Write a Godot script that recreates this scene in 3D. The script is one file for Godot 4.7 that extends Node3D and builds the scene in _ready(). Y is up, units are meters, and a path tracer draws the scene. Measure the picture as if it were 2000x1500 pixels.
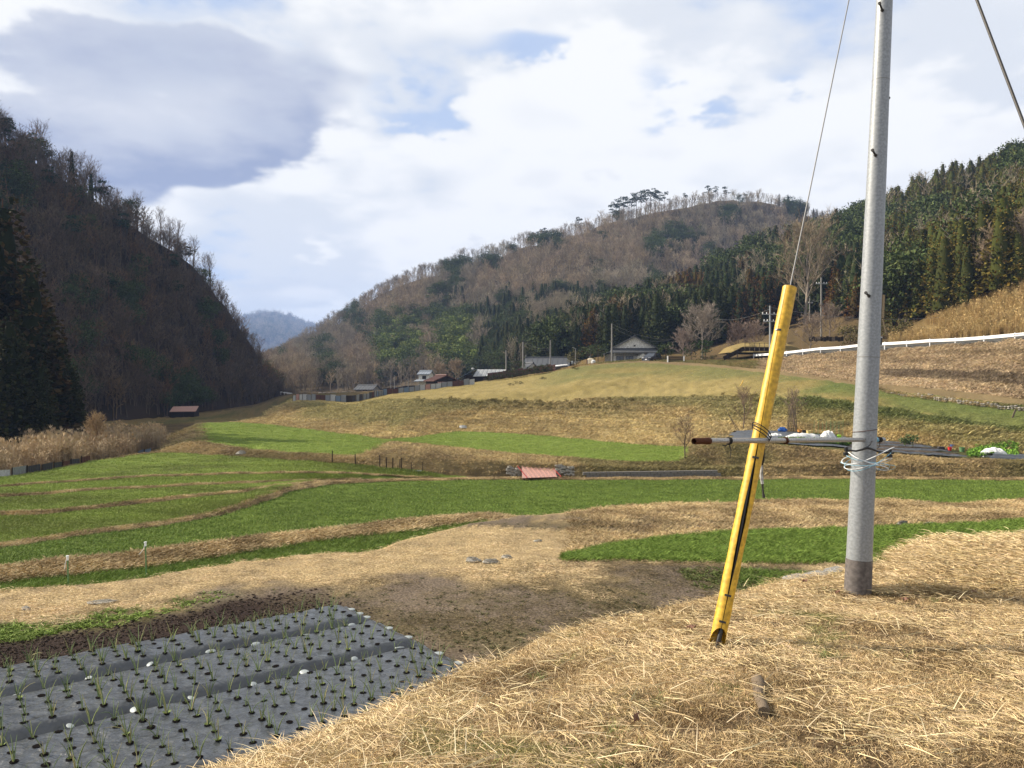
extends Node3D
# A winter valley of terraced fields: y up, metres, the camera's feet at the origin looking along -z.

const F := 1538.0      # focal length in pixels of a 2000 px wide frame
const EYE := 1.6
var rng := RandomNumberGenerator.new()
var nz := FastNoiseLite.new()      # broad noise
var nf := FastNoiseLite.new()      # fine noise
var names := {}
var M := {}
var land: Sheet
var hill_left: Sheet
var hill_right: Sheet
var hill_mid: Sheet
var hill_far: Sheet


func P(px: float, py: float, d: float) -> Vector3:
	return Vector3((px - 1000.0) / F * d, EYE - (py - 750.0) / F * d, -d)

func H(px: float, drop: float, d: float) -> Vector3:    # a point of a terrain line given by its depth below the eye
	return Vector3(px, 750.0 + drop / d * F, d)

func V(px: float, py: float, d: float) -> Vector3:
	return Vector3(px, py, d)


# ---------------------------------------------------------------- shapes
class Geo:
	var v := PackedVector3Array()
	var n := PackedVector3Array()
	var c := PackedColorArray()
	var col := Color.WHITE
	func tri(a: Vector3, b: Vector3, d: Vector3) -> void:
		var m := (d - a).cross(b - a).normalized()
		v.append(a); v.append(b); v.append(d)
		for i in 3:
			n.append(m); c.append(col)
	func tri_n(a: Vector3, b: Vector3, d: Vector3, na: Vector3, nb: Vector3, nd: Vector3) -> void:
		if (d - a).cross(b - a).dot(na + nb + nd) < 0.0:
			v.append(a); v.append(d); v.append(b); n.append(na); n.append(nd); n.append(nb)
		else:
			v.append(a); v.append(b); v.append(d); n.append(na); n.append(nb); n.append(nd)
		for i in 3:
			c.append(col)
	func tri_o(a: Vector3, b: Vector3, d: Vector3, o: Vector3) -> void:
		if (d - a).cross(b - a).dot((a + b + d) / 3.0 - o) < 0.0:
			tri(a, d, b)
		else:
			tri(a, b, d)
	func quad(a: Vector3, b: Vector3, d: Vector3, e: Vector3) -> void:
		tri(a, b, d); tri(a, d, e)
	func quad_o(a: Vector3, b: Vector3, d: Vector3, e: Vector3, o: Vector3) -> void:
		tri_o(a, b, d, o); tri_o(a, d, e, o)
	func hexa(p: Array) -> void:    # eight corners: four below, four above, in the same order
		var o := Vector3.ZERO
		for q in p:
			o += q / 8.0
		quad_o(p[0], p[1], p[2], p[3], o); quad_o(p[4], p[5], p[6], p[7], o)
		for i in 4:
			var j := (i + 1) % 4
			quad_o(p[i], p[j], p[j + 4], p[i + 4], o)
	func box(ctr: Vector3, size: Vector3, b := Basis()) -> void:
		var p := []
		for y in [-0.5, 0.5]:
			for q in [[-0.5, -0.5], [0.5, -0.5], [0.5, 0.5], [-0.5, 0.5]]:
				p.append(ctr + b * (Vector3(q[0], y, q[1]) * size))
		hexa(p)
	func bevel_box(ctr: Vector3, size: Vector3, r: float, b := Basis()) -> void:   # an eight-sided outline in x and z, chamfered top
		var rings := []
		var hx := size.x / 2; var hz := size.z / 2
		for k in [[-0.5 * size.y, 0.0], [0.5 * size.y - r, 0.0], [0.5 * size.y, r]]:
			var x: float = hx - k[1]; var z: float = hz - k[1]
			var ring := []
			for q in [[x - r, -z], [x, -z + r], [x, z - r], [x - r, z], [-x + r, z], [-x, z - r], [-x, -z + r], [-x + r, -z]]:
				ring.append(ctr + b * Vector3(q[0], k[0], q[1]))
			rings.append(ring)
		for k in 2:
			for i in 8:
				var j := (i + 1) % 8
				quad_o(rings[k][i], rings[k][j], rings[k + 1][j], rings[k + 1][i], ctr)
		for i in range(1, 7):
			tri_o(rings[2][0], rings[2][i], rings[2][i + 1], ctr)
			tri_o(rings[0][0], rings[0][i], rings[0][i + 1], ctr)
	func tube(p: Vector3, q: Vector3, r0: float, r1: float, sides := 6, caps := false) -> void:
		path([p, q], [r0, r1], sides, caps)
	func path(pts: Array, radii: Array, sides := 6, caps := false) -> void:
		var last := []
		var lastn := []
		var side := Vector3.ZERO
		for i in pts.size():
			var t: Vector3 = (pts[mini(i + 1, pts.size() - 1)] - pts[maxi(i - 1, 0)]).normalized()
			if side == Vector3.ZERO:
				side = t.cross(Vector3.UP if absf(t.y) < 0.9 else Vector3.RIGHT).normalized()
			side = (side - t * side.dot(t)).normalized()
			var up := side.cross(t)
			var ring := []
			var ringn := []
			for k in sides:
				var a := TAU * k / sides
				var m := side * cos(a) + up * sin(a)
				ringn.append(m)
				ring.append(pts[i] + m * radii[i])
			if i:
				for k in sides:
					var j := (k + 1) % sides
					tri_n(last[k], last[j], ring[j], lastn[k], lastn[j], ringn[j])
					tri_n(last[k], ring[j], ring[k], lastn[k], ringn[j], ringn[k])
			if caps and (i == 0 or i == pts.size() - 1):
				var m := -t if i == 0 else t
				for k in range(1, sides - 1):
					tri_n(ring[0], ring[k], ring[k + 1], m, m, m)
			last = ring
			lastn = ringn
	func sliver(p: Vector3, q: Vector3, w: float, turn: Vector3) -> void:
		var s := (q - p).cross(turn).normalized() * w * 0.5
		tri(p - s, q, p + s)
	func kite(p: Vector3, q: Vector3, w: float, up: Vector3, at := 0.45) -> void:
		var s := (q - p).cross(up).normalized() * w * 0.5
		var m := p.lerp(q, at)
		tri(p, m + s, q); tri(p, q, m - s)
	func rock(ctr: Vector3, r: Vector3, g: RandomNumberGenerator, rough := 0.25) -> void:
		var rows := []
		for i in 5:
			var ring := []
			var a := PI * i / 4.0
			for k in 7:
				var b := TAU * (k + 0.5 * (i % 2)) / 7.0
				var s := 1.0 + g.randf_range(-rough, rough)
				ring.append(ctr + Vector3(sin(a) * cos(b), cos(a), sin(a) * sin(b)) * r * s)
			if i == 0 or i == 4:
				for k in 7:
					ring[k] = ctr + Vector3(0, cos(a), 0) * r
			rows.append(ring)
		for i in 4:
			for k in 7:
				var j := (k + 1) % 7
				if i > 0:
					tri_o(rows[i][k], rows[i][j], rows[i + 1][k], ctr)
				if i < 3:
					tri_o(rows[i][j], rows[i + 1][j], rows[i + 1][k], ctr)
				if i == 0:
					tri_o(rows[0][0], rows[1][k], rows[1][j], ctr)
	func lathe(prof: Array, sides: int, at := Vector3.ZERO) -> void:    # prof: Vector2(radius, height)
		for i in range(1, prof.size()):
			var a: Vector2 = prof[i - 1]
			var b: Vector2 = prof[i]
			var s := Vector2(b.y - a.y, a.x - b.x).normalized()
			for k in sides:
				var u := TAU * k / sides
				var w := TAU * (k + 1) / sides
				var cu := Vector3(cos(u), 0, sin(u))
				var cw := Vector3(cos(w), 0, sin(w))
				var p := [at + cu * a.x + Vector3.UP * a.y, at + cw * a.x + Vector3.UP * a.y, at + cw * b.x + Vector3.UP * b.y, at + cu * b.x + Vector3.UP * b.y]
				var nu := cu * s.x + Vector3.UP * s.y
				var nw := cw * s.x + Vector3.UP * s.y
				tri_n(p[0], p[1], p[2], nu, nw, nw)
				tri_n(p[0], p[2], p[3], nu, nw, nu)
	func mesh(m: Material) -> ArrayMesh:
		var a := []
		a.resize(Mesh.ARRAY_MAX)
		a[Mesh.ARRAY_VERTEX] = v
		a[Mesh.ARRAY_NORMAL] = n
		a[Mesh.ARRAY_COLOR] = c
		var am := ArrayMesh.new()
		am.add_surface_from_arrays(Mesh.PRIMITIVE_TRIANGLES, a)
		am.surface_set_material(0, m)
		return am


# ---------------------------------------------------------------- a sheet of land between lines that run across the valley
class Sheet:
	var cols := PackedFloat32Array()
	var D := PackedFloat32Array()
	var Y := PackedFloat32Array()
	var N := PackedVector3Array()
	var R := 0
	var start := PackedInt32Array()     # first row of each line
	func value(line: Array, px: float) -> Vector2:
		if px <= line[0].x:
			return Vector2(line[0].y, line[0].z)
		for i in range(1, line.size()):
			if px <= line[i].x:
				var t: float = (px - line[i - 1].x) / maxf(line[i].x - line[i - 1].x, 0.001)
				return Vector2(lerpf(line[i - 1].y, line[i].y, t), 1.0 / lerpf(1.0 / line[i - 1].z, 1.0 / line[i].z, t))
		return Vector2(line[-1].y, line[-1].z)
	func build(px: PackedFloat32Array, lines: Array, subs: Array, amps: Array, noise: FastNoiseLite, freq: float, smooth := 3) -> void:
		cols = px
		R = 1
		start.append(0)
		for s in subs:
			R += s
			start.append(R - 1)
		D.resize(cols.size() * R)
		Y.resize(cols.size() * R)
		var K := lines.size()
		var C := cols.size()
		var ld := PackedFloat32Array()
		var ly := PackedFloat32Array()
		ld.resize(K * C); ly.resize(K * C)
		for k in K:
			var raw := []
			for c in C:
				raw.append(value(lines[k], cols[c]))
			for c in C:
				var sum := Vector2.ZERO
				var w := 0
				for j in range(maxi(c - smooth, 0), mini(c + smooth, C - 1) + 1):
					sum += raw[j]; w += 1
				var q := sum / w
				q.y += noise.get_noise_2d(cols[c] * 0.010, k * 77.0) * 0.004 * q.y
				var y := 1.6 - (q.x - 750.0) / 1538.0 * q.y
				var d := q.y
				if k:
					d = maxf(d, ld[(k - 1) * C + c] + 0.03)
					if d != q.y:
						y = 1.6 - (q.x - 750.0) / 1538.0 * d
				ld[k * C + c] = d
				ly[k * C + c] = y
		for c in C:
			for k in range(0, K):
				var s: int = subs[k - 1] if k else 1
				for i in s:
					var t := float(i + 1) / s if k else 1.0
					var r := start[k] - s + 1 + i if k else 0
					var d := lerpf(ld[(k - 1) * C + c], ld[k * C + c], t) if k else ld[c]
					var y := lerpf(ly[(k - 1) * C + c], ly[k * C + c], t) if k else ly[c]
					var amp: float = lerpf(amps[k - 1], amps[k], t) if k else amps[0]
					var x := (cols[c] - 1000.0) / 1538.0 * d
					y += amp * (noise.get_noise_2d(x * freq, d * freq) + 0.5 * noise.get_noise_2d(x * freq * 4.0 + 50.0, d * freq * 4.0))
					D[c * R + r] = d
					Y[c * R + r] = y
		N.resize(C * R)
		for c in C:
			for r in R:
				var a := pt(maxi(c - 1, 0), r)
				var b := pt(mini(c + 1, C - 1), r)
				var p := pt(c, maxi(r - 1, 0))
				var q := pt(c, mini(r + 1, R - 1))
				var m := (b - a).cross(q - p)
				N[c * R + r] = (m if m.y > 0.0 else -m).normalized()
	func pt(c: int, r: int) -> Vector3:
		var d := D[c * R + r]
		return Vector3((cols[c] - 1000.0) / 1538.0 * d, Y[c * R + r], -d)
	func col_of(px: float) -> int:
		return clampi(cols.bsearch(px) - 1, 0, cols.size() - 2)
	func in_col(c: int, d: float) -> float:
		var lo := 0
		var hi := R - 1
		while hi - lo > 1:
			var m := (lo + hi) >> 1
			if D[c * R + m] <= d:
				lo = m
			else:
				hi = m
		var a := D[c * R + lo]
		var b := D[c * R + hi]
		return lerpf(Y[c * R + lo], Y[c * R + hi], clampf((d - a) / maxf(b - a, 1e-5), 0.0, 1.0))
	func height(x: float, z: float) -> float:
		var px := x / -z * 1538.0 + 1000.0
		var c := col_of(px)
		var t := clampf((px - cols[c]) / (cols[c + 1] - cols[c]), 0.0, 1.0)
		return lerpf(in_col(c, -z), in_col(c + 1, -z), t)
	func on(x: float, z: float) -> Vector3:
		return Vector3(x, height(x, z), z)
	func pick(g: RandomNumberGenerator, px0: float, px1: float, k0: int, k1: int) -> Vector3:   # a place between lines k0 and k1
		var px := g.randf_range(px0, px1)
		var c := col_of(px)
		var f := clampf((px - cols[c]) / (cols[c + 1] - cols[c]), 0.0, 1.0)
		var t := g.randf()
		var a0 := D[c * R + start[k0]]; var a1 := D[c * R + start[k1]]
		var b0 := D[(c + 1) * R + start[k0]]; var b1 := D[(c + 1) * R + start[k1]]
		var d := lerpf(lerpf(a0, b0, f), lerpf(a1, b1, f), t)
		var x := (px - 1000.0) / 1538.0 * d
		return Vector3(x, lerpf(in_col(c, d), in_col(c + 1, d), f), -d)
	func mesh(parts: Array, paint: Callable, m: Material) -> ArrayMesh:     # parts: [line, line, px, px]
		var v := PackedVector3Array()
		var n := PackedVector3Array()
		var cl := PackedColorArray()
		var ix := PackedInt32Array()
		for p in parts:
			var r0 := start[p[0]]
			var r1 := start[p[1]]
			var c0 := maxi(cols.bsearch(p[2]), 0)
			var c1 := mini(cols.bsearch(p[3]), cols.size() - 1)
			var w := r1 - r0 + 1
			var base := v.size()
			for c in range(c0, c1 + 1):
				for r in range(r0, r1 + 1):
					var q := pt(c, r)
					v.append(q)
					n.append(N[c * R + r])
					cl.append(paint.call(q, cols[c], r))
			for c in c1 - c0:
				for r in w - 1:
					var a := base + c * w + r
					ix.append_array([a, a + 1, a + w + 1, a, a + w + 1, a + w])
		var arr := []
		arr.resize(Mesh.ARRAY_MAX)
		arr[Mesh.ARRAY_VERTEX] = v
		arr[Mesh.ARRAY_NORMAL] = n
		arr[Mesh.ARRAY_COLOR] = cl
		arr[Mesh.ARRAY_INDEX] = ix
		var am := ArrayMesh.new()
		am.add_surface_from_arrays(Mesh.PRIMITIVE_TRIANGLES, arr)
		am.surface_set_material(0, m)
		return am


# ---------------------------------------------------------------- things
func numbered(called: String) -> String:
	var k: int = names.get(called, 0)
	names[called] = k + 1
	return called if k == 0 else "%s_%03d" % [called, k]

func tag(o: Node, label := "", category := "", group := "", kind := "") -> Node:
	for e in [["label", label], ["category", category], ["group", group], ["kind", kind]]:
		if e[1]:
			o.set_meta(e[0], e[1])
	return o

func thing(called: String, label: String, category: String, at := Vector3.ZERO, turn := 0.0, group := "") -> Node3D:
	var o := Node3D.new()
	o.name = numbered(called)
	o.position = at
	o.rotation.y = turn
	add_child(o)
	tag(o, label, category, group)
	return o

func part(called: String, g, m: Material, parent: Node, label := "") -> MeshInstance3D:
	var o := MeshInstance3D.new()
	o.name = called
	o.mesh = g.mesh(m) if g is Geo else g
	parent.add_child(o, true)
	if label:
		o.set_meta("label", label)
	return o

func single(called: String, g, m: Material, label: String, category: String, at := Vector3.ZERO, turn := 0.0, group := "") -> MeshInstance3D:
	var o := MeshInstance3D.new()
	o.name = numbered(called)
	o.mesh = g.mesh(m) if g is Geo else g
	o.position = at
	o.rotation.y = turn
	add_child(o)
	tag(o, label, category, group)
	return o

func ground(called: String, label: String, sheet: Sheet, parts: Array, paint: Callable, m: Material) -> void:
	var o := MeshInstance3D.new()
	o.name = numbered(called)
	o.mesh = sheet.mesh(parts, paint, m)
	add_child(o)
	tag(o, label, "", "", "structure")

func copy(o: Node3D, at: Vector3, turn: float, size := 1.0, label := "", called := "") -> Node3D:
	var c: Node3D = o.duplicate()
	c.name = numbered(called if called else String(o.name).rstrip("0123456789").rstrip("_"))
	add_child(c)
	c.transform = Transform3D(Basis(Vector3.UP, turn).scaled(Vector3.ONE * size), at)
	if label:
		c.set_meta("label", label)
	return c

func strew(called: String, label: String, category: String, mesh: Mesh, places: Array) -> void:    # places: [Transform3D, Color]; uncountable stuff only
	if places.is_empty():
		return
	var mm := MultiMesh.new()
	mm.transform_format = MultiMesh.TRANSFORM_3D
	mm.use_colors = true
	mm.mesh = mesh
	mm.instance_count = places.size()
	for i in places.size():
		mm.set_instance_transform(i, places[i][0])
		mm.set_instance_color(i, places[i][1])
	var o := MultiMeshInstance3D.new()
	o.name = numbered(called)
	o.multimesh = mm
	add_child(o)
	tag(o, label, category, "", "stuff")

func posed(at: Vector3, turn: float, size: float, lean := 0.0) -> Transform3D:
	var b := Basis(Vector3.UP, turn)
	if lean != 0.0:
		b = b * Basis(Vector3.RIGHT, lean)
	return Transform3D(b.scaled(Vector3.ONE * size), at)

func vary(c: Color, by: float) -> Color:
	var s := 1.0 + rng.randf_range(-by, by)
	return Color(c.r * s * rng.randf_range(0.95, 1.05), c.g * s, c.b * s * rng.randf_range(0.92, 1.08))


# ---------------------------------------------------------------- materials
func noise_tex(freq: float, lo: float, hi: float, seed_: int, octaves := 4, w := 512) -> NoiseTexture2D:
	var t := NoiseTexture2D.new()
	t.width = w; t.height = w
	t.seamless = true
	var n := FastNoiseLite.new()
	n.seed = seed_
	n.frequency = freq
	n.fractal_octaves = octaves
	t.noise = n
	var g := Gradient.new()
	g.set_color(0, Color(lo, lo, lo)); g.set_color(1, Color(hi, hi, hi))
	g.set_offset(0, 0.2); g.set_offset(1, 0.8)
	t.color_ramp = g
	return t

func lin(r: float, g: float, b: float) -> Color:
	return Color(r, g, b).linear_to_srgb()

func mat(called: String, c: Color, rough: float, metal := 0.0, spec := 0.4, tex: Texture2D = null, scale := 1.0, vertex := false) -> StandardMaterial3D:
	var m := StandardMaterial3D.new()
	m.resource_name = called
	m.albedo_color = c
	m.roughness = rough
	m.metallic = metal
	m.metallic_specular = spec
	m.vertex_color_use_as_albedo = vertex
	if tex:
		m.albedo_texture = tex
		m.uv1_triplanar = true
		m.uv1_world_triplanar = true
		m.uv1_scale = Vector3.ONE * scale
	M[called] = m
	return m

func materials() -> void:
	var soft := noise_tex(0.02, 0.72, 1.0, 3)
	var fine := noise_tex(0.06, 0.6, 1.0, 5, 5)
	var grain := noise_tex(0.15, 0.45, 1.0, 8, 3)
	var g := mat("ground", Color.WHITE, 0.97, 0.0, 0.15, fine, 0.9, true)
	g.heightmap_enabled = false
	mat("meadow", Color.WHITE, 0.97, 0.0, 0.12, grain, 0.35, true)
	mat("plain", Color.WHITE, 0.9, 0.0, 0.25, null, 1.0, true)
	mat("plain_soft", Color.WHITE, 0.9, 0.0, 0.25, soft, 1.3, true)
	var leaf := mat("leaf", Color.WHITE, 0.75, 0.0, 0.25, null, 1.0, true)
	leaf.backlight_enabled = true
	leaf.backlight = Color(0.35, 0.35, 0.35)
	mat("straw", Color.WHITE, 0.8, 0.0, 0.3, null, 1.0, true)
	M.straw.backlight_enabled = true
	M.straw.backlight = Color(0.25, 0.25, 0.25)
	mat("needles", Color.WHITE, 0.85, 0.0, 0.2, null, 1.0, true)
	mat("bark", Color.WHITE, 0.95, 0.0, 0.15, null, 1.0, true)
	mat("galvanised", lin(0.30, 0.32, 0.335), 0.5, 0.2, 0.5, noise_tex(0.05, 0.84, 1.0, 21, 5), 1.3)
	mat("pole_coating", lin(0.175, 0.155, 0.145), 0.75, 0.1, 0.4, noise_tex(0.02, 0.72, 1.0, 22), 2.0)
	mat("steel_dark", lin(0.09, 0.085, 0.08), 0.6, 0.6, 0.5, fine, 6.0)
	mat("yellow_plastic", lin(0.72, 0.43, 0.035), 0.5, 0.0, 0.45, noise_tex(0.03, 0.74, 1.0, 31, 6), 1.3)
	mat("black_plastic", lin(0.012, 0.012, 0.013), 0.4, 0.0, 0.5)
	mat("wire", lin(0.2, 0.2, 0.2), 0.55, 0.5, 0.5)
	mat("alloy", lin(0.62, 0.60, 0.56), 0.42, 0.55, 0.5, noise_tex(0.05, 0.5, 1.0, 41, 5), 3.0)
	mat("rust", lin(0.12, 0.045, 0.022), 0.9, 0.1, 0.3, fine, 5.0)
	mat("white_cord", lin(0.72, 0.74, 0.74), 0.6)
	mat("blue_cord", lin(0.2, 0.42, 0.55), 0.6)
	mat("mulch_film", lin(0.058, 0.065, 0.073), 0.32, 0.0, 0.6, noise_tex(0.02, 0.72, 1.0, 51, 5), 0.8)
	var wr := noise_tex(0.02, 0.0, 1.0, 52, 4)
	wr.as_normal_map = true
	wr.color_ramp = null
	wr.bump_strength = 5.0
	M.mulch_film.normal_enabled = true
	M.mulch_film.normal_texture = wr
	M.mulch_film.normal_scale = 1.1
	mat("hole", lin(0.006, 0.005, 0.005), 0.95, 0.0, 0.1)
	mat("pin", lin(0.24, 0.27, 0.275), 0.45, 0.1, 0.5)
	mat("wood", lin(0.27, 0.21, 0.15), 0.9, 0.0, 0.2, grain, 3.0)
	mat("wood_dark", lin(0.055, 0.042, 0.034), 0.92, 0.0, 0.2, grain, 2.0)
	mat("bamboo", lin(0.42, 0.32, 0.19), 0.7, 0.0, 0.3, fine, 4.0)
	mat("concrete", lin(0.34, 0.33, 0.31), 0.9, 0.0, 0.25, fine, 1.5)
	mat("block", lin(0.25, 0.235, 0.215), 0.95, 0.0, 0.2, fine, 2.0)
	mat("stone", lin(0.46, 0.43, 0.37), 0.95, 0.0, 0.2, fine, 1.5)
	mat("red_metal", lin(0.52, 0.29, 0.235), 0.5, 0.1, 0.45, soft, 0.8)
	mat("red_trim", lin(0.28, 0.03, 0.025), 0.5, 0.1, 0.45)
	mat("brown_metal", lin(0.13, 0.055, 0.04), 0.6, 0.1, 0.4, fine, 0.5)
	mat("tin", lin(0.34, 0.36, 0.38), 0.5, 0.3, 0.45, fine, 0.7)
	mat("tin_white", lin(0.62, 0.63, 0.62), 0.55, 0.1, 0.4, fine, 0.7)
	mat("tin_dark", lin(0.07, 0.07, 0.078), 0.6, 0.2, 0.4, fine, 0.7)
	mat("tin_blue", lin(0.22, 0.30, 0.40), 0.5, 0.2, 0.4, fine, 0.7)
	mat("plaster", lin(0.80, 0.78, 0.72), 0.9, 0.0, 0.3, soft, 0.4)
	mat("plaster_dim", lin(0.40, 0.37, 0.31), 0.9, 0.0, 0.3, soft, 0.4)
	mat("roof_tile", lin(0.085, 0.09, 0.098), 0.5, 0.0, 0.5, fine, 0.6)
	mat("dark_room", lin(0.02, 0.018, 0.016), 0.9)
	mat("glass_dark", lin(0.02, 0.024, 0.03), 0.08, 0.0, 0.6)
	mat("white_paint", lin(0.80, 0.80, 0.80), 0.45, 0.0, 0.5)
	mat("car_paint", lin(0.013, 0.016, 0.026), 0.22, 0.2, 0.6)
	mat("rubber", lin(0.012, 0.012, 0.012), 0.9)
	mat("rim_metal", lin(0.4, 0.4, 0.42), 0.35, 0.8, 0.5)
	mat("lamp_glass", lin(0.7, 0.72, 0.75), 0.15, 0.0, 0.6)
	mat("net", lin(0.74, 0.75, 0.74), 0.85, 0.0, 0.3, soft, 2.0)
	mat("orange_plastic", lin(0.62, 0.27, 0.06), 0.5)
	mat("lemon_plastic", lin(0.68, 0.55, 0.22), 0.5)
	mat("blue_plastic", lin(0.03, 0.12, 0.42), 0.55)
	mat("red_plastic", lin(0.55, 0.03, 0.03), 0.5)
	mat("green_plastic", lin(0.10, 0.20, 0.08), 0.55)
	mat("black_soft", lin(0.018, 0.018, 0.02), 0.8)
	mat("dead_leaf", lin(0.14, 0.07, 0.045), 0.8)
	mat("asphalt", lin(0.10, 0.10, 0.10), 0.95, 0.0, 0.2, fine, 1.0)


# ---------------------------------------------------------------- main
func _ready() -> void:
	rng.seed = 20240
	nz.seed = 7; nz.frequency = 0.05; nz.fractal_octaves = 3
	nf.seed = 11; nf.frequency = 0.9; nf.fractal_octaves = 3
	var cam := Camera3D.new()
	cam.name = "camera"
	cam.position = Vector3(0, EYE, 0)
	cam.fov = rad_to_deg(2.0 * atan(750.0 / F))
	cam.near = 0.05
	cam.far = 6000.0
	add_child(cam)
	cam.current = true
	var we := WorldEnvironment.new()
	we.name = "surroundings"
	var env := Environment.new()
	env.background_mode = Environment.BG_SKY
	env.tonemap_mode = Environment.TONE_MAPPER_LINEAR
	env.tonemap_exposure = 2.0
	env.background_energy_multiplier = 0.5
	env.sdfgi_enabled = true
	env.ssao_enabled = true
	env.ssil_enabled = true
	env.fog_enabled = true
	env.fog_density = 0.0002
	env.fog_light_color = Color(0.66, 0.78, 1.0)
	var sky := Sky.new()
	var pano := PanoramaSkyMaterial.new()
	pano.panorama = ImageTexture.create_from_image(sky_image(4096))
	sky.sky_material = pano
	env.sky = sky
	we.environment = env
	add_child(we)
	var sun := DirectionalLight3D.new()
	sun.name = "sun"
	sun.light_energy = 1.6
	sun.light_color = Color(1.0, 0.95, 0.87)
	sun.light_angular_distance = 0.5
	sun.shadow_enabled = true
	sun.look_at_from_position(Vector3(-0.955, 0.66, -0.30) * 10.0, Vector3.ZERO)
	add_child(sun)
	materials()
	make_land()
	make_hills()
	make_trees()
	cover_ground()
	make_pole()
	make_crops()
	make_garden()
	make_fences()
	make_village()
	make_lines()
	make_small()


func blob(x: float, y: float, cx: float, cy: float, rx: float, ry: float) -> float:
	var a := (x - cx) / rx
	var b := (y - cy) / ry
	return exp(-(a * a + b * b))

func sky_color(x: float, sy: float, z: float, a: FastNoiseLite, b: FastNoiseLite) -> Color:
	var k := 1.0 / (maxf(sy, 0.0) + 0.24)
	var n1 := a.get_noise_3d(x * k * 2.4, k * 2.2, z * k * 2.4)
	var n2 := b.get_noise_3d(x * k * 2.4 + 9.0, k * 1.8, z * k * 2.4)
	var puff := n1 * 0.75 + n2 * 0.6
	var cover := 1.02 + n1 * 1.3 + n2 * 0.6
	var shade := 0.42 - puff * 1.5
	var dark := smoothstep(0.30, 0.60, n2 - n1 * 0.5)
	if z < -0.2:
		var u := 1000.0 + F * x / -z + n1 * 190.0 + n2 * 130.0
		var v := 750.0 - F * sy / -z + n1 * 130.0 - n2 * 140.0
		var big := blob(u, v, 470, 285, 240, 95) * 1.45 + blob(u, v, 170, 215, 280, 120) * 1.05 + blob(u, v, 330, 120, 330, 80) * 0.62 - blob(u, v, 800, 300, 170, 190) * 0.9 - blob(u, v, 250, 450, 260, 60) * 0.6
		dark = maxf(dark * 0.12, smoothstep(0.32, 0.80, big + n1 * 0.8) * clampf(0.34 + 0.62 * (v / 380.0) + n1 * 0.35, 0.3, 1.0))
		var wht := blob(u, v, 850, 310, 260, 150) + blob(u, v, 640, 190, 90, 50) + blob(u, v, 1350, 220, 330, 110) + blob(u, v, 750, 40, 260, 60) + blob(u, v, 1000, 210, 160, 60) + blob(u, v, 60, 60, 150, 70)
		var sh := blob(u, v, 720, 190, 80, 60) * 0.6 + blob(u, v, 1150, 350, 220, 90) * 0.4 + blob(u, v, 1880, 120, 200, 60) * 0.6 + blob(u, v, 1250, 60, 250, 60) * 0.5 + blob(u, v, 620, 520, 280, 40) * 0.8 + blob(u, v, 500, 440, 180, 60) * 0.4 + blob(u, v, 1550, 330, 150, 70) * 0.4
		shade += sh - wht * 0.42
		cover += wht * 0.35 + dark * 0.6 - blob(u, v, 1040, 125, 150, 40) * 1.05 - blob(u, v, 1275, 165, 70, 45) * 0.75 - blob(u, v, 740, 225, 120, 28) * 0.7 - blob(u, v, 1520, 125, 70, 35) * 0.6 - blob(u, v, 1050, 45, 110, 30) * 0.45
	shade = smoothstep(0.12, 0.95, shade)
	cover = smoothstep(0.12, 0.78, cover)
	var c := Color(1.04, 1.04, 1.03).lerp(Color(0.81, 0.845, 0.90), shade).lerp(Color(0.36, 0.42, 0.60), dark)
	var blue := Color(0.57, 0.71, 0.96).lerp(Color(0.20, 0.36, 0.72), clampf(sy, 0, 1))
	c = blue.lerp(c, 0.22 + 0.78 * cover)
	return c.lerp(Color(0.80, 0.87, 0.94), smoothstep(0.15, 0.02, sy) * 0.7)

func sky_image(w: int) -> Image:
	var h := w / 2
	var im := Image.create(w, h, false, Image.FORMAT_RGBF)
	im.fill(Color(0.30, 0.28, 0.24))
	var a := FastNoiseLite.new()
	a.seed = 5; a.frequency = 0.9; a.fractal_octaves = 7; a.fractal_gain = 0.55
	var b := FastNoiseLite.new()
	b.seed = 15; b.frequency = 0.5; b.fractal_octaves = 4
	var j := 0
	while j < h / 2 + 4:
		var el := PI / 2 - PI * (j + 0.5) / h
		var step := 4 if el > 0.6 else 2 if el > 0.5 else 1
		var i := 0
		while i < w:
			var across := maxi(step, 1 if i < w / 7 or i > w - w / 7 else 4)
			var az := TAU * (i + 0.5 * across) / w
			var c := sky_color(sin(az) * cos(el), sin(el), -cos(az) * cos(el), a, b)
			if across == 1 and step == 1:
				im.set_pixel(i, j, c)
			else:
				im.fill_rect(Rect2i(i, j, across, step), c)
			i += across
		j += step
	return im


# ---------------------------------------------------------------- the land
func columns_of(a: float, b: float, fine: float) -> PackedFloat32Array:
	var out := PackedFloat32Array()
	var x := -740.0
	while x <= 2840.0:
		if x >= a and x <= b:
			out.append(x)
		x += fine if x >= -60.0 and x < 2060.0 else 25.0
	return out

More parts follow.
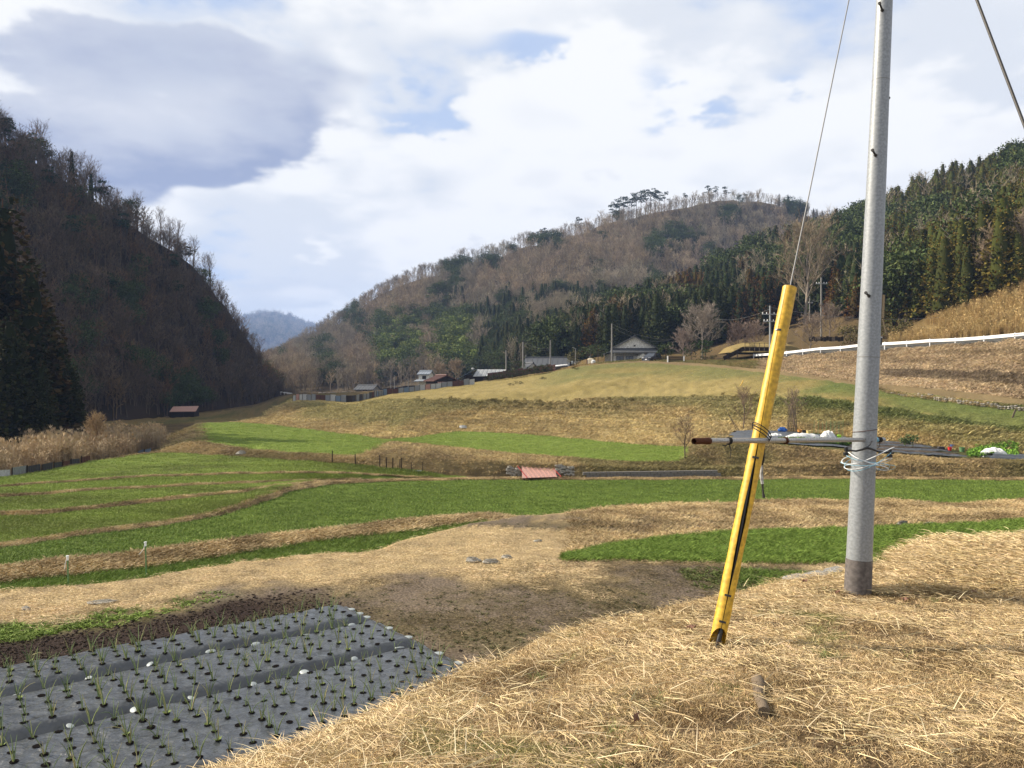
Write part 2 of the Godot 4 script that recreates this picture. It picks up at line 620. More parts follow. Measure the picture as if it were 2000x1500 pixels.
func make_land() -> void:
	var L := []
	var wide := [-740.0, 2840.0]
	# the bank we stand on
	L.append([H(0, 1.6, 0.7), H(2000, 1.6, 0.7)])
	L.append([H(-740, 1.68, 2.2), H(0, 1.68, 2.6), H(900, 1.62, 3.2), H(2000, 1.6, 3.3), H(2840, 1.6, 3.3)])
	L.append([H(-740, 2.0, 2.6), H(0, 2.02, 3.1), H(380, 2.0, 3.7), H(490, 1.98, 3.9), H(650, 1.95, 4.2), H(860, 1.9, 4.86), H(1200, 1.8, 5.6), H(1450, 1.78, 6.2), H(1680, 1.815, 6.8), H(1800, 1.80, 6.5), H(2000, 1.78, 6.3), H(2840, 1.75, 6.3)])
	L.append([V(-740, 1812, 3.07), V(0, 1668, 3.55), V(490, 1500, 4.31), V(650, 1442, 4.58), V(775, 1395, 4.88), V(840, 1354, 5.15), V(890, 1326, 5.35), V(930, 1305, 5.5), V(1000, 1290, 5.65), V(1060, 1252, 6.0), V(1180, 1215, 6.45), V(1300, 1190, 6.75), V(1400, 1168, 7.05), V(1520, 1140, 7.5), V(1650, 1112, 8.0), V(1740, 1095, 8.25), V(1830, 1062, 8.4), V(1900, 1063, 8.43), V(2000, 1055, 8.45), V(2400, 1038, 8.5), V(2840, 1030, 8.5)])
	# the plot below it
	L.append([H(-740, 2.3, 3.2), H(0, 2.3, 3.9), H(380, 2.3, 4.45), H(860, 2.3, 5.5), H(1000, 2.3, 5.8), H(1180, 2.3, 6.6), H(1400, 2.38, 7.2), H(1650, 2.45, 8.2), H(2000, 2.45, 8.6), H(2840, 2.45, 8.7)])
	L.append([H(-740, 2.3, 7.6), V(0, 1195, 7.95), V(500, 1152, 8.8), V(1000, 1104, 10.0), V(1110, 1096, 10.2), V(1300, 1099, 10.25), V(1500, 1102, 10.3), V(1640, 1099, 10.5), V(2000, 1095, 10.7), V(2840, 1090, 10.8)])
	L.append([H(-740, 2.3, 7.8), V(0, 1188, 8.07), V(500, 1146, 8.93), V(1000, 1098, 10.15), V(1105, 1090, 10.4), V(1200, 1062, 11.8), V(1300, 1050, 12.2), V(1400, 1042, 12.6), V(1650, 1032, 13.1), V(1850, 1026, 13.3), V(2000, 1017, 13.8), V(2840, 1000, 14.2)])
	L.append([V(-740, 1235, 7.3), V(0, 1155, 8.75), V(140, 1146, 8.95), V(280, 1128, 9.35), V(400, 1104, 10.0), V(600, 1082, 10.65), V(740, 1076, 10.85), V(775, 1060, 11.4), V(850, 1040, 12.2), V(950, 1019, 13.15), V(1000, 1008, 13.7), V(1150, 994, 14.9), V(1250, 985, 15.7), V(1400, 980, 16.0), V(1500, 978, 16.2), V(1650, 980, 16.05), V(1750, 976, 16.2), V(1850, 984, 15.8), V(2000, 977, 16.2), V(2840, 985, 16)])
	L.append([H(-740, 2.7, 7.8), H(0, 2.7, 9.3), H(400, 2.7, 10.4), H(740, 2.7, 11.3), H(950, 2.72, 13.6), H(1250, 3.0, 16.1), H(2000, 3.1, 16.6), H(2840, 3.1, 16.6)])
	L.append([V(-740, 1175, 9.8), V(0, 1140, 10.65), V(280, 1107, 11.6), V(600, 1059, 13.4), V(760, 1042, 14.2), V(900, 1022, 15.2), V(960, 1014, 15.6), H(1250, 3.2, 16.4), H(2000, 3.3, 17.0), H(2840, 3.3, 17)])
	L.append([V(-740, 1150, 10.4), V(0, 1114, 11.2), V(280, 1077, 12.2), V(600, 1040, 14.0), V(760, 1022, 14.8), V(900, 1009, 15.9), V(960, 1004, 16.2), H(1250, 3.6, 17.0), H(2000, 3.6, 17.6), H(2840, 3.6, 17.6)])
	# the low fields
	L.append([H(-740, 5.2, 13.2), H(0, 5.2, 13.7), H(600, 5.35, 17.0), H(1000, 5.6, 18.5), H(1300, 5.9, 19.0), H(2000, 5.9, 20), H(2840, 5.9, 20)])
	L.append([V(-740, 1122, 22.3), V(0, 1070, 25.9), V(150, 1047, 27.9), V(300, 1030, 29.9), V(420, 1009, 32.5), V(500, 986, 34.6), V(560, 962, 38.4), V(640, 946, 43.5), V(800, 939, 46.1), V(1000, 937, 48.0), V(1300, 937, 48.5), V(1650, 935, 48.5), V(2000, 938, 46.0), V(2840, 945, 44)])
	L.append([V(-740, 1114, 22.6), V(0, 1062, 26.3), V(150, 1040, 28.3), V(300, 1022, 30.3), V(420, 999, 32.9), V(500, 970, 35.2), V(560, 948, 39.2), V(640, 940, 44.0), V(800, 935, 46.6), V(1000, 933, 48.5), V(1300, 933, 49.0), V(1650, 931, 49.0), V(2000, 934, 46.5), V(2840, 941, 44.5)])
	L.append([V(-740, 1040, 27.6), V(0, 1007, 31.2), V(75, 1007, 31.3), V(200, 993, 33.0), V(300, 981, 34.7), V(400, 970, 36.4), V(480, 962, 37.8), V(540, 950, 40.0), V(600, 943, 43.0), V(800, 935, 46.7), V(1000, 933, 48.6), V(2840, 941, 44.6)])
	L.append([V(-740, 1032, 27.9), V(0, 1000, 31.5), V(75, 1000, 31.6), V(200, 986, 33.3), V(300, 974, 35.0), V(400, 964, 36.7), V(480, 957, 38.1), V(540, 947, 40.4), V(600, 941, 43.4), V(800, 935, 46.8), V(1000, 933, 48.7), V(2840, 941, 44.7)])
	L.append([V(-740, 990, 32.5), V(0, 972, 35.3), V(100, 966, 36.4), V(200, 957, 37.9), V(300, 953, 38.8), V(400, 948, 40.0), V(500, 945, 41.2), V(600, 939, 43.9), V(700, 936, 45.6), V(800, 935, 46.9), V(1000, 933, 48.8), V(2840, 941, 44.8)])
	L.append([V(-740, 984, 32.8), V(0, 967, 35.6), V(100, 961, 36.7), V(200, 953, 38.2), V(300, 949, 39.1), V(400, 944, 40.3), V(500, 941, 41.5), V(600, 937, 44.2), V(700, 935, 45.9), V(800, 935, 47.0), V(1000, 933, 48.9), V(2840, 941, 44.9)])
	L.append([V(-740, 965, 36.0), V(0, 952, 38.0), V(150, 941, 40.2), V(300, 932, 42.3), V(450, 927, 43.5), V(600, 924, 44.9), V(720, 927, 46.5), V(800, 932, 47.1), V(1000, 933, 49.0), V(2840, 941, 45.0)])
	L.append([V(-740, 962, 36.3), V(0, 949, 38.2), V(150, 938, 40.4), V(300, 929, 42.6), V(450, 924, 43.8), V(600, 921, 45.2), V(720, 925, 46.8), V(800, 931, 47.3), V(1000, 933, 49.1), V(2840, 941, 45.1)])
	L.append([V(-740, 950, 38.0), V(0, 934, 41.0), V(90, 919, 44.6), V(160, 905, 48.8), V(260, 889, 54.2), V(330, 883, 56.5), V(370, 886, 55.2), V(500, 893, 52.2), V(650, 903, 49.2), V(750, 912, 48.6), V(830, 921, 48.3), V(900, 929, 48.5), V(1000, 932, 49.2), V(1300, 932, 49.4), V(1650, 929, 49.4), V(2000, 931, 47.0), V(2840, 938, 45.3)])
	# the middle terraces
	L.append([H(-740, 5.5, 40.0), H(0, 5.5, 43), H(260, 5.3, 56.0), V(330, 880, 57.2), V(370, 880, 56.5), V(500, 887, 53.0), V(690, 897, 49.8), V(770, 888, 50.0), V(850, 896, 49.6), V(1000, 904, 49.9), V(1100, 908, 50.0), V(1200, 913, 50.0), V(1340, 914, 50.2), V(1450, 913, 50.3), V(1650, 907, 50.2), V(2000, 905, 48.2), V(2840, 905, 47)])
	L.append([H(-740, 5.6, 44.0), H(0, 5.6, 48), H(260, 5.4, 57), V(330, 878, 57.8), V(370, 876, 57.2), V(500, 884, 53.6), V(690, 894, 50.2), V(740, 881, 53.0), V(850, 889, 51.6), V(1000, 900, 51.3), V(1100, 904, 51.2), V(1200, 909, 51.2), V(1340, 910, 51.4), V(1450, 909, 51.5), V(1650, 901, 51.3), V(2000, 898, 49.6), V(2840, 898, 48.5)])
	L.append([H(-740, 5.8, 50.0), H(0, 5.8, 54), H(260, 5.8, 60), V(335, 872, 60), V(370, 862, 60), V(400, 862, 60.5), V(440, 870, 58.3), V(500, 880, 54.4), V(600, 886, 52.2), V(690, 890, 50.9), V(715, 887, 52.0), V(740, 871, 58.5), V(757, 861, 68.5), V(800, 864, 66.8), V(900, 875, 61.3), V(1000, 885, 57.4), V(1100, 893, 54.4), V(1200, 900, 52.5), V(1300, 904, 52.1), V(1340, 897, 52.6), V(1350, 885, 53.4), V(1400, 866, 54.5), V(1500, 868, 54.6), V(1600, 875, 53.8), V(1700, 885, 53), V(1850, 897, 52), V(2000, 908, 51), V(2840, 920, 50.5)])
	L.append([H(-740, 6.0, 60.0), H(0, 6.2, 80), H(260, 6.6, 92), H(330, 6.6, 95), V(375, 833, 94), V(395, 826, 96), V(450, 824, 96.0), V(520, 828, 91.0), V(600, 838, 80.6), V(700, 850, 71.0), V(750, 857, 69.2), V(760, 858, 69.8), V(800, 856, 72.3), V(850, 847, 79), V(900, 843, 82.5), V(1000, 846, 80), V(1100, 854, 73.9), V(1200, 864, 67.5), V(1300, 872, 63), V(1345, 872, 61), V(1400, 848, 66), V(1450, 842, 69), V(1500, 842, 70), V(1600, 846, 69), V(1700, 860, 65), V(1800, 868, 63), V(1900, 884, 57.5), V(2000, 888, 56.5), V(2840, 900, 54)])
	L.append([H(-740, 6.0, 70.0), H(0, 6.4, 88), H(260, 6.8, 105), H(330, 6.9, 108), H(400, 5.6, 104), V(480, 822, 103), V(520, 815, 106), V(560, 803, 108), V(620, 811, 99), V(700, 826, 88), V(755, 826, 86), V(800, 822, 88), V(850, 816, 90), V(950, 812, 91), V(1100, 815, 87), V(1200, 818, 83), V(1300, 820, 80), V(1400, 812, 78), V(1500, 808, 78), V(1600, 812, 74), V(1700, 824, 68.5), V(1850, 845, 61.5), V(2000, 862, 58.5), V(2840, 880, 55)])
	L.append([H(-740, 6.0, 80.0), H(0, 6.6, 97), H(330, 7.0, 118), H(470, 6.5, 122), V(515, 811, 122), V(540, 795, 122), V(562, 784, 122), V(620, 786, 113), V(690, 790, 106), V(750, 779, 108), V(850, 781, 102.5), V(950, 781, 99.5), V(1060, 785, 98), V(1100, 783, 97.5), V(1150, 778, 97), V(1250, 776, 95), V(1350, 774, 92), V(1450, 773, 86), V(1600, 777, 77), V(1700, 792, 71), V(1850, 816, 64.5), V(2000, 836, 61), V(2840, 870, 56)])
	L.append([H(-740, 6.2, 92.0), H(0, 6.8, 112), H(330, 7.1, 140), H(480, 7.0, 150), H(515, 6.0, 132), H(540, 4.5, 129), V(562, 776, 130), V(620, 780, 122), V(690, 786, 118), V(750, 771, 128), V(850, 758, 133), V(930, 748, 136), V(1000, 740, 136), V(1080, 727, 133), V(1150, 714, 129), V(1250, 708, 127), V(1340, 714, 118), V(1400, 718, 110), V(1500, 730, 98), V(1600, 743, 88), V(1700, 757, 79.5), V(1740, 768, 76.5), V(1800, 779, 72), V(1900, 792, 67), V(2000, 801, 63.5), V(2840, 862, 57)])
	L.append([H(-740, 6.2, 92.3), H(0, 6.8, 112.4), H(330, 7.1, 140.5), H(480, 7.0, 150.5), H(515, 6.0, 133), H(540, 4.5, 130), V(562, 776, 131), V(620, 780, 123), V(690, 786, 119), V(750, 770, 129), V(850, 757, 134), V(930, 747, 137), V(1000, 739, 137), V(1080, 726, 133.5), V(1150, 713.5, 129.4), V(1250, 707.5, 127.4), V(1340, 713.5, 118.3), V(1400, 717, 110.4), V(1500, 729, 98.4), V(1600, 742, 88.4), V(1700, 755, 80.1), V(1740, 762, 77), V(1800, 769, 72.4), V(1900, 781, 67.4), V(2000, 791, 63.9), V(2840, 852, 57.3)])
	L.append([H(-740, 6.2, 95), H(0, 6.8, 115), H(330, 7.1, 150), H(480, 7.0, 165), H(515, 6.0, 150), H(540, 5, 150), H(562, 3, 150), H(620, 3, 140), V(690, 780, 135), V(750, 768, 145), V(930, 746, 150), V(1080, 725, 138), V(1150, 712, 132), V(1250, 704, 130), V(1340, 708, 122), V(1400, 712, 114), V(1500, 722, 101.5), V(1600, 736, 91), V(1700, 748, 82.5), V(1740, 752, 79.3), V(1800, 757, 75), V(1900, 768, 70), V(2000, 779, 66.5), V(2840, 840, 60)])
	L.append([H(-740, 6.3, 100), H(0, 7.0, 125), H(330, 7.2, 172), H(500, 6.4, 220), H(560, 3.6, 262), V(750, 764, 200), V(930, 745, 180), V(1080, 724, 152), V(1150, 711, 142), V(1250, 703, 138), V(1340, 705, 131), V(1400, 704, 123), V(1480, 702, 117), V(1600, 690, 104), V(1700, 684, 96), V(1800, 678, 88), V(1900, 671, 81), V(2000, 663, 75.5), V(2840, 600, 62)])
	L.append([H(-740, 6.3, 104), H(0, 7.0, 130), H(330, 7.2, 180), H(500, 6.4, 240), H(560, 3.7, 300), V(750, 762, 280), V(930, 743, 235), V(1080, 722, 175), V(1150, 709, 160), V(1250, 702, 152), V(1340, 701, 145), V(1400, 699, 136), V(1480, 694, 127), V(1600, 683, 112), V(1700, 677, 103), V(1800, 671, 94.5), V(1900, 664, 87), V(2000, 656, 80.5), V(2840, 590, 67)])
	L.append([H(-740, 5, 170), H(0, 5, 210), H(330, 6, 280), H(500, 6, 420), H(560, 4, 420), V(750, 758, 420), V(930, 735, 360), V(1080, 690, 280), V(1250, 670, 250), V(1480, 600, 210), V(1700, 560, 190), V(2000, 500, 160), V(2840, 450, 130)])
	var subs := [14, 44, 44, 5, 60, 20, 16, 4, 12, 8, 5, 34, 4, 12, 3, 8, 3, 8, 3, 10, 8, 8, 6, 10, 16, 16, 16, 16, 4, 5, 22, 5, 8]
	subs = subs.slice(0, L.size() - 1)
	var amps := [0.02, 0.03, 0.035, 0.02, 0.02, 0.03, 0.03, 0.05, 0.03, 0.03, 0.04, 0.03, 0.04, 0.05, 0.04, 0.05, 0.04, 0.05, 0.04, 0.05, 0.08, 0.14, 0.08, 0.08, 0.10, 0.45, 0.25, 0.12, 0.12, 0.10, 0.30, 0.10, 0.5]
	land = Sheet.new()
	land.build(columns_of(-740, 2840, 5.0), L, subs, amps, nf, 0.35)
	print("land rows ", land.R, " cols ", land.cols.size())
	var g: Material = M.ground
	var mw: Material = M.meadow
	ground("grass_bank", "bank of mown dry straw in the foreground under the steel pole", land, [[0, 4, -740.0, 2840.0]], paint_straw, g)
	ground("vegetable_plot", "bare brown soil and straw path around the mulched onion bed", land, [[4, 5, -740.0, 2840.0], [5, 6, -740.0, 1110.0], [6, 7, -740.0, 2840.0]], paint_plot, g)
	ground("wheat_field", "small near wheat field just behind the pole", land, [[5, 6, 1110.0, 2840.0]], paint_wheat_near, g)
	ground("wheat_field", "narrow strip of young wheat below the straw path on the left", land, [[7, 9, -740.0, 955.0]], paint_wheat_near, g)
	ground("field_bund", "low straw covered bund above the broad green field", land, [[7, 9, 955.0, 2840.0], [9, 11, -740.0, 2840.0]], paint_dry, mw)
	ground("wheat_field", "broad dark green wheat field across the middle of the valley", land, [[11, 12, -740.0, 2840.0]], paint_wheat_shaded, mw)
	ground("field_edge", "thin dry grass edges between the curved green terraces on the left", land, [[12, 13, -740.0, 2840.0], [14, 15, -740.0, 2840.0], [16, 17, -740.0, 2840.0], [18, 19, -740.0, 2840.0], [13, 14, 570.0, 2840.0], [15, 16, 640.0, 2840.0], [17, 18, 840.0, 2840.0], [19, 20, 910.0, 2840.0]], paint_dry, mw)
	ground("wheat_field", "curved green terrace on the left that ends in a brown corner", land, [[13, 14, -740.0, 570.0]], paint_wheat_mid, mw)
	ground("wheat_field", "dark thin green terrace on the left, second of the curved strips", land, [[15, 16, -740.0, 640.0]], paint_wheat_mid, mw)
	ground("wheat_field", "long green terrace on the left, third of the curved strips", land, [[17, 18, -740.0, 840.0]], paint_wheat_mid, mw)
	ground("wheat_field", "green terrace beside the tin fence and the reeds", land, [[19, 20, -740.0, 910.0]], paint_wheat_mid, mw)
	ground("terrace_bank", "brown grass banks behind the broad green field", land, [[20, 23, -740.0, 2840.0]], paint_bank, mw)
	ground("valley_floor", "ground under the pale reeds at the foot of the left hill", land, [[23, 27, -740.0, 380.0]], paint_floor, mw)
	ground("wheat_field", "bright green field with tree shadows at its far left corner", land, [[23, 24, 380.0, 750.0]], paint_wheat_far, mw)
	ground("wheat_field", "bright green field left of the small bare persimmon tree", land, [[23, 24, 750.0, 1345.0]], paint_wheat_far, mw)
	ground("garden_ground", "vegetable garden ground with dark ridges and sheets", land, [[23, 24, 1345.0, 2840.0]], paint_garden, mw)
	ground("grass_slope", "tall tan grass bank under the plateau", land, [[24, 26, 380.0, 2840.0]], paint_slope, mw)
	ground("grass_field", "yellow mown plateau below the houses", land, [[26, 28, 380.0, 2840.0]], paint_plateau, mw)
	ground("farm_track", "pale farm track from the house to the right edge", land, [[28, 29, 380.0, 2840.0]], paint_track, mw)
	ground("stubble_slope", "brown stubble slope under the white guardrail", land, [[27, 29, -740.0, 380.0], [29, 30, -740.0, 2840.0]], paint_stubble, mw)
	ground("road", "narrow asphalt road behind the white guardrail", land, [[30, 31, 1480.0, 2840.0]], paint_road, mw)
	ground("hill_foot", "ground at the foot of the wooded hills", land, [[30, 31, -740.0, 1480.0], [31, 32, -740.0, 2840.0]], paint_floor, mw)


func blend(a: Color, b: Color, t: float) -> Color:
	return a.lerp(b, clampf(t, 0.0, 1.0))

const STRAW := Color(0.34, 0.24, 0.115)
const PALE := Color(0.46, 0.345, 0.18)
const BROWN := Color(0.115, 0.075, 0.043)
const SOIL := Color(0.075, 0.056, 0.043)
const TAN := Color(0.27, 0.19, 0.085)
const OLIVE := Color(0.125, 0.115, 0.042)
const GREEN := Color(0.085, 0.165, 0.030)

func paint_straw(p: Vector3, _px: float, _r: int) -> Color:
	var a := nz.get_noise_2d(p.x * 14.0, p.z * 14.0)
	var b := nf.get_noise_2d(p.x * 4.0, p.z * 4.0)
	var c := blend(Color(0.20, 0.14, 0.075), Color(0.36, 0.26, 0.14), 0.5 + a * 0.9 + b * 0.8)
	return blend(c, Color(0.10, 0.068, 0.042), smoothstep(0.24, 0.38, nz.get_noise_2d(p.x * 22.0 + 300.0, p.z * 22.0)) * 0.85)

func plot_mix(p: Vector3) -> Array:      # shares of straw, weeds and dark tilled soil at a place on the plot
	var a := nz.get_noise_2d(p.x * 9.0, p.z * 9.0)
	var b := nf.get_noise_2d(p.x * 2.2, p.z * 2.2)
	# distance beyond the mulched bed, along its normal
	var v := (p.x + 1.58) * 0.613 + (p.z + 7.86) * 0.79
	var u := (p.x + 1.58) * 0.79 - (p.z + 7.86) * 0.613
	var away := -v - 0.2
	var straw := 0.0
	var weed := 0.0
	var tilled := 0.0
	if u < 0.4:
		tilled = smoothstep(1.15, 0.8, away + a * 0.25) * smoothstep(0.4, -1.2, u + a)
		weed = smoothstep(0.72, 0.95, away + b * 0.3) * smoothstep(1.75, 1.25, away + a * 0.4) * smoothstep(-0.6, -2.6, u + a * 0.8)
		straw = smoothstep(1.25, 1.7, away + a * 0.5 + b * 0.25)
	var q := pix(p)
	straw = maxf(straw, smoothstep(1088.0, 1064.0, q.y + a * 26.0 + b * 8.0) * smoothstep(1300.0, 950.0, q.x + 120.0 * a))
	straw = maxf(straw, smoothstep(8.6, 9.9, -p.z - p.x * 0.12 + a * 1.3 + b * 0.5) * smoothstep(2.5, 0.2, p.x + a))
	if -p.z > 12.6 and p.x > -1.0:
		straw = smoothstep(13.2, 14.2, -p.z - p.x * 0.08 + a * 1.0 + b * 0.4) * 0.95
	elif p.x > 0.3 and -p.z > 9.4:
		straw = maxf(straw, smoothstep(10.0, 10.15, -p.z + b * 0.2) * 0.8)
		if p.x > 2.1:
			weed = smoothstep(9.9, 9.4, -p.z + a * 0.4) * 0.8
	if p.x > 1.8 and -p.z < 9.8:
		weed = maxf(weed, smoothstep(1.9, 3.1, p.x + a * 0.9 + b * 0.4) * 0.9)
	return [clampf(straw, 0, 1), clampf(weed, 0, 1), clampf(tilled, 0, 1), a, b]

func paint_plot(p: Vector3, _px: float, _r: int) -> Color:
	var m := plot_mix(p)
	var c := blend(Color(0.185, 0.147, 0.112), Color(0.14, 0.112, 0.065), 0.5 + m[3] * 1.2 + m[4] * 0.8)
	c = blend(c, Color(0.46, 0.345, 0.185), m[0] * (0.85 + m[4] * 0.3))
	c = blend(c, Color(0.10, 0.13, 0.03), m[1] * 0.7)
	return blend(c, Color(0.042, 0.030, 0.024), m[2])

func paint_wheat_near(p: Vector3, _px: float, _r: int) -> Color:
	var b := nf.get_noise_2d(p.x * 1.5, p.z * 1.5)
	return blend(Color(0.085, 0.105, 0.03), Color(0.10, 0.155, 0.032), 0.5 + b)

func paint_wheat_shaded(p: Vector3, _px: float, _r: int) -> Color:  # green darkened against the farther terraces to stand for a cloud shadow
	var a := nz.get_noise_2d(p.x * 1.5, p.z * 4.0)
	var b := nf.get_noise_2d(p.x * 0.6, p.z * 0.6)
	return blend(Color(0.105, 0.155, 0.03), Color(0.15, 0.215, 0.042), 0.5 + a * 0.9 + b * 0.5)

func paint_wheat_mid(p: Vector3, _px: float, _r: int) -> Color:
	var a := nz.get_noise_2d(p.x * 1.2, p.z * 4.0)
	var b := nf.get_noise_2d(p.x * 0.5, p.z * 0.7)
	var c := blend(Color(0.15, 0.19, 0.042), Color(0.24, 0.315, 0.07), 0.5 + a * 1.1 + b * 0.5)
	return blend(c, Color(0.075, 0.07, 0.035), smoothstep(0.2, 0.45, nz.get_noise_2d(p.x * 2.0 + 40.0, p.z * 3.0)) * 0.7)

func paint_wheat_far(p: Vector3, _px: float, _r: int) -> Color:
	var a := nz.get_noise_2d(p.x * 1.0, p.z * 3.0)
	var b := nf.get_noise_2d(p.x * 0.35, p.z * 0.35)
	return blend(Color(0.19, 0.245, 0.05), Color(0.245, 0.325, 0.068), 0.5 + a * 0.9 + b * 0.6)

func paint_dry(p: Vector3, _px: float, _r: int) -> Color:
	var a := nz.get_noise_2d(p.x * 3.0, p.z * 3.0)
	var b := nf.get_noise_2d(p.x * 0.9, p.z * 0.9)
	return blend(Color(0.22, 0.165, 0.09), Color(0.42, 0.32, 0.17), 0.5 + a + b * 0.9)

func paint_bank(p: Vector3, _px: float, _r: int) -> Color:
	var a := nz.get_noise_2d(p.x * 1.6, p.z * 1.6)
	var b := nf.get_noise_2d(p.x * 0.7, p.y * 1.6)
	var c := blend(Color(0.19, 0.14, 0.07), Color(0.34, 0.26, 0.125), 0.5 + a + b * 0.9)
	return blend(c, OLIVE, smoothstep(0.0, 0.3, nz.get_noise_2d(p.x * 1.1 + 70.0, p.z * 1.1)) * 0.7)

func paint_floor(p: Vector3, _px: float, _r: int) -> Color:
	var a := nz.get_noise_2d(p.x * 1.2, p.z * 1.2)
	return blend(Color(0.10, 0.075, 0.04), Color(0.22, 0.155, 0.075), 0.5 + a)

func paint_garden(p: Vector3, px: float, _r: int) -> Color:
	var a := nz.get_noise_2d(p.x * 2.0, p.z * 2.0)
	var c := blend(Color(0.16, 0.13, 0.06), Color(0.13, 0.14, 0.045), 0.5 + a * 1.4)
	if px > 1640.0:
		var t := sin((p.z * 0.93 + p.x * 0.38) * TAU / 1.1)
		c = blend(c, Color(0.05, 0.045, 0.045), smoothstep(-0.3, 0.2, t + a) * smoothstep(1640.0, 1680.0, px) * smoothstep(1890.0, 1860.0, px))
	return c

func paint_slope(p: Vector3, px: float, r: int) -> Color:
	var a := nz.get_noise_2d(p.x * 0.9, p.z * 0.9)
	var b := nf.get_noise_2d(p.x * 0.5, p.y * 1.2)
	var t := float(r - land.start[24]) / (land.start[26] - land.start[24])
	var c := blend(Color(0.29, 0.22, 0.10), Color(0.43, 0.335, 0.155), 0.5 + a + b)
	var olive := smoothstep(-0.1, 0.3, nz.get_noise_2d(p.x * 0.55 + 20.0, p.y * 2.5) + (t - 0.55) * 0.8 + (0.25 if px > 1380.0 else (-0.35 if px < 760.0 else 0.0)))
	c = blend(c, Color(0.235, 0.215, 0.085), olive * 0.75)
	var scrub := smoothstep(0.62, 0.8, t + a * 0.35) * smoothstep(1.0, 0.93, t) * smoothstep(780.0, 860.0, px) * smoothstep(1480.0, 1380.0, px)
	c = blend(c, Color(0.15, 0.135, 0.06), scrub * 0.4)
	if px > 1450.0:
		c = blend(c, Color(0.10, 0.13, 0.035), smoothstep(0.72, 0.95, t + a * 0.3) * smoothstep(1450.0, 1600.0, px) * 0.8)
	return c

func paint_plateau(p: Vector3, px: float, r: int) -> Color:
	var a := nz.get_noise_2d(p.x * 0.6, p.z * 1.2)
	var b := nf.get_noise_2d(p.x * 0.25, p.z * 0.4)
	var c := blend(Color(0.33, 0.265, 0.10), Color(0.45, 0.36, 0.15), 0.5 + a + b * 0.7)
	var t := float(r - land.start[26]) / (land.start[27] - land.start[26])
	c = blend(c, Color(0.19, 0.20, 0.075), smoothstep(0.45, 0.85, t + a * 0.5) * smoothstep(1000.0, 1120.0, px) * 0.8)
	if px > 1480.0:
		c = blend(c, Color(0.16, 0.20, 0.06), smoothstep(1480.0, 1620.0, px + a * 150.0) * smoothstep(-0.35, 0.3, t + a * 0.9) * 0.85)
	return c

func paint_track(p: Vector3, px: float, _r: int) -> Color:
	var a := nz.get_noise_2d(p.x * 1.0, p.z * 1.0)
	var c := blend(Color(0.26, 0.195, 0.105), Color(0.36, 0.27, 0.14), 0.5 + a)
	return blend(Color(0.26, 0.20, 0.08), c, smoothstep(1100.0, 1250.0, px))

func paint_stubble(p: Vector3, px: float, r: int) -> Color:
	var a := nz.get_noise_2d(p.x * 0.8, p.y * 2.4)
	var b := nf.get_noise_2d(p.x * 0.5, p.y * 1.5)
	var c := blend(Color(0.24, 0.18, 0.105), Color(0.43, 0.33, 0.205), 0.5 + a + b)
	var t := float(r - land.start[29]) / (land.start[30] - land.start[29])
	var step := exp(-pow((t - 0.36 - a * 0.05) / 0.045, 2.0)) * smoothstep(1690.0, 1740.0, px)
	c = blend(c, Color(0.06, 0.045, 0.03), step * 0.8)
	if px < 1480.0:
		c = blend(Color(0.15, 0.14, 0.05), Color(0.27, 0.19, 0.08), 0.5 + a + b)
	return c

func paint_road(_p: Vector3, _px: float, _r: int) -> Color:
	return Color(0.14, 0.135, 0.125)

func pix(p: Vector3) -> Vector2:
	return Vector2(1000.0 + p.x / -p.z * F, 750.0 - (p.y - EYE) / -p.z * F)


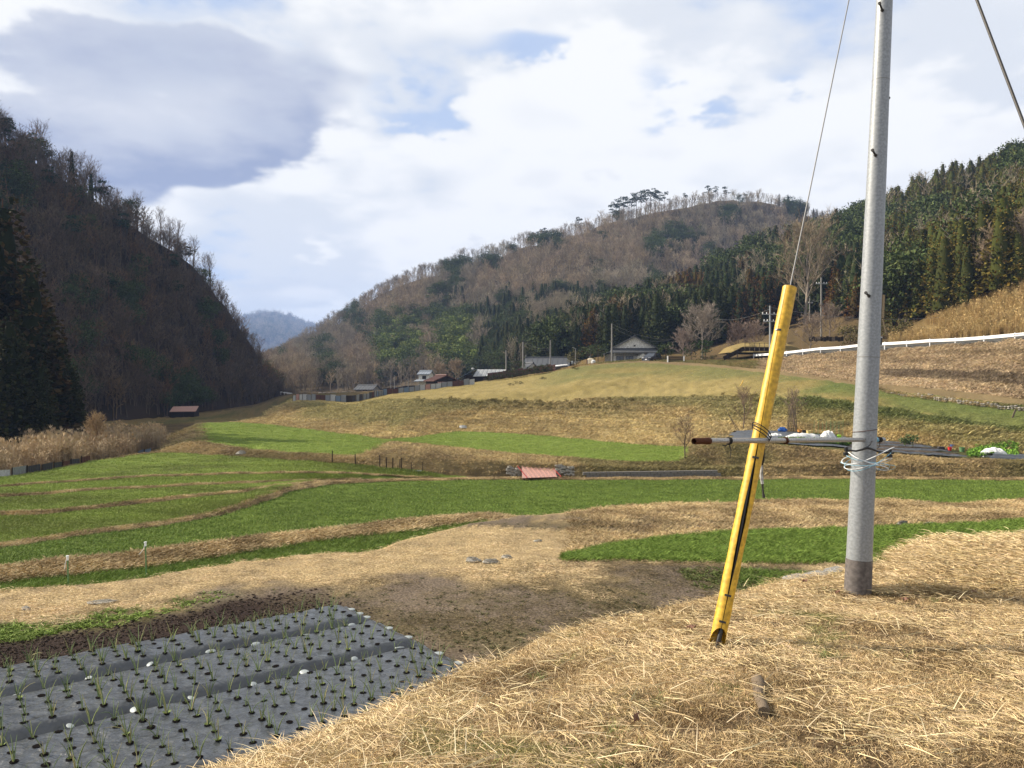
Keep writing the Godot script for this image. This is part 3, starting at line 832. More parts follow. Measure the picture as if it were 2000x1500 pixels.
# ---------------------------------------------------------------- the hills
func make_hills() -> void:
	hill_left = Sheet.new()
	hill_left.build(columns_of(-740, 560, 16.0), [
		[H(-740, 6.6, 92), H(0, 7.4, 122), H(330, 7.6, 172), H(420, 7.6, 205), H(500, 7.0, 240), H(545, 6.5, 300)],
		[V(-740, 330, 118), V(0, 560, 143), V(200, 640, 165), V(330, 690, 188), V(430, 730, 220), V(500, 762, 262), V(545, 776, 308)],
		[V(-740, -40, 138), V(-300, 120, 146), V(0, 275, 165), V(100, 335, 175), V(200, 402, 188), V(300, 470, 205), V(370, 512, 220), V(430, 585, 242), V(480, 655, 268), V(520, 728, 300), V(545, 768, 318)],
		[V(-740, 150, 230), V(0, 420, 260), V(300, 600, 300), V(545, 785, 400)]],
		[30, 30, 8], [1.0, 2.0, 1.2, 1.0], nf, 0.05, 1)
	var cl := func(p: Vector3, _px: float, _r: int) -> Color: return blend(Color(0.045, 0.033, 0.024), Color(0.085, 0.06, 0.042), 0.5 + nz.get_noise_3d(p.x, p.y, p.z))
	ground("hill", "steep dark wooded hill on the left side of the valley", hill_left, [[0, 3, -740.0, 560.0]], cl, M.meadow)
	hill_mid = Sheet.new()
	hill_mid.build(columns_of(490, 2200, 16.0), [
		[V(480, 775, 330), V(560, 768, 300), V(750, 760, 275), V(930, 742, 235), V(1080, 722, 176), V(1200, 705, 190), V(1400, 690, 220), V(2200, 640, 250)],
		[V(480, 740, 430), V(560, 720, 400), V(700, 690, 370), V(900, 640, 340), V(1080, 590, 330), V(1250, 560, 340), V(1450, 560, 370), V(1650, 560, 400), V(2200, 560, 420)],
		[V(480, 722, 560), V(540, 705, 540), V(620, 655, 500), V(700, 602, 470), V(800, 552, 455), V(900, 520, 450), V(970, 500, 450), V(1050, 478, 450), V(1130, 456, 455), V(1200, 436, 460), V(1300, 410, 470), V(1400, 394, 480), V(1480, 392, 490), V(1560, 412, 500), V(1640, 440, 510), V(1720, 470, 520), V(2200, 560, 560)],
		[V(480, 760, 800), V(900, 640, 700), V(1450, 560, 800), V(2200, 600, 800)]],
		[30, 40, 8], [1.0, 5.0, 3.0, 2.0], nf, 0.02, 1)
	var cm := func(p: Vector3, _px: float, _r: int) -> Color: return blend(Color(0.11, 0.088, 0.06), Color(0.18, 0.142, 0.095), 0.5 + nz.get_noise_3d(p.x, p.y, p.z))
	ground("hill", "broad brown wooded hill in the middle with pines on its ridge", hill_mid, [[0, 3, 490.0, 2200.0]], cm, M.meadow)
	hill_right = Sheet.new()
	hill_right.build(columns_of(1040, 2840, 16.0), [
		[V(1040, 728, 172), V(1150, 711, 158), V(1250, 702, 152), V(1340, 701, 145), V(1400, 699, 136), V(1480, 694, 127), V(1600, 683, 112), V(1700, 677, 103), V(1800, 671, 94.5), V(1900, 664, 87), V(2000, 656, 80.5), V(2840, 590, 67)],
		[V(1040, 726, 180), V(1150, 700, 170), V(1250, 690, 165), V(1400, 678, 158), V(1480, 668, 148), V(1600, 655, 135), V(1700, 652, 118), V(1780, 640, 108), V(1860, 612, 101), V(1930, 585, 97), V(2000, 560, 94), V(2840, 430, 85)],
		[V(1040, 725, 200), V(1150, 670, 210), V(1300, 630, 210), V(1450, 600, 205), V(1600, 560, 195), V(1750, 530, 175), V(1900, 480, 160), V(2000, 440, 150), V(2840, 260, 130)],
		[V(1040, 745, 215), V(1120, 690, 225), V(1200, 645, 230), V(1300, 605, 240), V(1420, 550, 250), V(1520, 505, 260), V(1600, 478, 265), V(1700, 450, 262), V(1800, 400, 255), V(1900, 368, 245), V(2000, 338, 235), V(2400, 220, 200), V(2840, 120, 180)],
		[V(1040, 780, 300), V(1400, 660, 400), V(2000, 500, 400), V(2840, 400, 350)]],
		[8, 20, 24, 6], [0.3, 0.4, 1.5, 1.2, 1.0], nf, 0.04, 1)
	var cr := func(p: Vector3, px: float, r: int) -> Color:
		var a := nz.get_noise_3d(p.x, p.y, p.z)
		return blend(Color(0.06, 0.045, 0.028), Color(0.11, 0.08, 0.045), 0.5 + a) if r > hill_right.start[1] + 1 else blend(Color(0.17, 0.12, 0.055), Color(0.30, 0.215, 0.095), 0.5 + a + (0.3 if px > 1800.0 else -0.3))
	ground("hill", "dark conifer hill on the right behind the road", hill_right, [[0, 4, 1040.0, 2840.0]], cr, M.meadow)
	hill_far = Sheet.new()
	hill_far.build(columns_of(190, 990, 16.0), [
		[V(200, 770, 2000), V(980, 770, 2000)],
		[V(200, 700, 2400), V(480, 672, 2400), V(520, 668, 2440), V(580, 680, 2400), V(640, 700, 2300), V(980, 720, 2200)],
		[V(200, 650, 3300), V(380, 640, 3300), V(470, 632, 3250), V(500, 626, 3250), V(545, 622, 3300), V(600, 640, 3300), V(680, 655, 3300), V(980, 660, 3300)],
		[V(200, 720, 4200), V(980, 720, 4200)]],
		[16, 16, 4], [6.0, 26.0, 16.0, 10.0], nf, 0.003, 1)
	ground("hill", "far blue hill at the end of the valley", hill_far, [[0, 3, 190.0, 990.0]], cm, M.meadow)


# ---------------------------------------------------------------- plants
func bare_tree(seed_: int, h: float, spread: float, limbs: int, branches: int, twigs: int, width: float, wood: Color, tip: Color, fork := 0.3) -> Array:
	var g := RandomNumberGenerator.new()
	g.seed = seed_
	var a := Geo.new()
	var b := Geo.new()
	a.col = wood
	var lean := Vector3(g.randf_range(-0.06, 0.06), 0, g.randf_range(-0.06, 0.06)) * h
	var top := Vector3(0, h * 0.82, 0) + lean
	var mid := Vector3(0, h * 0.4, 0) + lean * 0.3 + Vector3(g.randf_range(-0.03, 0.03), 0, g.randf_range(-0.03, 0.03)) * h
	var r := h * 0.017
	var trunk := [Vector3(0, -0.05 * h, 0), Vector3(0, h * 0.03, 0), mid, mid.lerp(top, 0.5) + Vector3(g.randf_range(-0.03, 0.03), 0, g.randf_range(-0.03, 0.03)) * h, top]
	a.path(trunk, [r * 1.5, r * 1.05, r * 0.75, r * 0.45, r * 0.12], 5)
	var az := g.randf() * TAU
	for i in limbs:
		az += 2.4 + g.randf_range(-0.4, 0.4)
		var t := lerpf(fork, 0.92, pow((i + g.randf()) / limbs, 0.9))
		var s: Vector3 = mid * (t / 0.4) * 1.0 if t < 0.4 else mid.lerp(top, (t - 0.4) / 0.6)
		var out := Vector3(cos(az), 0, sin(az))
		var rise := lerpf(0.75, 1.6, t) + g.randf_range(-0.15, 0.3)
		var d := (out * spread + Vector3.UP * rise).normalized()
		var len := h * (0.52 - 0.30 * t) * g.randf_range(0.8, 1.15)
		var e := s + d * len * 0.55 + Vector3(g.randf_range(-0.05, 0.05), 0, g.randf_range(-0.05, 0.05)) * len
		var f := e + (d + Vector3.UP * g.randf_range(0.05, 0.35)).normalized() * len * 0.5
		a.col = wood
		a.path([s, e, f], [r * 0.42 * (1.1 - t * 0.5), r * 0.25, r * 0.08], 4)
		for j in branches:
			var q := (j + g.randf()) / branches
			var p := s.lerp(e, q * 2.0) if q < 0.5 else e.lerp(f, q * 2.0 - 1.0)
			if q < 0.2:
				continue
			var o := (Vector3(g.randf_range(-1, 1), g.randf_range(-0.35, 1.0), g.randf_range(-1, 1)).normalized() + d * 0.8).normalized()
			var bl := h * g.randf_range(0.10, 0.20)
			var tipb := p + o * bl + Vector3.UP * bl * 0.12
			b.col = wood.lerp(tip, 0.5)
			b.tube(p, tipb, maxf(r * 0.12, width * 0.4), width * 0.15, 3)
			for k in twigs:
				var w := g.randf()
				var pw := p.lerp(tipb, 0.25 + 0.75 * w)
				var ow := (Vector3(g.randf_range(-1, 1), g.randf_range(-0.2, 1.1), g.randf_range(-1, 1)).normalized() + o * 0.9).normalized()
				b.col = tip * g.randf_range(0.75, 1.2)
				b.col.a = 1.0
				b.sliver(pw, pw + ow * h * g.randf_range(0.05, 0.11), width, Vector3(g.randf_range(-1, 1), g.randf_range(-1, 1), g.randf_range(-1, 1)))
	return [a, b]

func conifer(seed_: int, h: float, w: float, tiers: int, dense: int, green: Color, tip: Color) -> Array:
	var g := RandomNumberGenerator.new()
	g.seed = seed_
	var a := Geo.new()
	var b := Geo.new()
	a.col = Color(0.085, 0.05, 0.035)
	a.path([Vector3(0, -0.04 * h, 0), Vector3(0, h * 0.5, 0), Vector3(0, h * 0.97, 0)], [h * 0.017, h * 0.010, h * 0.002], 6)
	# the dense inner foliage
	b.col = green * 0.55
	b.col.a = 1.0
	var prof := []
	for i in 7:
		var y := lerpf(0.10, 0.93, i / 6.0)
		prof.append(Vector2((pow(1.0 - y, 0.6) * w * 0.42 + 0.003) * h * g.randf_range(0.9, 1.1), y * h))
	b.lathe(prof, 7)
	var n := int(tiers * dense * 1.7)
	for i in n:
		var y := 1.0 - pow(g.randf(), 0.62) * 0.92
		var r := (pow(1.0 - y, 0.58) * w + 0.008) * h
		var az := g.randf() * TAU
		var lump := sin(az * 3.0 + y * 17.0 + seed_) * 0.5 + sin(az * 5.0 - y * 29.0) * 0.5
		r *= 0.86 + 0.22 * lump
		var o := Vector3(cos(az), 0, sin(az))
		var p := Vector3(0, y * h, 0) + o * r * g.randf_range(0.40, 0.86)
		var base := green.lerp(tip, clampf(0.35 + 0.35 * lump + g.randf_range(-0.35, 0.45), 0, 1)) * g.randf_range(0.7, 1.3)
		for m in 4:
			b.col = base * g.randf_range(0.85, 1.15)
			b.col.a = 1.0
			var d := (o * g.randf_range(0.5, 1.1) + Vector3(g.randf_range(-0.7, 0.7), g.randf_range(-0.55, 0.5), g.randf_range(-0.7, 0.7))).normalized()
			var l := h * (0.022 + 0.034 * (1.0 - y) * g.randf_range(0.5, 1.2))
			b.kite(p, p + d * l, l * 0.55, Vector3(g.randf_range(-1, 1), g.randf_range(0.2, 1), g.randf_range(-1, 1)), 0.5)
	return [a, b]

func leafy(seed_: int, h: float, w: float, clumps: int, leaves: int, size: float, green: Color, tip: Color, low := 0.12) -> Array:
	var g := RandomNumberGenerator.new()
	g.seed = seed_
	var a := Geo.new()
	var b := Geo.new()
	a.col = Color(0.08, 0.06, 0.045)
	a.path([Vector3(0, -0.04 * h, 0), Vector3(0, h * 0.35, 0), Vector3(0.03 * h, h * 0.75, 0)], [h * 0.022, h * 0.015, h * 0.004], 6)
	for i in clumps:
		var dir := Vector3(g.randf_range(-1, 1), g.randf_range(-0.8, 1), g.randf_range(-1, 1)).normalized()
		var ctr := Vector3(0, h * (0.5 + low * 0.5), 0) + dir * Vector3(w, (0.5 - low * 0.5) * 0.85, w) * h * g.randf_range(0.45, 0.95)
		a.tube(Vector3(0, h * g.randf_range(0.25, 0.6), 0), ctr, h * 0.006, h * 0.002, 3)
		var rad := h * g.randf_range(0.10, 0.17)
		for k in leaves:
			var o := Vector3(g.randf_range(-1, 1), g.randf_range(-0.7, 1), g.randf_range(-1, 1)).normalized()
			var p := ctr + o * rad * Vector3(1.2, 0.8, 1.2) * g.randf_range(0.5, 1.0)
			var e := p + (o + Vector3(g.randf_range(-1, 1), g.randf_range(-1, 1), g.randf_range(-1, 1)) * 0.9).normalized() * size
			b.col = green.lerp(tip, g.randf() * g.randf()) * g.randf_range(0.7, 1.25)
			b.col.a = 1.0
			b.kite(p, e, size * 0.62, o)
	return [a, b]

func pine(seed_: int, h: float, green: Color) -> Array:
	var g := RandomNumberGenerator.new()
	g.seed = seed_
	var a := Geo.new()
	var b := Geo.new()
	a.col = Color(0.13, 0.075, 0.05)
	var top := Vector3(g.randf_range(-0.08, 0.08), 0.95, g.randf_range(-0.08, 0.08)) * h
	var mid := Vector3(g.randf_range(-0.04, 0.04), 0.5, g.randf_range(-0.04, 0.04)) * h
	a.path([Vector3(0, -0.05 * h, 0), mid, top], [h * 0.016, h * 0.011, h * 0.004], 5)
	for i in 11:
		var t := g.randf_range(0.5, 1.0)
		var s := mid.lerp(top, (t - 0.5) * 2.0)
		var az := g.randf() * TAU
		var ctr := s + Vector3(cos(az), 0.25, sin(az)) * h * g.randf_range(0.06, 0.20) * (1.25 - 0.5 * t)
		a.tube(s, ctr, h * 0.006, h * 0.003, 3)
		for k in 46:
			var o := Vector3(g.randf_range(-1, 1), g.randf_range(-0.5, 1), g.randf_range(-1, 1)).normalized()
			var p := ctr + o * Vector3(0.10, 0.035, 0.10) * h * g.randf_range(0.3, 1.0)
			b.col = green * g.randf_range(0.6, 1.35)
			b.col.a = 1.0
			b.kite(p, p + (o + Vector3.UP * 0.5).normalized() * h * 0.035, h * 0.028, Vector3(g.randf_range(-1, 1), g.randf_range(-1, 1), g.randf_range(-1, 1)))
	return [a, b]

func bamboo_culm(seed_: int, h: float) -> Array:
	var g := RandomNumberGenerator.new()
	g.seed = seed_
	var a := Geo.new()
	var b := Geo.new()
	a.col = Color(0.13, 0.16, 0.06)
	for c in 5:
		var az := g.randf() * TAU
		var o := Vector3(cos(az), 0, sin(az))
		var s := o * g.randf_range(0.0, 0.10) * h
		var pts := []
		var rr := []
		for i in 7:
			var t := i / 6.0
			pts.append(s + Vector3(0, h * (t - 0.16 * t * t * t), 0) * g.randf_range(0.97, 1.0) + o * h * 0.22 * t * t * t)
			rr.append(h * 0.006 * (1.05 - t))
		a.path(pts, rr, 4)
		for k in 90:
			var t := g.randf_range(0.35, 1.0)
			var i := mini(int(t * 6.0), 5)
			var p: Vector3 = pts[i].lerp(pts[i + 1], t * 6.0 - i)
			var d := Vector3(g.randf_range(-1, 1), g.randf_range(-0.5, 0.4), g.randf_range(-1, 1)).normalized()
			p += d * h * 0.09 * g.randf()
			b.col = Color(0.06, 0.10, 0.025).lerp(Color(0.15, 0.165, 0.05), g.randf()) * g.randf_range(0.7, 1.2)
			b.col.a = 1.0
			b.kite(p, p + (d + Vector3.DOWN * 0.4).normalized() * h * 0.075, h * 0.026, Vector3(g.randf_range(-1, 1), g.randf_range(-1, 1), g.randf_range(-1, 1)))
	return [a, b]

func joined(ab: Array, m: Material) -> ArrayMesh:
	var g := Geo.new()
	for x in ab:
		g.v.append_array(x.v); g.n.append_array(x.n); g.c.append_array(x.c)
	return g.mesh(m)

func tree_thing(called: String, ab: Array, leaf: Material, label: String, group: String, at: Vector3, crown_name := "crown", kind := "tree") -> Node3D:
	var o := thing(called, label, kind, at, 0.0, group)
	part("trunk", ab[0], M.bark, o)
	part(crown_name, ab[1], leaf, o)
	return o

const NEEDLE := Color(0.040, 0.052, 0.018)
const NEEDLE_TIP := Color(0.10, 0.085, 0.028)
const EVER := Color(0.036, 0.054, 0.018)
const EVER_TIP := Color(0.095, 0.115, 0.036)

func make_trees() -> void:
	var wood := Color(0.17, 0.152, 0.118)
	var tip := Color(0.25, 0.212, 0.152)
	var far := []        # cheap trees for the slopes that read as one wood
	for i in 4:
		far.append(joined(bare_tree(100 + i, 8.5, 0.85, 8, 6, 6, 0.085, wood, tip, 0.2), M.bark))
	var cedars := []
	for i in 3:
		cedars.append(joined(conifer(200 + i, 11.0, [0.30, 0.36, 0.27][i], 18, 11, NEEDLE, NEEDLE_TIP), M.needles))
	var evers := []
	for i in 2:
		evers.append(joined(leafy(300 + i, 8.0, 0.42, 26, 34, 0.42, EVER, EVER_TIP), M.leaf))
	var far_pine := joined(pine(320, 11.0, Color(0.032, 0.05, 0.025)), M.needles)
	var culm := joined(bamboo_culm(330, 9.0), M.leaf)

	# the wood on the left hill
	var s := [[], [], [], [], [], [], []]
	for i in 2700:
		var p := hill_left.pick(rng, -700, 548, 0, 2)
		var q := pix(p)
		var a := nz.get_noise_2d(q.x * 0.16, q.y * 0.16)
		var t := vary(Color(0.55, 0.48, 0.44) if a < 0.12 else Color(0.70, 0.52, 0.40), 0.25)
		if a + rng.randf() * 0.35 > 0.52:
			s[4].append([posed(p, rng.randf() * TAU, rng.randf_range(0.5, 0.95)), vary(Color.WHITE, 0.2)])
		elif rng.randf() < 0.03 and q.y < 640:
			s[5].append([posed(p, rng.randf() * TAU, rng.randf_range(0.7, 1.0)), Color.WHITE])
		else:
			s[i % 4].append([posed(p - Vector3.UP * 0.3, rng.randf() * TAU, rng.randf_range(0.45, 1.0), rng.randf_range(-0.15, 0.15)), t])
	for k in 4:
		strew("bare_wood", "leafless brown wood covering the steep left hill", "wood", far[k], s[k])
	strew("evergreen_wood", "dark evergreen patches in the wood on the left hill", "wood", evers[0], s[4])
	strew("pine_wood", "scattered pines in the wood on the left hill", "wood", far_pine, s[5])

	# single trees along the left ridge, seen against the sky
	var ridge := []
	for i in 3:
		ridge.append(bare_tree(400 + i, 11.0, [0.42, 0.5, 0.6][i], 10, 8, 7, 0.05, Color(0.10, 0.085, 0.07), Color(0.15, 0.115, 0.09), 0.35))
	var protos := []
	var nth := 0
	var x := -60.0
	while x < 545.0:
		var c := hill_left.col_of(x)
		var d := hill_left.D[c * hill_left.R + hill_left.start[2]] + rng.randf_range(-7.0, 2.0)
		var p := hill_left.on((x - 1000.0) / F * d, -d)
		var sz := rng.randf_range(0.62, 0.95) * (1.0 if x < 420.0 else 0.75)
		if nth < 3:
			var o := tree_thing("ridge_tree", ridge[nth], M.bark, "bare leafless tree standing against the sky on the left ridge", "bare trees along the left ridge", p)
			o.scale = Vector3.ONE * sz
			protos.append(o)
		else:
			copy(protos[nth % 3], p, rng.randf() * TAU, sz)
		nth += 1
		x += rng.randf_range(4.0, 9.5)
	var lp := [[10, 250, 9.5], [45, 300, 8.5], [140, 365, 11.0], [178, 392, 10.5], [350, 508, 6.5], [5, 225, 8.0]]
	for e in lp:
		var d: float = hill_left.D[hill_left.col_of(e[0]) * hill_left.R + hill_left.start[2]] - 2.0
		var k := lp.find(e)
		var where: String = ["darkest pine at the left frame edge on the ridge", "short pine just right of the frame edge on the left ridge", "tall layered pine standing out on the left ridge", "greenish layered pine beside the tallest pine on the left ridge", "small dark pine low on the left ridge", "pine cut by the left frame edge on the ridge"][k]
		var lt := conifer(500 + k, e[2], 0.2, 11, 6, Color(0.04, 0.055, 0.025), Color(0.085, 0.085, 0.035)) if k == 2 or k == 3 else pine(500 + k, e[2], Color(0.035, 0.05, 0.024))
		tree_thing("pine_tree", lt, M.needles, where, "", hill_left.on((e[0] - 1000.0) / F * d, -d))

	# the big dark cedars at the left edge
	var spot := [[-120, 74, 23.5], [-60, 70, 22], [5, 73, 24.0], [38, 78, 19.5], [62, 72, 17.5], [95, 80, 15.0], [118, 74, 10.5], [20, 66, 12.0], [140, 79, 8.5], [150, 75, 5.0], [80, 67, 8.0], [-20, 64, 9.0]]
	var says := ["cedar outside the left edge, farthest left of its stand", "cedar just outside the left edge of the frame", "tallest dark cedar with rusty top at the left edge", "dark cedar with brown tip right of the tallest cedar", "dark cedar in the middle of the stand at the left edge", "dark cedar on the right slope of the left stand", "short cedar near the right end of the left stand", "short dark cedar in front of the tallest cedar", "low cedar at the right foot of the left stand", "lowest young cedar at the right end of the left stand", "low dark cedar in front beside the reeds", "low dark cedar at the left frame edge behind the reeds"]
	for i in spot.size():
		var e: Array = spot[i]
		var p := land.on((e[0] - 1000.0) / F * e[1], -e[1])
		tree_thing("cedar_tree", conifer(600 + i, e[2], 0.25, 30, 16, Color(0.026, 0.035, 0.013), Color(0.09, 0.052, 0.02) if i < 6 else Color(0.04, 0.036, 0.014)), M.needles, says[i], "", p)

	# the middle hill
	s = [[], [], [], [], [], [], [], []]
	for i in 7600:
		var p := hill_mid.pick(rng, 495, 1800, 0, 2)
		var q := pix(p)
		var a := nz.get_noise_2d(q.x * 0.22, q.y * 0.22)
		var b := nz.get_noise_2d(q.x * 0.09 + 200.0, q.y * 0.09)
		var sz := rng.randf_range(0.7, 1.15)
		if q.x > 735 and q.x < 930 and q.y > 628 and q.y < 740 and a + rng.randf() * 0.6 > 0.05:
			s[6 if rng.randf() < 0.5 and q.y > 650 else 4].append([posed(p, rng.randf() * TAU, sz * 1.1), vary(Color(1.2, 1.2, 1.0), 0.25)])
		elif q.x > 860 and q.x < 1250 and q.y > 585 and a + rng.randf() * 0.5 > 0.12:
			s[5 if rng.randf() < 0.3 else 4].append([posed(p, rng.randf() * TAU, sz * 0.8), vary(Color.WHITE, 0.25)])
		elif a + b * 0.4 + rng.randf() * 0.3 > 0.45:
			s[4].append([posed(p, rng.randf() * TAU, sz), vary(Color.WHITE, 0.25)])
		else:
			s[i % 4].append([posed(p - Vector3.UP, rng.randf() * TAU, sz), vary(Color(1.10, 1.03, 0.98) if b < 0.0 else Color(0.98, 0.98, 0.98), 0.35)])
	for k in 4:
		strew("bare_wood", "leafless brown and grey wood covering the middle hill", "wood", far[k], s[k])
	strew("evergreen_wood", "dark green broadleaf patches in the wood on the middle hill", "wood", evers[1], s[4])
	strew("cedar_wood", "dark cedars at the foot of the middle hill", "wood", cedars[0], s[5])
	strew("bamboo_grove", "bright green bamboo grove at the foot of the middle hill", "bamboo", culm, s[6])
	# its ridge
	var mr := []
	for i in 2:
		mr.append(bare_tree(420 + i, 10.5, 0.5, 9, 7, 6, 0.09, wood, tip, 0.4))
	protos = []
	nth = 0
	x = 600.0
	while x < 1640.0:
		var d := hill_mid.D[hill_mid.col_of(x) * hill_mid.R + hill_mid.start[2]] - rng.randf_range(0.0, 6.0)
		var p := hill_mid.on((x - 1000.0) / F * d, -d)
		var sz := rng.randf_range(0.6, 0.9) * (1.0 if x < 1150.0 else 0.72)
		if nth < 2:
			var o := tree_thing("ridge_tree", mr[nth], M.bark, "small bare tree in the row along the middle ridge", "bare trees along the middle ridge", p)
			o.scale = Vector3.ONE * sz
			protos.append(o)
		else:
			copy(protos[nth % 2], p, rng.randf() * TAU, sz)
		nth += 1
		x += rng.randf_range(5.0, 9.0) * (1.0 if x < 1150.0 else 1.9)
	protos = []
	var mp := [[1042, 8], [1052, 8], [1060, 8.5], [1066, 9], [1078, 7], [1196, 11], [1203, 12], [1210, 13], [1218, 14], [1226, 13.5], [1234, 14], [1243, 15], [1252, 15], [1261, 15], [1270, 15], [1279, 14.5], [1288, 13.5], [1298, 12], [1340, 9], [1385, 11], [1398, 9.5], [1418, 10], [1456, 7]]
	for i in mp.size():
		var px: float = mp[i][0]
		var d := hill_mid.D[hill_mid.col_of(px) * hill_mid.R + hill_mid.start[2]] - rng.randf_range(0.0, 4.0)
		var p := hill_mid.on((px - 1000.0) / F * d, -d)
		if i < 4:
			var o := tree_thing("pine_tree", pine(340 + i, 13.0, Color(0.032, 0.052, 0.027)), M.needles, "dark pine with a bare trunk on the middle ridge", "pines on the middle ridge", p)
			o.scale = Vector3.ONE * mp[i][1] / 13.0
			protos.append(o)
		else:
			copy(protos[i % 4], p, rng.randf() * TAU, mp[i][1] / 13.0)
	var dl := hill_mid.D[hill_mid.col_of(1137) * hill_mid.R + hill_mid.start[2]] - 3.0
	var lone := tree_thing("pine_tree", pine(350, 11.5, Color(0.03, 0.045, 0.025)), M.needles, "lone pine leaning left on the middle ridge", "", hill_mid.on(137.0 / F * dl, -dl))
	lone.rotation.z = 0.24
	# small firs where the middle ridge meets the right hill
	var fir := conifer(360, 9.0, 0.2, 12, 7, NEEDLE, NEEDLE_TIP)
	protos = []
	for i in 12:
		var px := 1520.0 + i * 11.0 + rng.randf_range(-3, 3)
		var d := hill_mid.D[hill_mid.col_of(px) * hill_mid.R + hill_mid.start[2]] - 2.0
		var p := hill_mid.on((px - 1000.0) / F * d, -d)
		if i == 0:
			protos.append(tree_thing("fir_tree", fir, M.needles, "small pointed fir on the right end of the middle ridge", "firs on the middle ridge", p))
		else:
			copy(protos[0], p, rng.randf() * TAU, rng.randf_range(0.7, 1.1))

	# the far hills
	var sp := []
	for i in 2600:
		var p := hill_far.pick(rng, 380, 760, 0, 2)
		sp.append([posed(p - Vector3.UP * 2.0, rng.randf() * TAU, rng.randf_range(3.2, 5.0)), vary(Color.WHITE, 0.2)])
	strew("far_wood", "wood on the far blue hill", "wood", evers[1], sp.slice(0, 1000))
	strew("far_wood", "bare wood on the far blue hill", "wood", far[0], sp.slice(1000))

	# the right hill: near trees one by one, the rest as a wood
	s = [[], [], [], [], []]
	for i in 3900:
		var p := hill_right.pick(rng, 1045, 2600, 1, 3)
		var q := pix(p)
		var a := nz.get_noise_2d(q.x * 0.2, q.y * 0.2)
		if q.y > 620 and q.x > 1340 and q.x < 1720 or (q.x > 1780 and q.y > 760 - (q.x - 1500) * 0.4):
			continue
		if q.x > 1560 and q.x < 1730 and q.y < 560 and a > -0.15 or a > 0.32:
			s[3].append([posed(p, rng.randf() * TAU, rng.randf_range(1.0, 1.6)), vary(Color(1.1, 1.1, 1.0), 0.25)])
		elif rng.randf() < 0.05:
			s[4].append([posed(p, rng.randf() * TAU, rng.randf_range(1.0, 1.5)), vary(Color.WHITE, 0.2)])
		else:
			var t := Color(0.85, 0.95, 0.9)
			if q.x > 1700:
				t = Color(1.75, 1.45, 0.95)  # sunlight on this end of the hill put into the tint
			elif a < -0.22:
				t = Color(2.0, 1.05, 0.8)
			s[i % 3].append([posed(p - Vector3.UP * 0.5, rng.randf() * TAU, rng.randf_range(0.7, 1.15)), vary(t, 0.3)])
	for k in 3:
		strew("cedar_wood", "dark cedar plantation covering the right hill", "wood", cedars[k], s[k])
	strew("evergreen_wood", "round evergreen crowns between the cedars on the right hill", "wood", evers[0], s[3])
	strew("bare_wood", "a few leafless trees in the wood on the right hill", "wood", far[1], s[4])
	protos = []
	var front := []
	for i in 40:
		front.append([1075.0 + i * 9.5 + rng.randf_range(-4, 4), rng.randf_range(172, 190) if i < 12 else rng.randf_range(158, 176), rng.randf_range(11, 16) * (1.0 if i > 8 else 0.7), 0])
	for i in 34:
		front.append([1445.0 + i * 9.0 + rng.randf_range(-4, 4), rng.randf_range(150, 172), rng.randf_range(11, 15), 1])
	for i in 40:
		front.append([1715.0 + i * 11.5 + rng.randf_range(-5, 5), lerpf(128.0, 104.0, i / 40.0) + rng.randf_range(0, 14), rng.randf_range(9, 13), 2])
	for i in front.size():
		var e: Array = front[i]
		if e[0] > 1540 and e[0] < 1600 and e[3] == 1:
			continue
		var p := hill_right.on((e[0] - 1000.0) / F * e[1], -e[1])
		var k: int = e[3]
		while protos.size() <= k:
			protos.append([])
		if protos[k].size() < 3:
			var j: int = protos[k].size()
			var green: Color = [NEEDLE, Color(0.034, 0.044, 0.017), Color(0.07, 0.07, 0.022)][k]
			var tp: Color = [Color(0.06, 0.06, 0.02), Color(0.14, 0.065, 0.027), Color(0.17, 0.13, 0.038)][k]
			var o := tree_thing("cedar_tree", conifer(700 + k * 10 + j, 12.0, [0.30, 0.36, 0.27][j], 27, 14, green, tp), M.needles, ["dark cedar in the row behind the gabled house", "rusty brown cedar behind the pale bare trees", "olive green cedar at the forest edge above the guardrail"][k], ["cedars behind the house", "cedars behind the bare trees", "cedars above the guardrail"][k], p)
			o.scale = Vector3.ONE * e[2] / 14.0
			protos[k].append(o)
		else:
			copy(protos[k][i % 3], p, rng.randf() * TAU, e[2] / 14.0)

	# single bare trees
	var pale_twig := Color(0.30, 0.235, 0.165)  # pale tan twig tips of the thickets by the barns
	var one := func(label: String, px: float, d: float, h: float, spread: float, seed_: int, w: Color, t: Color, fork: float, dense: int, width: float) -> void:
		var sheet: Sheet = land if d < land.D[land.col_of(px) * land.R + land.start[31]] else hill_right
		tree_thing("bare_tree", bare_tree(seed_, h, spread, 11 + dense, 9 + dense, 8 + dense, width, w, t, fork), M.bark, label, "", sheet.on((px - 1000.0) / F * d, -d), "branches")
	one.call("big pale leafless tree between the yellow guard and the steel pole", 1572, 148, 19.5, 0.95, 801, Color(0.22, 0.19, 0.155), Color(0.25, 0.20, 0.135), 0.12, 8, 0.055)
	one.call("wide pinkish cherry tree without leaves right of the house", 1372, 128, 8.6, 1.25, 802, Color(0.20, 0.175, 0.15), Color(0.28, 0.24, 0.20), 0.16, 8, 0.04)
	one.call("leafless bush left of the cherry tree beside the house", 1335, 131, 5.2, 1.2, 803, Color(0.22, 0.18, 0.16), Color(0.27, 0.215, 0.185), 0.1, 6, 0.04)
	one.call("reddish leafless thicket behind the thatched mound", 1440, 128, 5.6, 1.3, 804, Color(0.18, 0.13, 0.11), Color(0.24, 0.18, 0.145), 0.08, 6, 0.04)
	one.call("reddish leafless thicket left of the crossarm pole", 1470, 130, 5.4, 1.3, 805, Color(0.18, 0.13, 0.11), Color(0.235, 0.18, 0.145), 0.08, 6, 0.04)
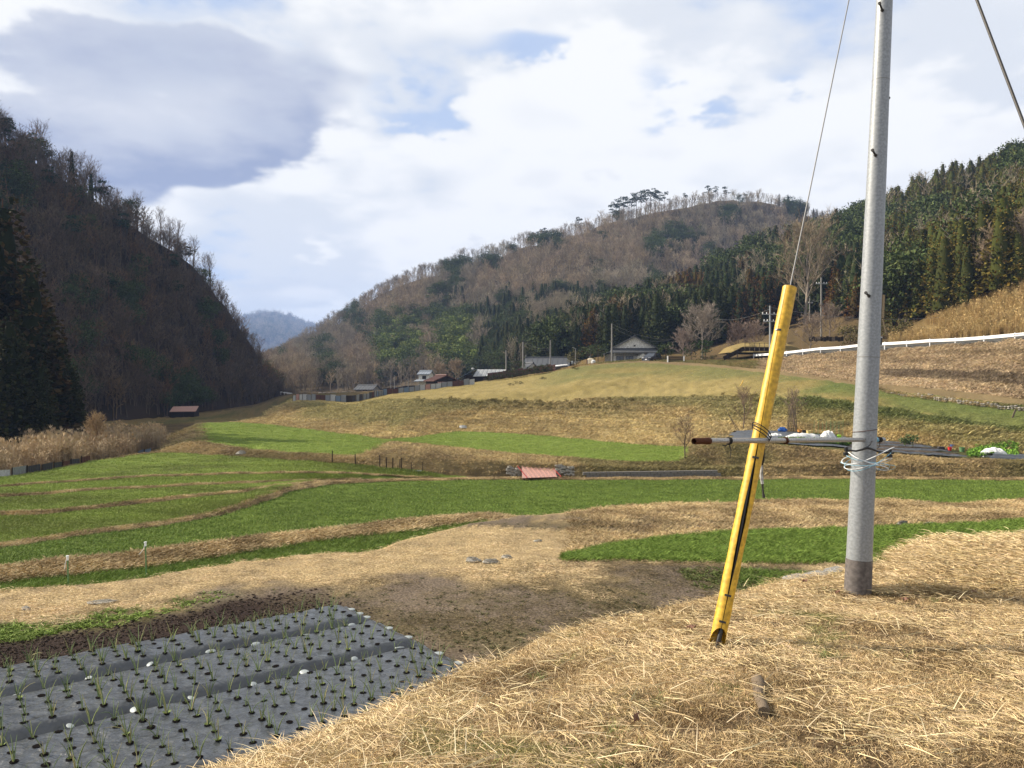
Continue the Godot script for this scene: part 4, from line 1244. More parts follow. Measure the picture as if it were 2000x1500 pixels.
	one.call("low leafless orchard tree below the crossarm pole with a grey trunk", 1582, 108, 5.2, 1.3, 806, Color(0.14, 0.115, 0.095), Color(0.24, 0.19, 0.15), 0.12, 5, 0.035)
	one.call("leafless thicket behind the low orchard tree", 1620, 122, 5.5, 1.2, 807, Color(0.16, 0.13, 0.11), Color(0.24, 0.19, 0.15), 0.1, 5, 0.04)
	one.call("pale bent leafless tree at the forest edge near the right frame edge", 1950, 98, 8.0, 1.2, 808, Color(0.24, 0.19, 0.14), Color(0.28, 0.215, 0.15), 0.15, 5, 0.04)
	one.call("pale leafless shrub at the forest edge left of the bent tree", 1905, 101, 5.5, 1.3, 809, Color(0.22, 0.17, 0.13), Color(0.26, 0.20, 0.145), 0.1, 5, 0.04)
	one.call("leafless tree at the right frame edge above the golden grass", 2010, 96, 8.5, 1.2, 810, Color(0.24, 0.19, 0.14), Color(0.27, 0.21, 0.15), 0.15, 5, 0.04)
	one.call("pale leafless thicket behind the white two storey house", 890, 185, 5.5, 1.25, 811, Color(0.26, 0.21, 0.16), pale_twig, 0.08, 7, 0.06)
	one.call("pale leafless thicket left of the tin roofed building", 862, 190, 5.2, 1.25, 812, Color(0.24, 0.2, 0.16), pale_twig, 0.08, 6, 0.06)
	one.call("small bare persimmon tree at the right corner of the far green field", 1338, 52.8, 2.75, 1.05, 813, Color(0.085, 0.065, 0.05), Color(0.17, 0.11, 0.085), 0.14, 1, 0.014)
	one.call("many stemmed leafless tree at the garden beside the yellow guard", 1452, 70.0, 3.6, 0.7, 814, Color(0.15, 0.115, 0.085), Color(0.20, 0.14, 0.10), 0.08, 2, 0.018)
	one.call("leafless shrub behind the bundle of poles in the garden", 1552, 71.0, 3.3, 0.8, 815, Color(0.16, 0.12, 0.09), Color(0.22, 0.165, 0.12), 0.08, 3, 0.018)
	var ivy := leafy(820, 3.6, 0.34, 16, 34, 0.22, Color(0.03, 0.06, 0.018), Color(0.075, 0.11, 0.03))
	tree_thing("ivy_clump", ivy, M.leaf, "dark green ivy clump on the trunk of the pinkish cherry", "", land.on(378.0 / F * 127.0, -127.0), "leaves", "ivy")
	var sh := [[1350, 134, 3.2, "green bushy shrub between the car and the cherry tree"], [1300, 139, 3.4, "dark round shrub right of the gabled house"], [1168, 143, 4.2, "clipped dark garden tree left of the gabled house"], [1150, 146, 3.6, "small garden tree with flat layers behind the water tank"], [1120, 150, 3.2, "olive garden shrub beside the street lamp"], [1700, 108, 3.4, "olive green bush left of the steel pole above the road"], [1660, 110, 3.0, "pale olive bush behind the dark plank wall"], [1725, 106, 2.6, "olive bush just right of the steel pole above the guardrail"], [1765, 104, 2.4, "bush with small leaves at the foot of the golden grass"], [1005, 158, 4.0, "dark round tree behind the brown fence"]]
	for i in sh.size():
		var e: Array = sh[i]
		var sheet: Sheet = land if e[1] < land.D[land.col_of(e[0]) * land.R + land.start[31]] else hill_right
		var olive := i >= 4 and i < 9
		tree_thing("shrub", leafy(830 + i, e[2], 0.55, 16, 30, 0.26, Color(0.09, 0.085, 0.03) if olive else EVER, Color(0.18, 0.15, 0.06) if olive else EVER_TIP, 0.0), M.leaf, e[3], "", sheet.on((e[0] - 1000.0) / F * e[1], -e[1]), "leaves", "shrub")


# ---------------------------------------------------------------- ground cover
func tuft(seed_: int, blades: int, lo: float, hi: float, spread: float, width: float, flat: float, bend: float, shade := 0.25) -> ArrayMesh:
	var g := RandomNumberGenerator.new()
	g.seed = seed_
	var b := Geo.new()
	for i in blades:
		var az := g.randf() * TAU
		var o := Vector3(cos(az), 0, sin(az))
		var p := Vector3(g.randf_range(-1, 1), 0, g.randf_range(-1, 1)) * spread
		var h := g.randf_range(lo, hi)
		var d := (o * (flat + g.randf() * 0.5) + Vector3.UP * g.randf_range(0.6, 1.0) * (1.0 - flat * 0.75)).normalized()
		if flat > 0.8:
			p.y += g.randf_range(0.0, 0.035)
		var m := p + d * h * 0.55
		var e := m + (d + o * bend * g.randf() + Vector3.DOWN * bend * 0.5).normalized() * h * 0.45
		var s := d.cross(Vector3(g.randf_range(-1, 1), g.randf_range(-1, 1), g.randf_range(-1, 1))).normalized() * width * 0.5
		var k := g.randf_range(1.0 - shade, 1.0 + shade)
		b.col = Color(k, k * g.randf_range(0.94, 1.03), k * g.randf_range(0.85, 1.1))
		b.tri(p - s, m - s * 0.8, m + s * 0.8)
		b.tri(p - s, m + s * 0.8, p + s)
		b.tri(m - s * 0.8, e, m + s * 0.8)
	return b.mesh(M.straw)

func reed(seed_: int, h: float, plume: float) -> ArrayMesh:
	var g := RandomNumberGenerator.new()
	g.seed = seed_
	var b := Geo.new()
	for i in 22:
		var az := g.randf() * TAU
		var o := Vector3(cos(az), 0, sin(az))
		var p := Vector3(g.randf_range(-1, 1), 0, g.randf_range(-1, 1)) * 0.35
		var len := h * g.randf_range(0.6, 1.0)
		var q := p + Vector3.UP * len + o * len * g.randf_range(0.03, 0.22)
		b.col = Color.WHITE * g.randf_range(0.75, 1.15)
		b.col.a = 1.0
		b.sliver(p, q, 0.03, o)
		for k in 3:
			var t := g.randf_range(0.2, 0.85)
			var az2 := g.randf() * TAU
			var s := p.lerp(q, t)
			b.kite(s, s + Vector3(cos(az2), g.randf_range(-0.3, 0.9), sin(az2)).normalized() * h * g.randf_range(0.14, 0.28), 0.035, Vector3.UP, 0.3)
		if g.randf() < plume:
			b.col = Color(1.5, 1.55, 1.6)
			for k in 5:
				b.kite(q - Vector3.UP * 0.03, q + Vector3(g.randf_range(-0.5, 0.5), g.randf_range(0.1, 1.0), g.randf_range(-0.5, 0.5)).normalized() * 0.24, 0.06, o)
	return b.mesh(M.straw)

func cover_ground() -> void:
	# the foreground bank: stubble, and the mown straw lying on it
	var stub := []
	var lying := []
	var sm := []
	var lm := []
	for i in 3:
		stub.append(tuft(900 + i, 26, 0.014, 0.045, 0.05, 0.0027, 0.35, 0.5, 0.4))
		lying.append(tuft(910 + i, 13, 0.025, [0.07, 0.085, 0.13][i], 0.07, 0.0027, 1.0, 0.35, 0.4))
		sm.append([]); lm.append([])
	for i in 52000:
		var p := land.pick(rng, -30, 2060, 1, 3)
		if i % 5 == 0:
			p = land.pick(rng, 380, 2060, 2, 4)
		var a := nz.get_noise_2d(p.x * 14.0, p.z * 14.0)
		var b := nf.get_noise_2d(p.x * 1.3, p.z * 1.3)
		var mown := smoothstep(0.24, 0.38, nz.get_noise_2d(p.x * 22.0 + 300.0, p.z * 22.0))
		if rng.randf() < mown * 0.85:
			continue
		var c := blend(Color(0.29, 0.205, 0.105), Color(0.62, 0.475, 0.27), 0.5 + a * 1.0 + b * 0.7)
		if nz.get_noise_2d(p.x * 16.0 - 90.0, p.z * 16.0) > 0.43:
			c = c.lerp(Color(0.24, 0.27, 0.09), 0.6)
		stub[0] = stub[0]
		sm[i % 3].append([posed(p - Vector3.UP * 0.004, rng.randf() * TAU, rng.randf_range(0.7, 1.35)), vary(c, 0.18)])
	for i in 30000:
		var p := land.pick(rng, -30, 2060, 1, 3)
		if i % 4 == 0:
			p = land.pick(rng, 1650, 2060, 2, 3)
		elif i % 6 == 0:
			p = land.pick(rng, 340, 2060, 2, 4)
		var a := nz.get_noise_2d(p.x * 9.0 + 30.0, p.z * 9.0)
		var b := nf.get_noise_2d(p.x * 0.9, p.z * 0.9)
		var mound := smoothstep(1690.0, 1800.0, pix(p).x) * smoothstep(-6.4, -7.0, p.z)
		if a + b * 0.6 < -0.02 and mound < 0.5 and rng.randf() < 0.8 or i % 3 == 2 and rng.randf() < 0.6 and mound < 0.5:
			continue
		if mound < 0.4 and nz.get_noise_2d(p.x * 22.0 + 300.0, p.z * 22.0) > 0.3 and rng.randf() < 0.75:
			continue
		var c := blend(Color(0.45, 0.335, 0.18), Color(0.68, 0.54, 0.32), 0.45 + a * 0.7 + rng.randf_range(-0.3, 0.3) + mound * 0.25)
		lm[i % 3].append([posed(p + Vector3.UP * rng.randf_range(0.0, 0.02 + mound * 0.05), rng.randf() * TAU, rng.randf_range(0.6, 1.3) * (1.0 + mound * 0.35)), vary(c, 0.15)])
	for i in 3:
		strew("dry_stubble", "short dry stubble standing on the foreground bank", "grass", stub[i], sm[i])
		strew("mown_straw", "pale mown straw lying on the foreground bank", "straw", lying[i], lm[i])
	var stem := tuft(918, 3, 0.16, 0.34, 0.05, 0.0038, 1.0, 0.25, 0.35)
	var green := tuft(919, 22, 0.03, 0.09, 0.04, 0.003, 0.35, 0.7, 0.35)
	var rm := []
	var gm := []
	for i in 900:
		var p := land.pick(rng, 0, 2060, 1, 3)
		rm.append([posed(p + Vector3.UP * rng.randf_range(0.02, 0.04), rng.randf() * TAU, rng.randf_range(0.6, 1.2)), vary(blend(Color(0.40, 0.29, 0.16), Color(0.78, 0.66, 0.42), rng.randf()), 0.2)])
		p = land.pick(rng, 0, 2060, 1, 3)
		if nz.get_noise_2d(p.x * 16.0 - 90.0, p.z * 16.0) > 0.2:
			gm.append([posed(p, rng.randf() * TAU, rng.randf_range(0.5, 1.1)), vary(Color(0.19, 0.22, 0.075), 0.3)])
	strew("fallen_stems", "longer pale dry stems lying over the mown bank", "straw", stem, rm)
	strew("green_tufts", "small green grass tufts coming up through the straw", "grass", green, gm)
	# the plot: straw on the path, weeds, clods
	var st := []
	var wd := []
	var cl := []
	var weed := tuft(925, 12, 0.03, 0.07, 0.035, 0.010, 0.6, 0.5)
	var clod := Geo.new()
	clod.rock(Vector3.ZERO, Vector3(0.02, 0.013, 0.02), rng, 0.35)
	for i in 30000:
		var p := land.pick(rng, -30, 2060, 4, 7)
		if i % 2:
			p = land.pick(rng, -30, 1500, 4, 5)
		var m := plot_mix(p)
		var v := (p.x + 1.58) * 0.613 + (p.z + 7.86) * 0.79
		var u := (p.x + 1.58) * 0.79 - (p.z + 7.86) * 0.613
		if v > -0.22 and u < 0.03:
			continue
		if -p.z > 10.2 and p.x > 0.8 and -p.z < 13.1 - 0.3 * absf(p.x - 4.0) * 0.0 and pix(p).x > 1110.0:
			if m[0] < 0.3:
				continue
		var r := rng.randf()
		if r < m[2] * 0.8:
			cl.append([posed(p, rng.randf() * TAU, rng.randf_range(0.25, 1.0)), vary(Color(0.05, 0.036, 0.028), 0.4)])
		elif r < m[1] * 0.75:
			wd.append([posed(p, rng.randf() * TAU, rng.randf_range(0.6, 1.3)), vary(Color(0.15, 0.21, 0.04) if p.x < 0.0 else Color(0.10, 0.13, 0.035), 0.3)])
		elif r < 0.05 + m[0] * 0.9:
			st.append([posed(p, rng.randf() * TAU, rng.randf_range(0.5, 1.15)), vary(blend(Color(0.20, 0.15, 0.08), Color(0.68, 0.53, 0.31), m[0] * 0.9 + m[4] * 0.9 + m[3] * 0.5 - 0.05), 0.28)])
		elif r < 0.30 and rng.randf() < 0.5 + m[3]:
			wd.append([posed(p, rng.randf() * TAU, rng.randf_range(0.3, 0.7)), vary(Color(0.085, 0.085, 0.035), 0.3)])
	var debris := []
	for i in 9000:
		var p := land.pick(rng, 560, 1560, 4, 5)
		var v := (p.x + 1.58) * 0.613 + (p.z + 7.86) * 0.79
		var u := (p.x + 1.58) * 0.79 - (p.z + 7.86) * 0.613
		if v > -0.22 and u < 0.03:
			continue
		var a := nz.get_noise_2d(p.x * 11.0 + 60.0, p.z * 11.0)
		var east := smoothstep(-0.5, 1.6, p.x)
		if a + rng.randf_range(-0.4, 0.4) + east * 0.35 > 0.12:
			debris.append([posed(p, rng.randf() * TAU, rng.randf_range(0.3, 1.0)), vary(blend(Color(0.075, 0.062, 0.035), Color(0.22, 0.17, 0.09), rng.randf() * rng.randf() + 0.2 * (1.0 - east)), 0.3)])
	strew("plant_debris", "dark dry plant debris on the bare soil", "debris", lying[0], debris)
	strew("path_straw", "thin dry straw on the path beyond the onion bed", "straw", lying[1], st)
	strew("weeds", "low green weeds on the bare plot", "weeds", weed, wd)
	strew("clods", "dark clods on the tilled soil strip", "soil", clod.mesh(M.plain), cl)
	# wheat
	var blade := tuft(930, 14, 0.04, 0.10, 0.09, 0.0048, 0.3, 0.7)
	var blade2 := tuft(931, 22, 0.06, 0.14, 0.30, 0.014, 0.3, 0.7)
	var w := []
	for i in 14000:
		var p := land.pick(rng, 1106, 2080, 5, 6)
		w.append([posed(p, rng.randf() * TAU, rng.randf_range(0.7, 1.25)), vary(Color(0.15, 0.225, 0.042), 0.28)])
	for i in 5200:
		var p := land.pick(rng, -40, 950, 7, 9)
		w.append([posed(p, rng.randf() * TAU, rng.randf_range(0.6, 1.15)), vary(Color(0.145, 0.21, 0.04), 0.28)])
	for i in 2600:
		var p := land.pick(rng, 1440, 1720, 4, 5)
		if p.x > 2.6 + nz.get_noise_2d(p.x * 9.0, p.z * 9.0) and -p.z < 9.9:
			w.append([posed(p, rng.randf() * TAU, rng.randf_range(0.6, 1.15)), vary(Color(0.13, 0.20, 0.04), 0.25)])
	strew("wheat", "young wheat in the near strips", "wheat", blade, w)
	w = []
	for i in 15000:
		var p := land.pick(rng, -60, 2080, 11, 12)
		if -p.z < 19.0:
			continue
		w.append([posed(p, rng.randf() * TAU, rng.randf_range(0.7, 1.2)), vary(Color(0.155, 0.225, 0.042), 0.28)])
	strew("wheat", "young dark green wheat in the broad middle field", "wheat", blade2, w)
	w = []
	for e in [[13, 14, 560.0, 4500], [15, 16, 600.0, 2500], [17, 18, 700.0, 3000], [19, 20, 850.0, 4000]]:
		for i in e[3]:
			var p := land.pick(rng, -60, e[2], e[0], e[1])
			var a := nz.get_noise_2d(p.x * 1.2, p.z * 4.0)
			w.append([posed(p, rng.randf() * TAU, rng.randf_range(0.7, 1.15)), vary(blend(Color(0.165, 0.205, 0.042), Color(0.26, 0.335, 0.07), 0.5 + a), 0.22)])
	for e in [[390, 740, 3500], [770, 1335, 4500]]:
		for i in e[2]:
			var p := land.pick(rng, e[0], e[1], 23, 24)
			w.append([posed(p, rng.randf() * TAU, rng.randf_range(0.7, 1.1)), vary(Color(0.235, 0.315, 0.065), 0.2)])
	strew("wheat", "young wheat on the terraces behind", "wheat", blade2, w)
	# dry grass on the banks
	var dry := tuft(940, 22, 0.06, 0.17, 0.16, 0.010, 0.45, 0.7, 0.35)
	var dry2 := tuft(941, 30, 0.12, 0.36, 0.36, 0.022, 0.45, 0.8, 0.35)
	var t1 := []
	var t2 := []
	for e in [[7, 9, 955.0, 2060.0, 2500], [9, 10, -40.0, 1100.0, 4200], [12, 13, -40.0, 2060.0, 4600], [14, 15, -40.0, 640.0, 2400], [16, 17, -40.0, 700.0, 2200], [18, 19, -40.0, 840.0, 2200], [6, 7, 1110.0, 2060.0, 4000]]:
		for i in e[4]:
			var p := land.pick(rng, e[2], e[3], e[0], e[1])
			var a := nf.get_noise_2d(p.x * 0.8, p.z * 0.8)
			t1.append([posed(p, rng.randf() * TAU, rng.randf_range(0.6, 1.3) * (0.6 if e[0] == 6 else (1.05 if e[0] == 12 else 0.95) if e[0] >= 12 else 0.85)), vary(blend(Color(0.24, 0.175, 0.09), Color(0.56, 0.43, 0.235), 0.5 + a * 1.2), 0.2)])
	for e in [[20, 23, 330.0, 2060.0, 9000, 0.9], [24, 25, 470.0, 2060.0, 7000, 1.3], [25, 26, 520.0, 2060.0, 9000, 1.5], [26, 27, 560.0, 2060.0, 4200, 0.5], [27, 28, 1700.0, 2060.0, 500, 1.0], [29, 30, 1100.0, 2060.0, 9000, 1.3], [23, 24, 1345.0, 1500.0, 700, 0.8], [20, 22, -60.0, 330.0, 1500, 0.9], [21, 25, 325.0, 400.0, 900, 1.2]]:
		for i in e[4]:
			var p := land.pick(rng, e[2], e[3], e[0], e[1])
			var q := pix(p)
			var r := 0
			var c: Color
			if e[0] == 24 or e[0] == 25:
				var rr := land.start[24]
				var cc := land.col_of(q.x)
				while rr < land.start[26] and land.D[cc * land.R + rr] < -p.z:
					rr += 1
				c = paint_slope(p, q.x, rr)
			elif e[0] == 26:
				c = paint_plateau(p, q.x, land.start[26] + 7)
			elif e[0] == 29:
				var rr := land.start[29]
				var cc := land.col_of(q.x)
				while rr < land.start[30] and land.D[cc * land.R + rr] < -p.z:
					rr += 1
				c = paint_stubble(p, q.x, rr)
			else:
				c = paint_bank(p, q.x, r)
			t2.append([posed(p - Vector3.UP * 0.03, rng.randf() * TAU, rng.randf_range(0.5, 1.15) * e[5]), vary(c * 1.35, 0.28)])
	strew("dry_grass", "dry grass along the field edges and bunds", "grass", dry, t1)
	strew("bank_grass", "rough dry grass on the terrace banks and slopes", "grass", dry2, t2)
	# scrub on the big bank
	var scrub := joined(leafy(950, 0.9, 0.6, 9, 16, 0.13, Color(0.055, 0.05, 0.02), Color(0.14, 0.11, 0.05), 0.0), M.leaf)
	var sc := []
	for i in 900:
		var p := land.pick(rng, 800, 1480, 25, 26)
		var a := nz.get_noise_2d(p.x * 0.9, p.z * 0.9)
		var t := (p.y + 2.3) / 2.3
		if t > 0.35 and a + t * 0.35 + rng.randf() * 0.5 > 0.62:
			sc.append([posed(p - Vector3.UP * 0.1, rng.randf() * TAU, rng.randf_range(0.3, 0.7)), vary(Color(2.0, 1.9, 1.5), 0.4)])
	for i in 900:
		var p := land.pick(rng, 1690, 2060, 29, 30)
		var a := nz.get_noise_2d(p.x * 1.2, p.z * 1.2)
		var t := (p.y - land.height(p.x * 0.985, p.z * 0.985))
		if a + rng.randf() * 0.3 > 0.42 and t < 10.0:
			sc.append([posed(p - Vector3.UP * 0.1, rng.randf() * TAU, rng.randf_range(0.2, 0.5)), vary(Color(1.2, 0.9, 0.7), 0.3)])
	strew("scrub", "dark low scrub under the edge of the yellow plateau", "scrub", scrub, sc)
	# reeds
	var rd := [reed(960, 2.1, 0.12), reed(961, 1.8, 0.35)]
	var rp := [[], []]
	for i in 2300:
		var p := land.pick(rng, -80, 320, 20, 24)
		var q := pix(p)
		if -p.z > 50.0 + smoothstep(0.0, 250.0, q.x) * 40.0 + rng.randf() * 14.0 or q.x > 255.0 and -p.z < 66.0 or -p.z < lerpf(41.0, 55.0, clampf(q.x / 260.0, -0.2, 1.0)) + 1.6:
			continue
		var bright := nz.get_noise_2d(p.x * 1.5, p.z * 1.5)
		rp[1 if rng.randf() < 0.25 else 0].append([posed(p, rng.randf() * TAU, rng.randf_range(0.55, 1.15) * (1.0 + 0.35 * nz.get_noise_2d(p.x * 2.5, p.z * 2.5))), vary(blend(Color(0.28, 0.205, 0.12), Color(0.42, 0.32, 0.19), 0.5 + bright), 0.2)])
	for i in 2:
		strew("reeds", "tall pale reeds at the foot of the dark cedars", "reeds", rd[i], rp[i])
	var gold := []
	for i in 1900:
		var p := hill_right.pick(rng, 1735, 2070, 0, 1)
		var q := pix(p)
		if q.x + nz.get_noise_2d(p.x, p.z) * 90.0 < 1800.0 and q.y < 655.0 or rng.randf() * 120.0 > q.x - 1700.0:
			continue
		gold.append([posed(p, rng.randf() * TAU, rng.randf_range(0.45, 0.8)), vary(blend(Color(0.32, 0.22, 0.09), Color(0.50, 0.37, 0.17), rng.randf()), 0.2)])
	strew("golden_grass", "tall golden grass on the slope above the guardrail", "grass", rd[0], gold)
	var tb := bare_tree(970, 3.3, 0.55, 16, 15, 12, 0.03, Color(0.22, 0.16, 0.095), Color(0.34, 0.245, 0.135), 0.06)
	tree_thing("dry_bush", tb, M.bark, "pointed heap of tan vines rising from the reeds", "", land.on(-808.0 / F * 60.0, -60.0), "branches", "bush")


# ---------------------------------------------------------------- the pole, its guy guard and what hangs on them
var pole_foot: Vector3
var pole_dir: Vector3
var guy_foot: Vector3
var guy_top: Vector3

func facing(dir: Vector3, toward: Vector3) -> Basis:     # y along dir, z as near as can be to toward
	var y := dir.normalized()
	var z := (toward - y * toward.dot(y)).normalized()
	return Basis(y.cross(z), y, z)

func guy_at(py: float) -> Vector3:
	var lo := 0.0
	var hi := 1.0
	for i in 40:
		var m := (lo + hi) / 2.0
		if pix(guy_foot.lerp(guy_top, m)).y > py:
			lo = m
		else:
			hi = m
	return guy_foot.lerp(guy_top, lo)

func make_pole() -> void:
	pole_foot = land.on(675.0 / F * 6.8, -6.8)
	pole_dir = (P(1728, 0, 6.8) - P(1675, 1165, 6.8)).normalized()
	var b := facing(pole_dir, Vector3(-0.4, 0, 1))
	var t := thing("utility_pole", "tall tapered grey steel pole with step bolts and a dark foot", "utility pole", pole_foot)
	var g := Geo.new()
	var r := func(s: float) -> float: return 0.108 - 0.0083 * s
	var pts := []
	var rr := []
	for i in 17:
		pts.append(pole_dir * (-0.5 + i * 0.5625))
		rr.append(r.call(-0.5 + i * 0.5625))
	g.path(pts, rr, 40, true)
	part("pole", g, M.galvanised, t)
	g = Geo.new()
	g.path([pole_dir * -0.4, pole_dir * 0.29, pole_dir * 0.292], [0.1135, 0.1085, 0.1035], 40)
	part("foot_coating", g, M.pole_coating, t, "dark brown coating round the foot of the pole")
	for s in [2.03, 4.42]:      # seams where the pole sections meet
		g = Geo.new()
		g.path([pole_dir * s, pole_dir * (s + 0.004), pole_dir * (s + 0.008)], [r.call(s) + 0.0006, r.call(s) + 0.0016, r.call(s) + 0.0004], 40)
		part("band", g, M.wire, t)
	for e in [[35.0, -1], [316.0, -1], [588.0, -1], [192.0, 1], [455.0, 2]]:
		var s = (1165.0 - e[0]) / 1165.0 * 5.16
		var az: float = -0.62 if e[1] == -1 else (2.35 if e[1] == 1 else 2.8)
		var o := Vector3(sin(az), 0, cos(az))
		g = Geo.new()
		var p: Vector3 = pole_dir * s + o * (r.call(s) - 0.01)
		var q: Vector3 = p + (o + Vector3.UP * 0.12).normalized() * 0.125
		g.tube(p, q, 0.0085, 0.0085, 10)
		g.tube(q, q + (q - p).normalized() * 0.012, 0.0135, 0.0135, 10, true)
		g.tube(p + (q - p) * 0.08, p + (q - p) * 0.16, 0.015, 0.015, 6, true)
		part("step_bolt", g, M.steel_dark, t)
	var side := Vector3(0.93, 0, 0.37)
	g = Geo.new()
	g.box(pole_dir * 2.47 + side * 0.098, Vector3(0.036, 0.20, 0.006), facing(pole_dir, Vector3(0.6, 0, 0.8)))
	g.box(pole_dir * 2.30 + side * 0.112, Vector3(0.022, 0.13, 0.005), facing(Vector3(0.22, -1, 0.05), Vector3(0.5, 0, 0.8)))
	part("bracket_strip", g, M.bamboo, t, "beige strip bracket on the right side of the pole")
	g = Geo.new()
	g.bevel_box(pole_dir * 2.17 + side * 0.094, Vector3(0.034, 0.082, 0.005), 0.002, facing(pole_dir, Vector3(0.55, 0, 0.83)))
	var plate := part("number_plate", g, M.tin_white, t, "small white plate on the right side of the pole")
	g = Geo.new()
	g.box(pole_dir * 2.17 + side * 0.096 + Vector3(0.001, 0, 0.003), Vector3(0.018, 0.058, 0.003), facing(pole_dir, Vector3(0.55, 0, 0.83)))
	part("plate_mark", g, M.steel_dark, plate)
	g = Geo.new()
	var ring := []
	var rad := []
	for i in 33:
		var a := TAU * i / 32.0
		ring.append(pole_dir * (1.40 + 0.018 * cos(a)) + b * Vector3(cos(a), 0, sin(a)) * (r.call(1.4) + 0.003))
		rad.append(0.0022)
	g.path(ring, rad, 5)
	part("wire_tie", g, M.rust, t, "thin rusty wire round the pole above the pipe")

	# the guy wire and its yellow guard
	guy_foot = land.on(398.0 / F * 5.2, -5.2)
	guy_top = pole_foot + pole_dir * 7.05
	t = thing("guy_wire", "thin twisted steel guy wire rising out of the yellow guard", "wire", guy_foot)
	g = Geo.new()
	g.tube(guy_foot * 0.0, guy_top - guy_foot, 0.0048, 0.0048, 8)
	part("strand", g, M.wire, t)
	var along := (guy_top - guy_foot).normalized()
	var bas := facing(along, Vector3(-0.26, 0.3, 0.95))
	g = Geo.new()
	var s0 := 0.02
	var len := guy_at(562.0).distance_to(guy_foot) - s0
	pts = []
	rr = []
	for i in 25:
		var s := -0.08 + (len * 0.72) * i / 24.0
		pts.append(along * s + bas * Vector3(0.008 * sin(s * 4.0) + 0.006, 0, 0.016 + 0.008 * cos(s * 6.0)))
		rr.append(0.0155)
	g.path(pts, rr, 10)
	part("anchor_sleeve", g, M.black_plastic, t, "glossy black sleeve inside the yellow guard")
	var y := thing("guy_guard", "leaning split yellow plastic tube over the guy wire", "guard", guy_foot)
	g = Geo.new()
	var rows := 72
	var seam := func(u: float) -> float: return lerpf(0.16, -0.52, smoothstep(0.35, 1.0, u))
	var gap := func(u: float) -> float: return 0.035 + 0.30 * exp(-pow((u - 0.335) / 0.135, 2.0)) + 0.05 * exp(-pow((u - 0.2) / 0.06, 2.0))
	var outer := []
	var inner := []
	for i in rows + 1:
		var u := float(i) / rows
		var ro := []
		var ri := []
		for k in 33:
			var a: float = seam.call(u) + gap.call(u) + (TAU - 2.0 * gap.call(u)) * k / 32.0
			var front := cos(a - seam.call(u))
			var s := s0 + len * u + (0.10 * maxf(front, 0.0) * exp(-u * 14.0))
			if u == 0.0:
				s = s0 + 0.13 * smoothstep(-0.4, 1.0, front)
			var wob := 0.0012 * sin(u * 60.0 + a * 2.0)
			var o := bas * Vector3(sin(a), 0, cos(a))
			ro.append(along * s + o * (0.0505 + wob))
			ri.append(along * s + o * (0.0465 + wob))
		outer.append(ro)
		inner.append(ri)
	for i in rows:
		for k in 32:
			var n0: Vector3 = (outer[i][k] - inner[i][k]).normalized()
			var n1: Vector3 = (outer[i][k + 1] - inner[i][k + 1]).normalized()
			g.tri_n(outer[i][k], outer[i][k + 1], outer[i + 1][k + 1], n0, n1, n1)
			g.tri_n(outer[i][k], outer[i + 1][k + 1], outer[i + 1][k], n0, n1, n0)
			g.tri_n(inner[i][k], inner[i][k + 1], inner[i + 1][k + 1], -n0, -n1, -n1)
			g.tri_n(inner[i][k], inner[i + 1][k + 1], inner[i + 1][k], -n0, -n1, -n0)
		for k in [0, 32]:
			g.quad(outer[i][k], outer[i + 1][k], inner[i + 1][k], inner[i][k])
	for i in [0, rows]:
		for k in 32:
			g.quad(outer[i][k], outer[i][k + 1], inner[i][k + 1], inner[i][k])
	part("tube", g, M.yellow_plastic, y)
	for py in [649.0, 896.0, 1163.0, 1214.0]:
		var c := guy_at(py) - guy_foot
		var u := clampf((c.length() - s0) / len, 0.0, 1.0)
		var a: float = seam.call(u)
		g = Geo.new()
		for m in 5:
			var aa := a + (m - 2) * 0.16
			var o := bas * Vector3(sin(aa), 0, cos(aa))
			g.box(c + o * 0.052, Vector3(0.0105, 0.013, 0.006), facing(along, o))
		part("clip", g, M.black_plastic, y)

	# the horizontal pipe tied across guard and pole
	var pl := P(1355, 861.5, 4.82)
	var pr := P(1726, 858.5, 7.05)
	var dir := (pr - pl).normalized()
	var L := pl.distance_to(pr)
	t = thing("horizontal_pipe", "weathered aluminium pipe with a rusty left end tied to guard and pole", "pipe", pl)
	g = Geo.new()
	g.path([dir * 0.16, dir * (L - 0.14)], [0.0185, 0.0185], 18)
	part("tube", g, M.alloy, t)
	g = Geo.new()
	g.path([dir * 0.0, dir * 0.004, dir * 0.172], [0.0175, 0.0200, 0.0200], 18)
	g.path([dir * 0.135, dir * 0.142, dir * 0.178, dir * 0.184], [0.0205, 0.0222, 0.0222, 0.0190], 18)
	g.path([dir * 0.001, dir * 0.12], [0.0160, 0.0150], 18, false)
	var rust_end := part("rusty_end", g, M.rust, t, "rusty brown open end of the pipe")
	g = Geo.new()
	g.path([dir * 0.06, dir * 0.062], [0.0158, 0.0158], 18, true)
	part("bore", g, M.hole, rust_end)
	g = Geo.new()
	g.path([dir * (L - 0.145), dir * L], [0.0193, 0.0193], 18, true)
	part("coupling", g, M.galvanised, t)
	var wrap := func(s: float, turns: float, spread: float, rw: float, rc: float) -> Geo:
		var q := Geo.new()
		var p := []
		var w := []
		var bb := facing(dir, Vector3.UP)
		var n := int(turns * 14)
		for i in n + 1:
			var a := TAU * turns * i / n
			p.append(dir * (s + spread * (float(i) / n - 0.5) + 0.004 * sin(a * 1.7)) + bb * Vector3(cos(a), 0, sin(a)) * rw)
			w.append(rc)
		q.path(p, w, 5)
		return q
	g = wrap.call(0.42, 4.0, 0.03, 0.0215, 0.0036)
	var h := dir * 0.42
	g.path([h + Vector3(0, -0.02, 0.01), h + Vector3(0.012, -0.06, 0.012), h + Vector3(0.004, -0.115, 0.012)], [0.004, 0.003, 0.002], 5)
